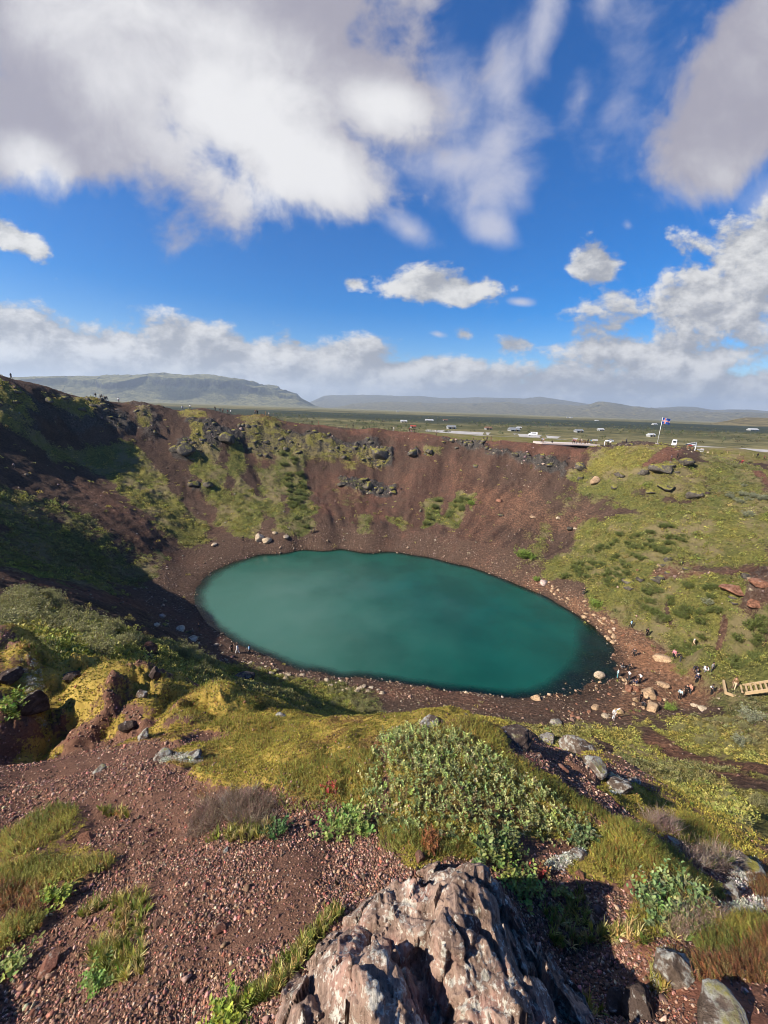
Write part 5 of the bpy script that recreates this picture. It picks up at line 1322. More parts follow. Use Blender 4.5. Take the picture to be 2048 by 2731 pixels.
leafy(zF, [(160,560),(230,560),(230,640),(170,640)], 60, 'rust red upright heath sprigs in front of the willow', (.06, .12), [(.30, .12, .045), (.25, .10, .04)], [1, 1], False, tpl=SPRIGS, name='heath_plant', cat='plant')
# dry heather: grey-pink twigs
def heather(fn, pts, n, label, s=(.10, .17)):
    x, y = pts_in(fn, pts, n); n = len(x)
    sz = sized(x, y, *s)
    parts = [('twigs', scatter_mesh('twigs', [p_twig(9, 1.0, .009) for _ in range(4)], place(x, y, -.01), frames(n, None, .35), sz, choose([(.30, .21, .16), (.22, .15, .115), (.38, .31, .25)], [3, 2, 1], n), M_TWIG)),
             ('buds', scatter_mesh('buds', [p_clump(30, .06, 1.0, .4) for _ in range(3)], place(x, y, .0), frames(n, None, .35), sz * .9, choose([(.32, .23, .18), (.26, .21, .13)], [2, 1], n), M_MOSS))]
    cx, cy = float(x.mean()), float(y.mean())
    plant('heather', label, 'shrub', parts, None, (cx, cy, float(ground_z(cx, cy)[0])))
heather(zE, [(810,470),(900,400),(1000,360),(1150,370),(1190,440),(1160,500),(1000,470),(880,500),(820,540)], 230, 'tuft of dry greyish heather on the gravel beside the moss')
heather(zF, [(1280,640),(1420,600),(1520,640),(1450,690),(1340,680)], 90, 'grey dead heather behind the crowberry mound')
heather(zF, [(1120,480),(1230,480),(1260,540),(1180,540)], 60, 'dull brown heather in the gap of the ridge')
heather(zF, [(1200,960),(1400,860),(1450,930),(1300,1000)], 70, 'bleached dry twigs through the low mound', (.07, .12))

# ---------------------------------------------------------------- willow bushes on the slopes
def bush_proto(seed, stems=26, leafn=46, leaf=.055, spread=.42):
    r_ = np.random.default_rng(seed)
    V, Fc, T, SV, SF = [], [], [], [], []
    for _ in range(stems):
        a = r_.uniform(0, 2 * math.pi); rr = r_.uniform(.05, 1) * spread
        b = np.array([math.cos(a) * .1, math.sin(a) * .1, -.05]); tip = np.array([math.cos(a) * rr * 1.25, math.sin(a) * rr * 1.25, r_.uniform(.55, 1.0) * (1 - .35 * rr)])
        mid = (b + tip) / 2 + np.array([math.cos(a), math.sin(a), 0]) * .10
        pr = None
        for t in np.linspace(0, 1, 5):
            p = b * (1 - t) ** 2 + 2 * mid * t * (1 - t) + tip * t * t
            w = .012 * (1 - .7 * t)
            k = len(SV); SV += [p + np.array([w, 0, 0]), p + np.array([-w * .5, w * .87, 0]), p + np.array([-w * .5, -w * .87, 0])]
            if pr is not None:
                for i in range(3):
                    j = (i + 1) % 3; SF += [(pr + i, pr + j, k + j), (pr + i, k + j, k + i)]
            pr = k
        tt = r_.uniform(.8, 1.2)
        for _ in range(leafn):
            t = r_.uniform(.22, 1.05)
            c = b * (1 - t) ** 2 + 2 * mid * t * (1 - t) + tip * t * t + r_.normal(0, .05, 3)
            d = (tip - b) * .8 + r_.normal(0, .6, 3); d /= np.linalg.norm(d)
            s = np.cross(d, r_.normal(0, 1, 3)); s /= np.linalg.norm(s)
            L = leaf * r_.uniform(.7, 1.4); k = len(V)
            V += [c - s * L * .22, c + d * L * .5 + s * L * .3, c + d * L * 1.2, c + d * L * .45 - s * L * .3]
            Fc += [(k, k + 1, k + 2), (k, k + 2, k + 3)]
            q = tt * r_.uniform(.75, 1.3); T += [[q, q, q * r_.uniform(.8, 1.15)]] * 4
    return np.array(V), np.array(Fc), np.array(T), np.array(SV), np.array(SF)
BUSH = {}
def bush_me(kind, k):
    cols = {'olive': (.24, .23, .105), 'green': (.125, .15, .042), 'bright': (.19, .27, .05), 'grey': (.24, .25, .17)}
    if (kind, k) not in BUSH:
        v, f, t, sv, sf = bush_proto(500 + k * 7 + len(kind), leaf=.05 if kind == 'olive' else .07)
        a = mesh_np('foliage', v, f, M_LEAF); color_attr(a, 'col', np.clip(t * np.array(cols[kind]), 0, 1))
        b = mesh_np('stems', sv, sf, M_TWIG); color_attr(b, 'col', np.full((len(sv), 3), (.15, .115, .08)))
        BUSH[(kind, k)] = (a, b)
    return BUSH[(kind, k)]
def bush(x, y, s, kind, label, group=None, flat=1.0):
    o = bpy.data.objects.new('willow_bush', None); COL.objects.link(o)
    o.location = (x, y, float(ground_z(x, y)[0]) - .05 * s); o.rotation_euler = (0, 0, rng.uniform(0, 6.28)); o.scale = (s * 1.25, s * 1.25, s * flat)
    fo, st = bush_me(kind, int(rng.integers(0, 4)))
    link_obj('foliage', fo, o); link_obj('stems', st, o)
    return tag(o, label, 'shrub', group)
def bushes(fn, pts, n, s0, s1, kind, label, group, flat=1.0):
    xs, ys = pts_in(fn, pts, n)
    for i in range(len(xs)):
        bush(xs[i], ys[i], rng.uniform(s0, s1) * float(np.clip(math.hypot(xs[i], ys[i]) / 30, .35, 1)), kind, label, group, flat)
bushes(zC, [(-60,330),(0,320),(180,300),(250,320),(330,380),(450,430),(560,500),(590,560),(560,600),(200,590),(-60,540)], 60, 1.0, 1.9, 'olive', 'feathery olive willow bush in the thicket above the moss cushions', 'olive willow thicket', .85)
bushes(zC, [(680,570),(760,530),(900,580),(940,650),(880,680),(700,640)], 14, .9, 1.7, 'olive', 'olive willow bush in the clump between the red stump and the beach', 'clump of willows by the red stump', .9)
bushes(zC, [(900,690),(1100,700),(1350,700),(1500,720),(1659,800),(1500,820),(1000,740)], 26, .6, 1.1, 'olive', 'low olive willow bush above the near beach', 'low willows above the near beach', .75)
bushes(zD, [(1200,850),(1520,840),(1659,850),(1659,980),(1400,980),(1240,920)], 26, .7, 1.3, 'olive', 'brownish willow bush on the slope under the stairs', 'willow scrub under the stairs', .7)
bushes(zF, [(1450,330),(1659,300),(1659,640),(1560,600),(1480,420)], 12, .6, 1.0, 'olive', 'grey-green willow bush right below the ridge', 'willows below the ridge', .9)
bushes(zD, [(760,230),(900,100),(1050,30),(1300,20),(1280,110),(1050,180),(1050,300),(930,250)], 80, .9, 2.3, 'green', 'dark green bush on the grassy slope above the lake', 'bushes on the grassy slope', .6)
bushes(zD, [(1080,300),(1250,260),(1450,270),(1460,400),(1400,540),(1200,470)], 38, 1.2, 2.3, 'green', 'green bush on the slope between the dirt path and the gully', 'bushes between path and gully', .6)
bushes(zD, [(1500,450),(1659,390),(1659,620),(1480,600)], 30, 1.2, 2.2, 'green', 'green bush in the dense scrub behind the stairs', 'dense scrub behind the stairs', .7)
bushes(zA, [(1215,410),(1265,405),(1310,500),(1330,640),(1345,735),(1290,740),(1250,640),(1225,520)], 34, 1.8, 2.8, 'green', 'green bush of the widest streak on the far wall', 'bushes of the green streak', .6)
bushes(zB, [(185,630),(240,595),(215,690),(180,710)], 8, 1.5, 2.4, 'green', 'bush in the narrower of two thickets on the red wall', 'narrow thicket on the red wall', .7)
bushes(zB, [(255,700),(295,625),(335,590),(365,600),(335,660),(300,710)], 12, 1.5, 2.4, 'green', 'bush in the broader of two thickets on the red wall', 'broad thicket on the red wall', .7)
for fn, x, y, s, kind, lab in [(zB, 600, 850, 3.6, 'bright', 'bright green willow at the foot of the grassy slope by the beach'), (zB, 636, 860, 2.2, 'bright', 'smaller bright green willow beside the big one by the beach'), (zB, 377, 625, 2.2, 'bright', 'bright green round bush at the end of the broad thicket'), (zD, 915, 350, 2.2, 'bright', 'round green bush at the edge of the stony shore'), (zD, 660, 240, 1.6, 'bright', 'small green bush on the shore stones near the bright willow'), (zD, 1228, 796, 1.3, 'bright', 'low green weed patch on the dirt amid the boulders'),
                               (zB, 1570, 680, 2.2, 'grey', 'silvery willow on the crest of the grassy slope'), (zD, 1590, 850, 2.0, 'grey', 'silvery grey willow on the slope beneath the stairs'), (zD, 1540, 945, 1.4, 'grey', 'low silvery willow beside the dirt track'), (zD, 1400, 345, 1.8, 'grey', 'silvery willow in the grass above the dirt path'), (zD, 1190, 420, 2.0, 'olive', 'grey-green bush at the edge of the gully')]:
    h = hit(Z1, *fn(x, y))
    if h is not None: bush(h[0], h[1], s, kind, lab, None, .75)
bushes(zB, [(1460,560),(1560,540),(1640,610),(1560,625),(1470,600)], 12, 1.2, 2.0, 'grey', 'silvery willow in the pale patch on the upper slope', 'silvery willow patch', .6)
bushes(zB, [(1370,400),(1480,390),(1600,450),(1580,490),(1440,480)], 14, 1.0, 1.8, 'olive', 'brownish willow near the red path on the rim', 'willows by the rim path', .7)
# ---------------------------------------------------------------- people
def skin_mesh(name, joints, edges, root=0, sub=1):
    """one continuous surface grown round a skeleton: joints {i: (x,y,z,radius)}"""
    bm = bmesh.new()
    lay = bm.verts.layers.skin.verify()
    vs = []
    for k, (x, y, z, r) in enumerate(joints):
        v = bm.verts.new((x, y, z)); v[lay].radius = (r, r); v[lay].use_root = (k == root); vs.append(v)
    for a, b in edges: bm.edges.new((vs[a], vs[b]))
    me = bpy.data.meshes.new(name + '_frame'); bm.to_mesh(me); bm.free()
    o = bpy.data.objects.new(name + '_frame', me); COL.objects.link(o)
    sk = o.modifiers.new('skin', 'SKIN'); sk.use_smooth_shade = True
    if sub:
        s = o.modifiers.new('sub', 'SUBSURF'); s.levels = sub; s.render_levels = sub
    out = bpy.data.meshes.new_from_object(o.evaluated_get(bpy.context.evaluated_depsgraph_get()))
    out.name = name
    bpy.data.objects.remove(o); bpy.data.meshes.remove(me)
    return out

def pose(kind):
    """joint positions of a person facing +Y, feet on z = 0"""
    J = dict(pel=(0, 0, .95), spi=(0, .0, 1.14), che=(0, 0, 1.36), nek=(0, .01, 1.50), hed=(0, .03, 1.60), top=(0, .02, 1.69),
             sl=(-.17, 0, 1.43), sr=(.17, 0, 1.43), el=(-.24, -.02, 1.16), er=(.24, -.02, 1.16), wl=(-.25, .08, .92), wr=(.25, .08, .92),
             hl=(-.09, 0, .91), hr=(.09, 0, .91), kl=(-.10, .02, .50), kr=(.10, .02, .50), al=(-.11, -.02, .08), ar=(.11, -.02, .08), tl=(-.13, .13, .035), tr=(.13, .13, .035))
    if kind == 'walk':
        J.update(kl=(-.10, .20, .52), al=(-.10, .26, .08), tl=(-.11, .41, .05), kr=(.10, -.02, .49), ar=(.10, -.30, .12), tr=(.11, -.17, .04), el=(-.23, -.14, 1.17), wl=(-.22, -.06, .93), er=(.23, .10, 1.17), wr=(.21, .28, 1.0))
    if kind == 'photo':
        J.update(el=(-.25, .16, 1.26), er=(.25, .16, 1.26), wl=(-.09, .34, 1.48), wr=(.09, .34, 1.48))
    if kind == 'crouch':
        J.update(pel=(0, -.12, .42), spi=(0, -.06, .60), che=(0, .06, .80), nek=(0, .13, .93), hed=(0, .18, 1.02), top=(0, .19, 1.11), sl=(-.17, .07, .87), sr=(.17, .07, .87), el=(-.25, .22, .66), er=(.25, .22, .66), wl=(-.12, .38, .55), wr=(.12, .38, .55),
                 hl=(-.10, -.11, .40), hr=(.10, -.11, .40), kl=(-.16, .30, .48), kr=(.16, .30, .46), al=(-.13, .06, .08), ar=(.13, .06, .08), tl=(-.15, .21, .035), tr=(.15, .21, .035))
    if kind == 'wave':
        J.update(el=(-.40, .05, 1.56), wl=(-.60, .10, 1.74), er=(.25, -.02, 1.16))
    if kind == 'bend':
        J.update(spi=(0, .10, 1.10), che=(0, .27, 1.20), nek=(0, .40, 1.26), hed=(0, .49, 1.27), top=(0, .58, 1.30), sl=(-.17, .30, 1.24), sr=(.17, .30, 1.24), el=(-.2, .36, .96), er=(.2, .36, .96), wl=(-.12, .48, .74), wr=(.12, .48, .74))
    return J
ORDER = ['pel', 'spi', 'che', 'nek', 'hed', 'top', 'sl', 'el', 'wl', 'sr', 'er', 'wr', 'hl', 'kl', 'al', 'tl', 'hr', 'kr', 'ar', 'tr']
BONES = [('pel', 'spi'), ('spi', 'che'), ('che', 'nek'), ('nek', 'hed'), ('hed', 'top'), ('che', 'sl'), ('sl', 'el'), ('el', 'wl'), ('che', 'sr'), ('sr', 'er'), ('er', 'wr'), ('pel', 'hl'), ('hl', 'kl'), ('kl', 'al'), ('al', 'tl'), ('pel', 'hr'), ('hr', 'kr'), ('kr', 'ar'), ('ar', 'tr')]
RB = dict(pel=.12, spi=.11, che=.12, nek=.055, hed=.085, top=.07, sl=.06, el=.042, wl=.03, sr=.06, er=.042, wr=.03, hl=.085, kl=.058, al=.04, tl=.035, hr=.085, kr=.058, ar=.04, tr=.035)

def sub_skel(J, names, add, root, name):
    nm = [n for n in ORDER if n in names]
    ed = [(nm.index(a), nm.index(b)) for a, b in BONES if a in nm and b in nm]
    return skin_mesh(name, [(*J[n], RB[n] + add) for n in nm], ed, nm.index(root))

def hand_parts(wr, el):
    """palm, four fingers and a thumb as tapering tubes closing slightly, rooted in the wrist"""
    wr, el = np.array(wr), np.array(el)
    d = wr - el; d /= np.linalg.norm(d)
    s = np.cross(d, [0, 1.0, .2]); s /= np.linalg.norm(s); n = np.cross(s, d)
    V, Fc = [], []
    def tube(pts, rad):
        pr = None
        for p, r in zip(pts, rad):
            k = len(V)
            for i in range(4):
                a = i * math.pi / 2 + .78
                V.append(p + (s * math.cos(a) + n * math.sin(a)) * r)
            if pr is not None:
                for i in range(4):
                    j = (i + 1) % 4; Fc.extend([(pr + i, pr + j, k + j), (pr + i, k + j, k + i)])
            pr = k
        Fc.extend([(pr, pr + 1, pr + 2), (pr, pr + 2, pr + 3)])
    tube([wr - d * .01, wr + d * .04, wr + d * .09], [.026, .034, .03])
    for i, (o, L) in enumerate(((-.03, .07), (-.01, .08), (.01, .075), (.03, .058))):
        b = wr + d * .085 + s * o
        tube([b, b + d * L * .5 - n * .008, b + d * L * .85 - n * .03], [.0095, .009, .007])
    b = wr + d * .03 - s * .03
    tube([b, b - s * .03 + d * .03, b - s * .035 + d * .06 - n * .012], [.012, .010, .008])
    return V, Fc

SKIN = simple_mat('skin', (.46, .26, .18), .6, .08, 20)
EYE_M = simple_mat('eye', (.02, .015, .012), .3, 0, 5)
CL = {k: simple_mat('cloth_' + k, c, .85, .18, 14) for k, c in dict(black=(.012, .012, .014), dark_grey=(.045, .047, .055), navy=(.018, .026, .07), white=(.74, .74, .74), light_blue=(.30, .52, .72), pale_blue=(.45, .62, .70), pink=(.62, .22, .28), salmon=(.60, .25, .18), beige=(.52, .40, .26), brown=(.20, .12, .06), red=(.38, .03, .03), grey=(.26, .26, .27), teal=(.12, .38, .42), denim=(.06, .09, .17), dark_red=(.16, .02, .03)).items()}
HAIRM = {'dark': simple_mat('hair_dark', (.02, .014, .01), .6), 'brown': simple_mat('hair_brown', (.09, .05, .025), .6), 'fair': simple_mat('hair_fair', (.34, .22, .10), .6), 'white': CL['white']}
SHOE = simple_mat('shoe', (.03, .028, .026), .7)
PERS = {}
def person_meshes(kind):
    if kind in PERS: return PERS[kind]
    J = pose(kind)
    body = sub_skel(J, ORDER, 0.0, 'pel', 'body')
    bm = bmesh.new(); bm.from_mesh(body)
    for w, e in (('wl', 'el'), ('wr', 'er')):
        V, Fc = hand_parts(J[w], J[e])
        vs = [bm.verts.new(p) for p in V]
        for f in Fc: bm.faces.new([vs[i] for i in f])
    h, t = np.array(J['hed']), np.array(J['top'])
    up = t - h; up /= np.linalg.norm(up); fw = np.array([0, 1.0, 0]) - up * up[1]; fw /= np.linalg.norm(fw); sd = np.array([1.0, 0, 0])
    def octa(c, rx, ry, rz, mi):
        c = np.array(c); q = [sd * rx, -sd * rx, fw * ry, -fw * ry, up * rz, -up * rz]
        vs = [bm.verts.new(c + k) for k in q]
        for a, b, c2 in ((0, 2, 4), (2, 1, 4), (1, 3, 4), (3, 0, 4), (2, 0, 5), (1, 2, 5), (3, 1, 5), (0, 3, 5)):
            f = bm.faces.new((vs[a], vs[b], vs[c2])); f.material_index = mi
    octa(h + fw * .088 + up * .0, .012, .022, .026, 0)                      # nose
    for s in (-1, 1):
        octa(h + fw * .078 + sd * s * .032 + up * .03, .012, .008, .007, 1)     # eyes
        octa(h + sd * s * .088 + up * .005, .012, .02, .03, 0)                  # ears
    octa(h + fw * .078 - up * .045, .026, .010, .006, 1)                    # mouth
    bm.to_mesh(body); bm.free()
    body.materials.append(SKIN); body.materials.append(EYE_M)
    top = sub_skel(J, ['pel', 'spi', 'che', 'sl', 'el', 'wl', 'sr', 'er', 'wr'], .022, 'che', 'jacket')
    leg = sub_skel(J, ['pel', 'hl', 'kl', 'al', 'hr', 'kr', 'ar'], .016, 'pel', 'trousers')
    hair = skin_mesh('hair', [(*(h - fw * .02 + up * .03), .092), (*(t - fw * .015 + up * .01), .078), (*(h - fw * .065 - up * .05), .05)], [(0, 1), (0, 2)])
    shoes = []
    for a, b in (('al', 'tl'), ('ar', 'tr')):
        A, B = np.array(J[a]), np.array(J[b])
        shoes.append(skin_mesh('shoe', [(*(A - np.array([0, .03, .02])), .05), (*((A + B) / 2 - np.array([0, 0, .01])), .05), (*B, .042)], [(0, 1), (1, 2)]))
    pack = None
    c = (np.array(J['che']) + np.array(J['spi'])) / 2
    pack = skin_mesh('backpack', [(*(c + np.array([0, -.20, -.14])), .11), (*(c + np.array([0, -.20, .16])), .10)], [(0, 1)])
    for m in (top, leg, hair, *shoes, pack):
        m.materials.clear(); m.materials.append(SHOE)
    PERS[kind] = (body, top, leg, hair, shoes, pack)
    return PERS[kind]

def wear(o, m):
    o.material_slots[0].link = 'OBJECT'; o.material_slots[0].material = m
def person(P, kind, top, leg, hair, label, group, yaw=None, pack=None, lift=0.0):
    body, jm, lm, hm, sm, pm = person_meshes(kind)
    o = bpy.data.objects.new('person', None); COL.objects.link(o)
    o.location = (P[0], P[1], P[2] + lift); o.rotation_euler = (0, 0, rng.uniform(0, 6.28) if yaw is None else RAD(yaw))
    s = rng.uniform(1.02, 1.14); o.scale = (s, s, s)
    tag(o, label, 'person', group)
    link_obj('body', body, o)
    wear(link_obj('jacket', jm, o), CL[top]); wear(link_obj('trousers', lm, o), CL[leg]); wear(link_obj('hair', hm, o), HAIRM[hair])
    for m in sm: link_obj('shoe', m, o)
    if pack: wear(link_obj('backpack', pm, o), CL[pack])
    return o

def zP(x, y): return (1550 + x / 3.331, 1600 + y / 3.331)
def zQ(x, y): return (450 + x / 4.74, 1050 + y / 4.74)
def zR(x, y): return (x / 4.74, 980 + y / 4.74)
def zT(x, y): return (700 + x / 3.687, 1100 + y / 3.687)
def zU(x, y): return (1350 + x / 4.74, 1090 + y / 4.74)
def zV(x, y): return (1698 + x / 4.74, 1090 + y / 4.74)
def foot(fn, x, y, step=2.0, rmax=200):
    px, py = fn(x, y)
    for q in range(30):
        h = hit(Z1, px, py + step * q)
        if h is not None and math.hypot(h[0], h[1]) < rmax:
            return (h[0], h[1], float(ground_z(h[0], h[1])[0]))
    return None
G1 = 'visitors by the lake'
for fn, x, y, kind, top, leg, hair, lab, yaw, pk in [
 (zP, 437, 252, 'walk', 'light_blue', 'black', 'dark', 'visitor in a light blue top walking the dirt path under the grassy slope', 30, None),
 (zP, 577, 328, 'stand', 'black', 'black', 'dark', 'visitor all in black standing on the dirt path at the edge of the grass', 200, 'black'),
 (zP, 988, 430, 'walk', 'beige', 'brown', 'white', 'visitor in beige with a white hat coming down through the grass', 200, None),
 (zP, 462, 505, 'stand', 'dark_grey', 'black', 'dark', 'visitor in dark grey alone on the bright tan dirt', 150, None),
 (zP, 815, 525, 'stand', 'pink', 'black', 'dark', 'visitor in a pink top beside the broad brown boulder', 100, None),
 (zP, 876, 548, 'bend', 'black', 'dark_grey', 'dark', 'stooping visitor in black next to the one in pink', 60, None),
 (zP, 365, 608, 'crouch', 'black', 'grey', 'dark', 'visitor in black crouching at the tip of the lake', 90, None),
 (zP, 410, 632, 'bend', 'black', 'black', 'dark', 'visitor in black bending over the crouching one at the lake tip', 270, None),
 (zP, 318, 692, 'stand', 'pale_blue', 'teal', 'dark', 'visitor in pale blue standing closest to the water', 60, None),
 (zP, 420, 715, 'photo', 'white', 'dark_grey', 'dark', 'visitor in a bright white jacket near the water', 80, None),
 (zP, 395, 762, 'stand', 'black', 'beige', 'dark', 'visitor in black top and beige trousers close to the white jacket', 70, None),
 (zP, 480, 752, 'crouch', 'navy', 'navy', 'dark', 'crouching visitor in navy between the white jackets', 120, None),
 (zP, 518, 738, 'photo', 'white', 'black', 'dark', 'visitor in white top and black trousers raising both arms', 90, 'black'),
 (zP, 522, 910, 'stand', 'black', 'black', 'dark', 'visitor in black before the blocky brown boulder', 20, None),
 (zP, 555, 955, 'crouch', 'dark_grey', 'black', 'dark', 'dark figure crouching in the shade between the boulders', 30, None),
 (zP, 283, 1060, 'wave', 'white', 'white', 'fair', 'visitor all in white stretching one arm up at the near shore', 190, None),
 (zP, 868, 880, 'stand', 'pale_blue', 'black', 'dark', 'visitor in pale blue jacket and black trousers in the group of three', 300, None),
 (zP, 925, 838, 'stand', 'black', 'black', 'dark', 'visitor in black in the middle of the group of three', 120, 'black'),
 (zP, 960, 835, 'stand', 'salmon', 'dark_grey', 'brown', 'visitor in a salmon top behind the one in black', 100, None),
 (zP, 1015, 700, 'stand', 'dark_grey', 'black', 'brown', 'visitor in dark grey at the low rock with weeds', 200, None),
 (zP, 1018, 740, 'stand', 'navy', 'black', 'white', 'visitor in navy with a pale cap, nearest of the three at the low rock', 170, None),
 (zP, 1012, 655, 'bend', 'navy', 'black', 'dark', 'visitor in navy stooping over a bag, farthest of the three at the low rock', 120, 'black'),
 (zP, 1095, 640, 'crouch', 'white', 'grey', 'dark', 'visitor in white and grey crouching by the edge of the scrub', 180, 'grey'),
 (zP, 1155, 642, 'stand', 'grey', 'dark_grey', 'dark', 'visitor in grey standing next to the crouching one by the scrub', 200, None),
 (zP, 1150, 842, 'stand', 'dark_grey', 'black', 'dark', 'visitor in dark grey alone just before the stairs', 250, 'white'),
 (zP, 1352, 792, 'walk', 'brown', 'beige', 'brown', 'visitor in brown and beige walking off the wooden stairs', 130, None),
 (zD, 860, 302, 'stand', 'black', 'dark_grey', 'dark', 'dark-clad visitor among the shore stones below the green slope', 150, None),
 (zC, 1003, 552, 'stand', 'black', 'black', 'dark', 'walker in black on the near shore path', 80, None), (zC, 1027, 556, 'walk', 'white', 'white', 'dark', 'walker all in white on the near shore path', 80, None), (zC, 1078, 560, 'walk', 'light_blue', 'black', 'dark', 'walker in light blue and black on the near shore path', 80, None),
 (zC, 863, 462, 'stand', 'dark_grey', 'brown', 'dark', 'walker in dark clothes coming along the path beside the long pale slab', 120, None),
 (zA, 1051, 785, 'stand', 'black', 'black', 'dark', 'dark figure on the berm a little before the pale boulders', 180, None), (zA, 1346, 752, 'walk', 'dark_grey', 'black', 'dark', 'first of two dark figures on the berm beyond the pale boulders', 90, None), (zA, 1358, 748, 'walk', 'dark_grey', 'black', 'dark', 'second of two dark figures on the berm, away from the pale boulders', 90, None),
]:
    P = foot(fn, x, y)
    if P: person(P, kind, top, leg, hair, lab, G1, yaw, pk)
G2 = 'hikers on the crater rim'
for fn, x, y, kind, top, leg, lab in [
 (zR, 145, 138, 'walk', 'dark_grey', 'black', 'lone hiker on the highest point of the rim against the clouds'), (zR, 1213, 378, 'walk', 'black', 'grey', 'hiker stepping ahead of the group on the rim before the mountain'),
 (zR, 1272, 386, 'stand', 'black', 'black', 'dark hiker leading the group of five on the rim'), (zR, 1292, 387, 'walk', 'dark_grey', 'black', 'grey hiker second in the group of five on the rim'), (zR, 1322, 393, 'stand', 'black', 'black', 'dark hiker in the middle of the group of five on the rim'), (zR, 1338, 396, 'stand', 'navy', 'black', 'navy hiker fourth in the group of five on the rim'), (zR, 1358, 399, 'walk', 'black', 'grey', 'last hiker of the group of five on the rim'),
 (zR, 1502, 408, 'walk', 'white', 'dark_grey', 'hiker in white on the rim following the group of five'),
 (zQ, 175, 135, 'stand', 'white', 'grey', 'hiker in white standing on the rim before the mountain foot'), (zQ, 270, 140, 'stand', 'white', 'black', 'hiker with white top and black trousers on the rim'), (zQ, 587, 172, 'stand', 'black', 'black', 'dark hiker at the start of the loose line of five on the rim'), (zQ, 650, 178, 'walk', 'dark_grey', 'black', 'striding hiker, second of the loose line of five on the rim'), (zQ, 685, 181, 'stand', 'black', 'black', 'dark hiker, third of the loose line of five on the rim'), (zQ, 748, 190, 'stand', 'dark_red', 'black', 'reddish hiker, fourth of the loose line of five on the rim'), (zQ, 785, 202, 'stand', 'white', 'black', 'hiker with pale top, last of the loose line of five on the rim'),
 (zQ, 1088, 248, 'stand', 'grey', 'dark_grey', 'grey hiker beside two in black on the red rim'), (zQ, 1103, 250, 'stand', 'black', 'black', 'slim hiker in black in the trio on the red rim'), (zQ, 1124, 247, 'stand', 'black', 'black', 'broad hiker in black in the trio on the red rim'), (zQ, 1227, 249, 'stand', 'brown', 'brown', 'brown-clad hiker on the red rim next to the trio'), (zQ, 1268, 266, 'walk', 'white', 'brown', 'hiker in white on the red rim next to the trio'), (zQ, 1330, 263, 'stand', 'dark_grey', 'black', 'hiker at the far side of the red rim section'),
 (zT, 487, 62, 'stand', 'black', 'black', 'hiker in black where the red rim begins to drop'), (zT, 552, 70, 'stand', 'black', 'brown', 'hiker in black and brown where the red rim begins to drop'), (zT, 828, 118, 'stand', 'dark_grey', 'brown', 'hiker on the rim against the dark heath'), (zT, 890, 105, 'stand', 'black', 'black', 'hiker outside the rim on the grass'), (zT, 1272, 142, 'stand', 'black', 'black', 'hiker in black of the pair on the rim stones'), (zT, 1290, 146, 'stand', 'white', 'grey', 'hiker in white of the pair on the rim stones'), (zT, 1445, 160, 'stand', 'dark_red', 'black', 'hiker in dark red near the red brink'), (zT, 1465, 165, 'crouch', 'pink', 'grey', 'seated hiker in pink near the red brink'), (zT, 1490, 170, 'stand', 'black', 'black', 'hiker in black near the red brink'),  # dark heath: heath under the painted cloud shadow
 (zB, 385, 338, 'stand', 'brown', 'black', 'lone brown hiker on the red scoria rim'), (zB, 430, 337, 'stand', 'black', 'black', 'black-clad hiker of a trio on the red scoria rim'), (zB, 444, 337, 'stand', 'dark_grey', 'black', 'grey-clad hiker of a trio on the red scoria rim'), (zB, 462, 338, 'stand', 'brown', 'brown', 'brown-clad hiker of a trio on the red scoria rim'), (zB, 225, 312, 'stand', 'black', 'black', 'hiker in black at the start of the pale car park'),
]:
    P = foot(fn, x, y)
    if P: person(P, kind, top, leg, 'dark', lab, G2)
# ---------------------------------------------------------------- car park, viewing deck, vehicles, houses
def strip(name, near, far, mat, n=60, m=6, lift=.12, h=30.0):
    """a paved sheet between two lines of the photo, laid over the ground"""
    def line(pts):
        pts = np.array(pts, float); w = np.array([at_height(a, b, h)[:2] for a, b in pts])
        s = np.concatenate([[0], np.cumsum(np.hypot(*np.diff(w, axis=0).T))]); q = np.linspace(0, s[-1], n)
        return np.stack([np.interp(q, s, w[:, 0]), np.interp(q, s, w[:, 1])], 1)
    A, B = line(near), line(far)
    t = np.linspace(0, 1, m)[None, :, None]
    G = (A[:, None] * (1 - t) + B[:, None] * t)
    z = np.array([any_z(x, y) for x, y in G.reshape(-1, 2)]) + lift
    _i = np.arange(n - 1)[:, None] * m + np.arange(m - 1)[None]
    me = mesh_np(name, np.concatenate([G.reshape(-1, 2), z[:, None]], 1), np.stack([_i + m, _i + m + 1, _i + 1, _i], -1).reshape(-1, 4), mat, True, True)
    if me.polygons[0].normal.z < 0: me.flip_normals()
    return tag(link_obj(name, me), kind='structure')
m_pave, nt = new_mat('pale_gravel')
pos = nt.n('ShaderNodeNewGeometry').outputs['Position']
c = nt.mix(nt.smooth(nt.noise(pos, .25, 6, .65), .3, .7), (.30, .28, .26), (.44, .42, .39))
finish(nt, c, .9, None, .2)
strip('car_park', [zB(180,306), zB(400,324), zB(640,334), zB(850,348), zB(925,350)], [zB(180,298), zB(400,309), zB(640,319), zB(850,336), zB(925,340)], m_pave, h=29.5)
strip('road', [zB(1340,372), zB(1460,378), zB(1560,383), zB(1700,392)], [zB(1340,363), zB(1460,369), zB(1560,374), zB(1700,382)], m_pave, h=30.0)
strip('car_park', [zB(1090,364), zB(1200,368), zB(1310,372)], [zB(1090,352), zB(1200,355), zB(1310,362)], m_pave, h=30.5)
strip('car_park', [zB(1000,372), zB(1060,366), zB(1092,362)], [zB(1000,352), zB(1060,352), zB(1092,352)], simple_mat('dark_gravel', (.10, .075, .065), .95, .3, .6), h=31.0)

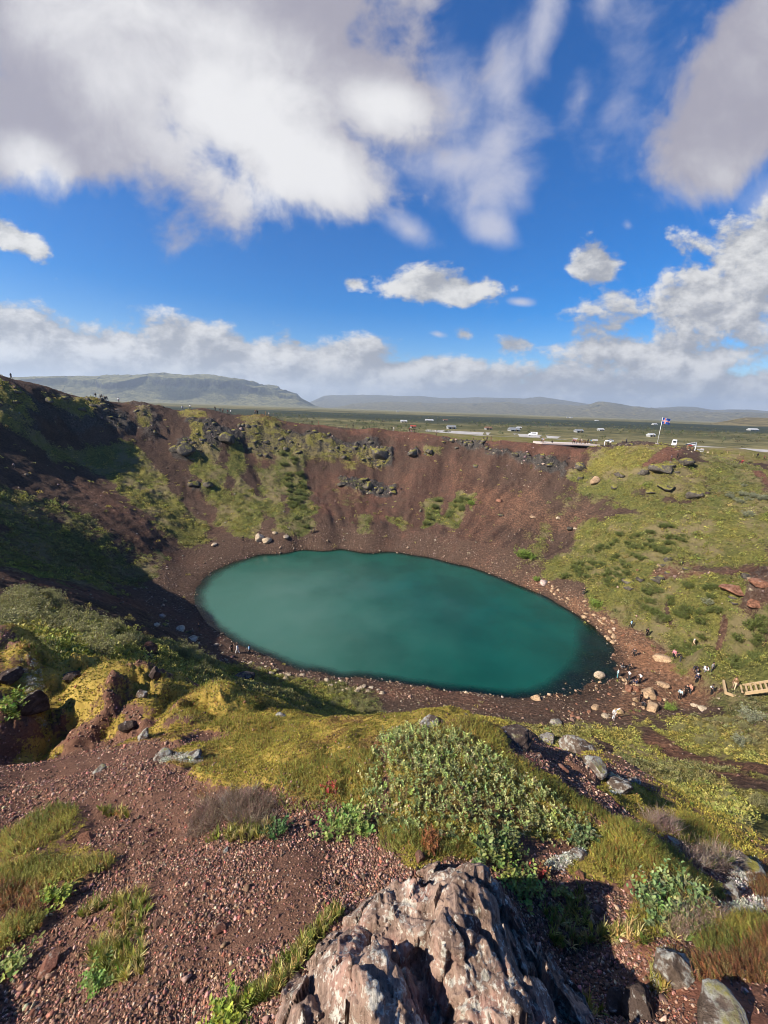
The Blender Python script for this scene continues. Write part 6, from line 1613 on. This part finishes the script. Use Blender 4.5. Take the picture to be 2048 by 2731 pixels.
def bm_obj(name, bm, mat, parent=None, smooth=False, bev=0.0):
    if bev:
        bmesh.ops.bevel(bm, geom=bm.edges[:], offset=bev, segments=2, affect='EDGES')
    bm.normal_update()
    me = bpy.data.meshes.new(name); bm.to_mesh(me); bm.free()
    for m in (mat if isinstance(mat, (list, tuple)) else [mat]): me.materials.append(m)
    if smooth: me.polygons.foreach_set('use_smooth', np.ones(len(me.polygons), bool))
    return link_obj(name, me, parent)
def add_box(bm, c, s, rz=0.0):
    r = bmesh.ops.create_cube(bm, size=1.0)
    M = Matrix.Translation(Vector(c)) @ Matrix.Rotation(rz, 4, 'Z') @ Matrix.Diagonal((*s, 1))
    bmesh.ops.transform(bm, matrix=M, verts=r['verts'])
    return r['verts']
def add_cyl(bm, a, b, r0, r1=None, seg=10):
    a, b = Vector(a), Vector(b); d = b - a
    r = bmesh.ops.create_cone(bm, cap_ends=True, segments=seg, radius1=r0, radius2=r0 if r1 is None else r1, depth=d.length)
    bmesh.ops.transform(bm, matrix=Matrix.Translation((a + b) / 2) @ d.to_track_quat('Z', 'Y').to_matrix().to_4x4(), verts=r['verts'])
def empty(name, P, rz, label, cat, group=None):
    o = bpy.data.objects.new(name, None); COL.objects.link(o); o.location = P; o.rotation_euler = (0, 0, rz)
    return tag(o, label, cat, group)

WHITE = simple_mat('white_paint', (.78, .78, .77), .45, .05, 2, .5)
GLASS = simple_mat('dark_glass', (.03, .035, .04), .12, .1, 2, .6)
RUBBER = simple_mat('rubber', (.02, .02, .02), .8)
REDP = simple_mat('red_paint', (.42, .025, .02), .35, .05, 2, .5)
SILV = simple_mat('silver_paint', (.52, .53, .55), .35, .05, 2, .5)
LAMP = simple_mat('lamp_glass', (.65, .62, .55), .15, .1, 5, .6)
TIMBER = simple_mat('timber', (.46, .33, .19), .8, .22, 5)
CONC = simple_mat('pale_concrete', (.50, .44, .40), .9, .12, 1.2)

# viewing deck
a_ = foot(zU, 440, 418); b_ = foot(zU, 1178, 470)
A, B = np.array(a_), np.array(b_); zt = max(A[2], B[2]) + .35
d = B - A; d[2] = 0; L = np.linalg.norm(d); d /= L; nrm = np.array([-d[1], d[0], 0])
if nrm @ np.array([A[0], A[1], 0]) < 0: nrm = -nrm
mid = (A + B) / 2 + nrm * 4.5
deck = empty('viewing_deck', (mid[0], mid[1], zt), math.atan2(d[1], d[0]), 'pale paved viewing terrace on the rim crowded with visitors', 'terrace')
bm = bmesh.new(); add_box(bm, (0, 0, -.35), (L, 9, .7)); bm_obj('slab', bm, CONC, deck, bev=.03)
bm = bmesh.new(); add_box(bm, (0, -4.65, -.12), (L, .28, .55)); bm_obj('kerb', bm, simple_mat('kerb_timber', (.62, .52, .46), .8), deck, bev=.02)
def on_deck(fn, x, y, dn):
    p = foot(fn, x, y); t = np.array(p) - A; s = float(np.clip(t @ d, 1, L - 1)); q = A + d * s + nrm * dn
    return (q[0], q[1], zt)
G3 = 'visitors on the viewing terrace'
for x, dn, kind, top, leg, lab in [(388, 1, 'stand', 'brown', 'brown', 'brown-clad visitor at the very end of the terrace'), (425, 2, 'stand', 'light_blue', 'denim', 'visitor in light blue in the crowd at the terrace end'), (440, 1, 'stand', 'white', 'denim', 'visitor in white top and jeans in the crowd at the terrace end'), (455, 3, 'stand', 'dark_grey', 'black', 'visitor in dark grey in the crowd at the terrace end'), (470, 1, 'stand', 'black', 'black', 'visitor in black in the crowd at the terrace end'), (482, 3, 'wave', 'beige', 'brown', 'visitor in beige with an arm raised over the crowd on the terrace'), (500, 2, 'stand', 'salmon', 'beige', 'visitor in salmon at the edge of the terrace crowd'),
                           (640, .8, 'crouch', 'black', 'black', 'visitor in black sitting on the terrace kerb'), (675, 2, 'stand', 'dark_red', 'black', 'visitor in dark red of the huddle on the terrace'), (687, 1, 'stand', 'brown', 'dark_grey', 'visitor in brown of the huddle on the terrace'), (703, 2, 'stand', 'red', 'black', 'visitor in red of the huddle on the terrace'), (778, 4, 'stand', 'dark_grey', 'black', 'visitor in grey of the tall group on the terrace'), (797, 3, 'photo', 'beige', 'brown', 'visitor in beige of the tall group on the terrace taking a picture'), (815, 4, 'stand', 'grey', 'denim', 'visitor in pale grey of the tall group on the terrace'), (816, .8, 'crouch', 'black', 'brown', 'visitor sitting on the kerb before the tall group'), (888, 2, 'stand', 'black', 'brown', 'visitor in black of a couple on the terrace'), (912, 2, 'stand', 'dark_grey', 'black', 'visitor in grey of a couple on the terrace'), (958, 3, 'walk', 'beige', 'black', 'visitor in beige walking along the terrace'), (1005, 1, 'crouch', 'black', 'black', 'visitor in black crouching low on the terrace'), (1130, 5, 'walk', 'denim', 'black', 'visitor in denim blue at the quiet end of the terrace'), (1145, 5, 'stand', 'teal', 'dark_grey', 'visitor in teal at the quiet end of the terrace')]:
    person(on_deck(zU, x, 440, dn), kind, top, leg, 'dark', lab, G3)
G4 = 'visitors on the rim by the flagpole'
for fn, x, y, kind, top, leg, lab in [(zU, 1237, 470, 'stand', 'white', 'white', 'visitor in white on the dark rocks past the terrace'), (zU, 1282, 472, 'bend', 'black', 'black', 'stooping visitor in black on the dark rocks past the terrace'), (zU, 1308, 470, 'stand', 'white', 'black', 'visitor in white and black on the dark rocks past the terrace'), (zU, 1465, 442, 'stand', 'brown', 'dark_grey', 'visitor in brown between terrace and flagpole'), (zU, 1514, 440, 'stand', 'navy', 'black', 'visitor in navy between terrace and flagpole'),
                              (zV, 430, 655, 'stand', 'navy', 'black', 'visitor in navy standing on the crag beside the red path'), (zV, 512, 625, 'stand', 'black', 'black', 'visitor in black standing higher on the crag beside the red path'), (zV, 635, 522, 'stand', 'brown', 'brown', 'visitor in brown among the white stones near the gate'), (zV, 692, 527, 'stand', 'dark_grey', 'brown', 'visitor in grey among the white stones near the gate'), (zV, 1322, 705, 'bend', 'red', 'dark_red', 'visitor in red stooping at the edge of the red rim path'), (zV, 1520, 606, 'walk', 'black', 'black', 'walker in black on the red rim path'), (zV, 1606, 622, 'walk', 'dark_red', 'black', 'walker in a dark red jacket on the red rim path')]:
    P = foot(fn, x, y)
    if P: person(P, kind, top, leg, 'dark', lab, G4)

# flagpole
P = foot(zB, 1180, 362)
fp = empty('flagpole', P, 0, 'white flagpole with a red, white and blue cross flag on the rim', 'flagpole')
PH = 9.4
bm = bmesh.new(); add_cyl(bm, (0, 0, -.3), (0, 0, PH), .085, .05, 12); bm_obj('pole', bm, WHITE, fp, True)
bm = bmesh.new(); bmesh.ops.create_uvsphere(bm, u_segments=10, v_segments=8, radius=.09, matrix=Matrix.Translation((0, 0, PH + .05))); bm_obj('finial', bm, WHITE, fp, True)
bm = bmesh.new(); add_box(bm, (0, 0, -.05), (.9, .9, .3)); bm_obj('base', bm, CONC, fp, bev=.03)
FW, FH = 25, 18
bx = np.array([0, 3.5, 7, 8, 10, 11, 16, 20.5, 25]) / 25; by = np.array([0, 3.5, 7, 8, 10, 11, 14.5, 18]) / 18
fl_l, fl_h = 2.9, 2.0
ux = np.unique(np.concatenate([bx, np.linspace(0, 1, 26)])); uy = np.unique(np.concatenate([by, np.linspace(0, 1, 14)]))
V = np.array([[u * fl_l * .95, math.sin(u * 7 + v * 1.3) * .16 * (u + .2), PH - .15 - fl_h + v * fl_h - u * u * .55 - .12 * math.sin(u * 5) * u] for u in ux for v in uy])
Fq, Mi = [], []
for i in range(len(ux) - 1):
    for j in range(len(uy) - 1):
        k = i * len(uy) + j
        Fq.append((k, k + len(uy), k + len(uy) + 1, k + 1))
        x_, y_ = (ux[i] + ux[i + 1]) / 2 * 25, (uy[j] + uy[j + 1]) / 2 * 18
        Mi.append(2 if (8 < x_ < 10 or 8 < y_ < 10) else 1 if (7 < x_ < 11 or 7 < y_ < 11) else 0)
fm = [simple_mat('flag_blue', (.02, .06, .30), .8, .1), simple_mat('flag_white', (.75, .75, .75), .8, .05), simple_mat('flag_red', (.50, .02, .03), .8, .1)]
fo = link_obj('flag', mesh_np('flag', V, Fq, fm, True, True, Mi), fp)
fo.rotation_euler = (0, 0, RAD(-8))

# vehicles
def wheel(parent, x, y, r, w=.22):
    bm = bmesh.new(); add_cyl(bm, (x, y - w / 2, r), (x, y + w / 2, r), r, None, 18); o = bm_obj('wheel', bm, RUBBER, parent, bev=.02)
    bm = bmesh.new(); add_cyl(bm, (x, y - w / 2 - .012, r), (x, y + w / 2 + .012, r), r * .6, None, 14); bm_obj('rim', bm, SILV, o)
def loft(name, secs, mat, parent):
    """a body from cross-sections along x: (x, half width low, half width high, z low, z belt, z top)"""
    bm = bmesh.new(); rings = []
    for x, wl, wt, z0, zb, z1 in secs:
        q = [(-wl, z0), (-wl, zb), (-wt, z1), (wt, z1), (wl, zb), (wl, z0)]
        rings.append([bm.verts.new((x, a, b)) for a, b in q])
    for a, b in zip(rings, rings[1:]):
        for i in range(6): bm.faces.new((a[i], a[(i + 1) % 6], b[(i + 1) % 6], b[i]))
    bm.faces.new(rings[0][::-1]); bm.faces.new(rings[-1])
    bmesh.ops.recalc_face_normals(bm, faces=bm.faces[:])
    return bm_obj(name, bm, mat, parent, False, .035)
def car(P, rz, paint, label, van=False):
    o = empty('parked_car', P, rz, label, 'van' if van else 'car')
    if van:
        loft('body', [(-2.6, .95, .85, .35, 1.3, 2.2), (-1, .97, .88, .3, 1.3, 2.3), (1.3, .97, .86, .3, 1.3, 2.25), (1.75, .97, .8, .3, 1.25, 1.45), (2.5, .9, .72, .35, .95, 1.05)], paint, o)
        for y in (-1, 1):
            bm = bmesh.new(); add_box(bm, (-.2, y * .945, 1.72), (2.6, .06, .5)); bm_obj('side_window', bm, GLASS, o)
        bm = bmesh.new(); vs = [bm.verts.new(q) for q in ((1.38, -.78, 2.16), (1.38, .78, 2.16), (1.86, .82, 1.44), (1.86, -.82, 1.44))]; bm.faces.new(vs); bmesh.ops.solidify(bm, geom=bm.faces[:], thickness=.04); bm_obj('windscreen', bm, GLASS, o)
        xs = (-1.7, 1.7)
    else:
        loft('body', [(-2.1, .8, .7, .35, .8, .92), (-1.6, .88, .8, .28, .85, 1.0), (1.0, .88, .8, .28, .85, .98), (1.9, .85, .72, .3, .72, .82), (2.15, .75, .62, .38, .6, .66)], paint, o)
        loft('cabin', [(-1.75, .78, .62, .93, .98, 1.02), (-1.25, .78, .60, .93, 1.05, 1.43), (.15, .78, .60, .93, 1.05, 1.47), (.95, .78, .62, .93, .97, 1.0)], GLASS, o)
        bm = bmesh.new(); add_box(bm, (-.55, 0, 1.46), (1.5, 1.2, .05)); bm_obj('roof', bm, paint, o, bev=.02)
        xs = (-1.3, 1.35)
    for x in xs:
        for y in (-.82, .82): wheel(o, x, y, .33)
    for y in (-.62, .62):
        bm = bmesh.new(); add_box(bm, (2.42 if van else 2.06, y, .72 if van else .66), (.2, .3, .14)); bm_obj('headlight', bm, LAMP, o, bev=.02)
    return o
def park(fn, x, y, h=30.3):
    px, py = fn(x, y); p = at_height(px, py, h)
    return (p[0], p[1], any_z(p[0], p[1]) + .12)
car(park(zB, 642, 325, 29.5), RAD(175), WHITE, 'white van driving on the pale car park strip behind the rim', True)
car(park(zB, 975, 345), RAD(190), WHITE, 'white car parked alone between the terrace and the flagpole')
car(park(zB, 1118, 361), RAD(185), WHITE, 'white car parked first in the row short of the flagpole'); car(park(zB, 1140, 358), RAD(200), SILV, 'silver car in the middle of the row short of the flagpole'); car(park(zB, 1160, 362), RAD(180), WHITE, 'white car parked closest to the flagpole')
car(park(zB, 1312, 366), RAD(170), REDP, 'red car parked near the gate beyond the flagpole'); car(park(zB, 1330, 360), RAD(185), WHITE, 'white car behind the red one')
# minibus seen from behind
P = park(zB, 1254, 361)
toward = math.atan2(-P[1], -P[0])
bus = empty('minibus', P, toward + math.pi, 'white rounded minibus parked with its dark rear window to the crater', 'bus')
loft('body', [(-3.2, .92, .72, .5, 1.7, 2.75), (-2.9, 1.06, .85, .42, 1.75, 3.05), (2.0, 1.06, .88, .4, 1.75, 3.05), (3.0, 1.05, .8, .4, 1.5, 2.6), (3.5, .95, .7, .45, 1.1, 1.3)], WHITE, bus)
bm = bmesh.new(); vs = [bm.verts.new(q) for q in ((-3.27, -.74, 1.75), (-3.27, .74, 1.75), (-3.25, .62, 2.6), (-3.25, -.62, 2.6))]; bm.faces.new(vs); bmesh.ops.solidify(bm, geom=bm.faces[:], thickness=.05); bm_obj('rear_window', bm, GLASS, bus)
for y in (-1, 1):
    bm = bmesh.new(); add_box(bm, (-.3, y * 1.0, 2.2), (4.6, .12, .75)); bm_obj('side_window', bm, GLASS, bus)
for x in (-2.0, 2.2):
    for y in (-.95, .95): wheel(bus, x, y, .4)
for y in (-.8, .8):
    bm = bmesh.new(); add_box(bm, (-3.22, y, 1.1), (.1, .16, .4)); bm_obj('tail_light', bm, REDP, bus)
# houses and sheds on the plain
def house(fn, x, y, w, dpt, wall, roof, label, flat=False, rz=0.2, h=28.6, hh=2.8):
    p = at_height(*fn(x, y), h)
    w, dpt, hh = w * .68, dpt * .7, hh * .5
    o = empty('house', (p[0], p[1], any_z(p[0], p[1]) - .2), rz, label, 'house')
    bm = bmesh.new(); add_box(bm, (0, 0, hh / 2), (w, dpt, hh)); wl = bm_obj('wall', bm, wall, o)
    bm = bmesh.new(); rh = .5 if flat else dpt * .34; e = .4
    vs = [bm.verts.new(q) for q in ((-w / 2 - e, -dpt / 2 - e, hh), (w / 2 + e, -dpt / 2 - e, hh), (w / 2 + e, dpt / 2 + e, hh), (-w / 2 - e, dpt / 2 + e, hh), (-w / 2 - e, 0, hh + rh), (w / 2 + e, 0, hh + rh))]
    for f in ((0, 1, 5, 4), (2, 3, 4, 5), (0, 4, 3), (1, 2, 5), (3, 2, 1, 0)): bm.faces.new([vs[i] for i in f])
    bm_obj('roof', bm, roof, o)
    nw = max(2, int(w / 3.5))
    for i in range(nw):
        xx = -w / 2 + (i + .5) * w / nw
        bm = bmesh.new(); add_box(bm, (xx, -dpt / 2 - .02, hh * .55), (1.3, .1, 1.1)); bm_obj('window', bm, GLASS, o)
    bm = bmesh.new(); add_box(bm, (w * .1, -dpt / 2 - .03, 1.0), (.9, .1, 2.0)); bm_obj('door', bm, TIMBER, o)
WW = simple_mat('white_wall', (.36, .36, .35), .8, .06); GW = simple_mat('grey_wall', (.28, .28, .28), .8, .1); GRF = simple_mat('grey_roof', (.20, .21, .22), .5, .08); WRF = simple_mat('white_roof', (.42, .43, .44), .5, .05); BRF = simple_mat('brown_roof', (.16, .09, .06), .8, .1)
for a in [(zB, 560, 307, 11, 7, GW, GRF, 'long grey-roofed house among bushes behind the car park'), (zB, 840, 312, 8.5, 6, GW, GRF, 'grey-roofed house with pale gable behind the terrace'), (zB, 290, 296, 9, 6, WW, GRF, 'white house with a grey roof at the start of the car park strip'), (zB, 85, 271, 9, 6, WW, WRF, 'pale summer house in the dark heath beyond the rim'), (zB, 195, 266, 14, 6, GW, WRF, 'low pale house in the dark heath, beside the summer house'), (zB, 265, 265, 9, 5, GW, BRF, 'small brown-roofed house in the dark heath'), (zB, 935, 305, 7, 5, WW, WRF, 'small white house behind the grey gabled one'), (zB, 582, 298, 5, 4, WW, WRF, 'little white shed behind the long grey-roofed house'),  # dark heath: heath under the painted cloud shadow
          (zB, 1152, 330, 6.5, 5, WW, WRF, 'white service hut just beyond the flagpole base'), (zB, 1168, 281, 14, 8, WW, WRF, 'white farmhouse far off by the flagpole top'), (zB, 1592, 304, 24, 9, WW, WRF, 'long white farm building far out on the plain'), (zB, 918, 264, 14, 8, WW, WRF, 'tiny white farm at the far side of the dark heath'), (zB, 450, 300, 7, 5, GW, BRF, 'small dark cabin in the bushes behind the car park strip'), (zT, 1480, 155, 5, 3.5, WW, simple_mat('red_roof', (.35, .06, .04), .7), 'little red-roofed hut just outside the rim')]:  # dark heath: heath under the painted cloud shadow
    house(*a, h=29.2 if a[2] > 290 else 28.8)
for x, y, lab in [(795, 240, 'white farm dot at the foot of the far hills, nearest the middle hill'), (810, 238, 'white barn beside the farm at the foot of the far hills'), (1540, 268, 'pale farm group before the ochre hill'), (60, 218, 'white farm at the foot of the far hills beyond the rim')]:
    px, py = zB(x, y); d3 = ray(px, py); r = 2600.0; hl = math.hypot(d3[0], d3[1]); q = (d3[0] / hl * r, d3[1] / hl * r)
    o = empty('farm', (q[0], q[1], any_z(*q)), .3, lab, 'farm')
    bm = bmesh.new(); add_box(bm, (0, 0, 1.3), (17, 9, 2.6)); bm_obj('wall', bm, WW, o)
    bm = bmesh.new(); vs = [bm.verts.new(v) for v in ((-9, -5, 2.6), (9, -5, 2.6), (9, 5, 2.6), (-9, 5, 2.6), (-9, 0, 5), (9, 0, 5))]
    for f in ((0, 1, 5, 4), (2, 3, 4, 5), (0, 4, 3), (1, 2, 5), (3, 2, 1, 0)): bm.faces.new([vs[i] for i in f])
    bm_obj('roof', bm, WRF, o)
# path posts and gate
for x, y, lab in [(955, 575, 'pale stake first in the line along the rim path by the gate'), (1140, 570, 'pale stake, second in the line along the rim path'), (1297, 592, 'pale stake where the red rim path starts'), (1466, 612, 'tall pale stake beside the walkers on the red rim path')]:
    P = foot(zV, x, y)
    o = empty('path_post', P, 0, lab, 'post', 'stakes along the rim path')
    bm = bmesh.new(); add_cyl(bm, (0, 0, -.3), (0, 0, 1.15), .06, .05, 8); bm_obj('stake', bm, TIMBER, o)
    bm = bmesh.new(); add_box(bm, (0, 0, 1.16), (.13, .13, .05)); bm_obj('cap', bm, TIMBER, o)
P = foot(zV, 733, 530)
o = empty('gate_post', P, .4, 'tall white gate post with a cross arm at the end of the white stones', 'post')
bm = bmesh.new(); add_box(bm, (0, 0, 1.4), (.22, .22, 3.2)); bm_obj('post', bm, WHITE, o, bev=.02)
bm = bmesh.new(); add_box(bm, (-.7, 0, 2.9), (1.6, .16, .16)); bm_obj('arm', bm, WHITE, o, bev=.02)
P = foot(zV, 800, 545)
o = empty('fence', P, .2, 'low white picket barrier beside the gate post', 'fence')
for i in range(6):
    bm = bmesh.new(); add_box(bm, (i * .55 - 1.4, 0, .5), (.12, .1, 1.1)); bm_obj('picket', bm, WHITE, o)
bm = bmesh.new(); add_box(bm, (0, -.07, .85), (3.2, .05, .16)); bm_obj('rail', bm, WHITE, o)
for x, y, w, lab in [(822, 515, 42, 'big white stone behind the picket barrier'), (900, 555, 30, 'white stone at the end of the picket barrier'), (655, 515, 30, 'white stone at the feet of the visitors near the gate'), (690, 545, 26, 'grey-white stone just under the visitors near the gate')]:
    boulder(zV, x, y, w * .62 / 1.0 / 4.74 * 1.62, MR_PALE, lab, .8)

# wooden stairs down to the lake
s0 = np.array(foot(zD, 1500, 722)); s1 = np.array(foot(zD, 1720, 722)); s1 = s0 + (s1 - s0) / np.linalg.norm((s1 - s0)[:2]) * 9.0
dirn = math.atan2(s1[1] - s0[1], s1[0] - s0[0])
rise = max(.6, float(ground_z(s1[0], s1[1])[0] - s0[2]))
st = empty('stairs', s0, dirn, 'new timber stairs with a corner landing at the bottom of the lake path', 'stairs')
bm = bmesh.new(); add_box(bm, (-.7, .6, .16), (.22, 3.0, .42)); bm_obj('landing_beam', bm, TIMBER, st, bev=.015)
bm = bmesh.new(); add_box(bm, (.15, -.98, .14), (1.9, .2, .38)); bm_obj('landing_beam', bm, TIMBER, st, bev=.015)
def sloped(y, x0, x1, w, h_, dz):
    bm = bmesh.new(); z0, z1 = x0 / 9 * rise, x1 / 9 * rise
    vs = [bm.verts.new(v) for v in ((x0, y - w, z0 - .1), (x0, y + w, z0 - .1), (x1, y + w, z1 - .1), (x1, y - w, z1 - .1), (x0, y - w, z0 + h_), (x0, y + w, z0 + h_), (x1, y + w, z1 + h_), (x1, y - w, z1 + h_))]
    for f in ((3, 2, 1, 0), (4, 5, 6, 7), (0, 1, 5, 4), (1, 2, 6, 5), (2, 3, 7, 6), (3, 0, 4, 7)): bm.faces.new([vs[i] for i in f])
    bm_obj('stringer', bm, TIMBER, st)
sloped(-1.0, 1.1, 9.0, .1, .36, 0); sloped(1.15, .6, 9.0, .07, .26, 0)
for i in range(20):
    x = .9 + i * .42
    if 7 <= i <= 8: continue
    bm = bmesh.new(); add_box(bm, (x, .1, x / 9 * rise + .22), (.2, 1.9, .12)); bm_obj('tread', bm, TIMBER, st, bev=.01)
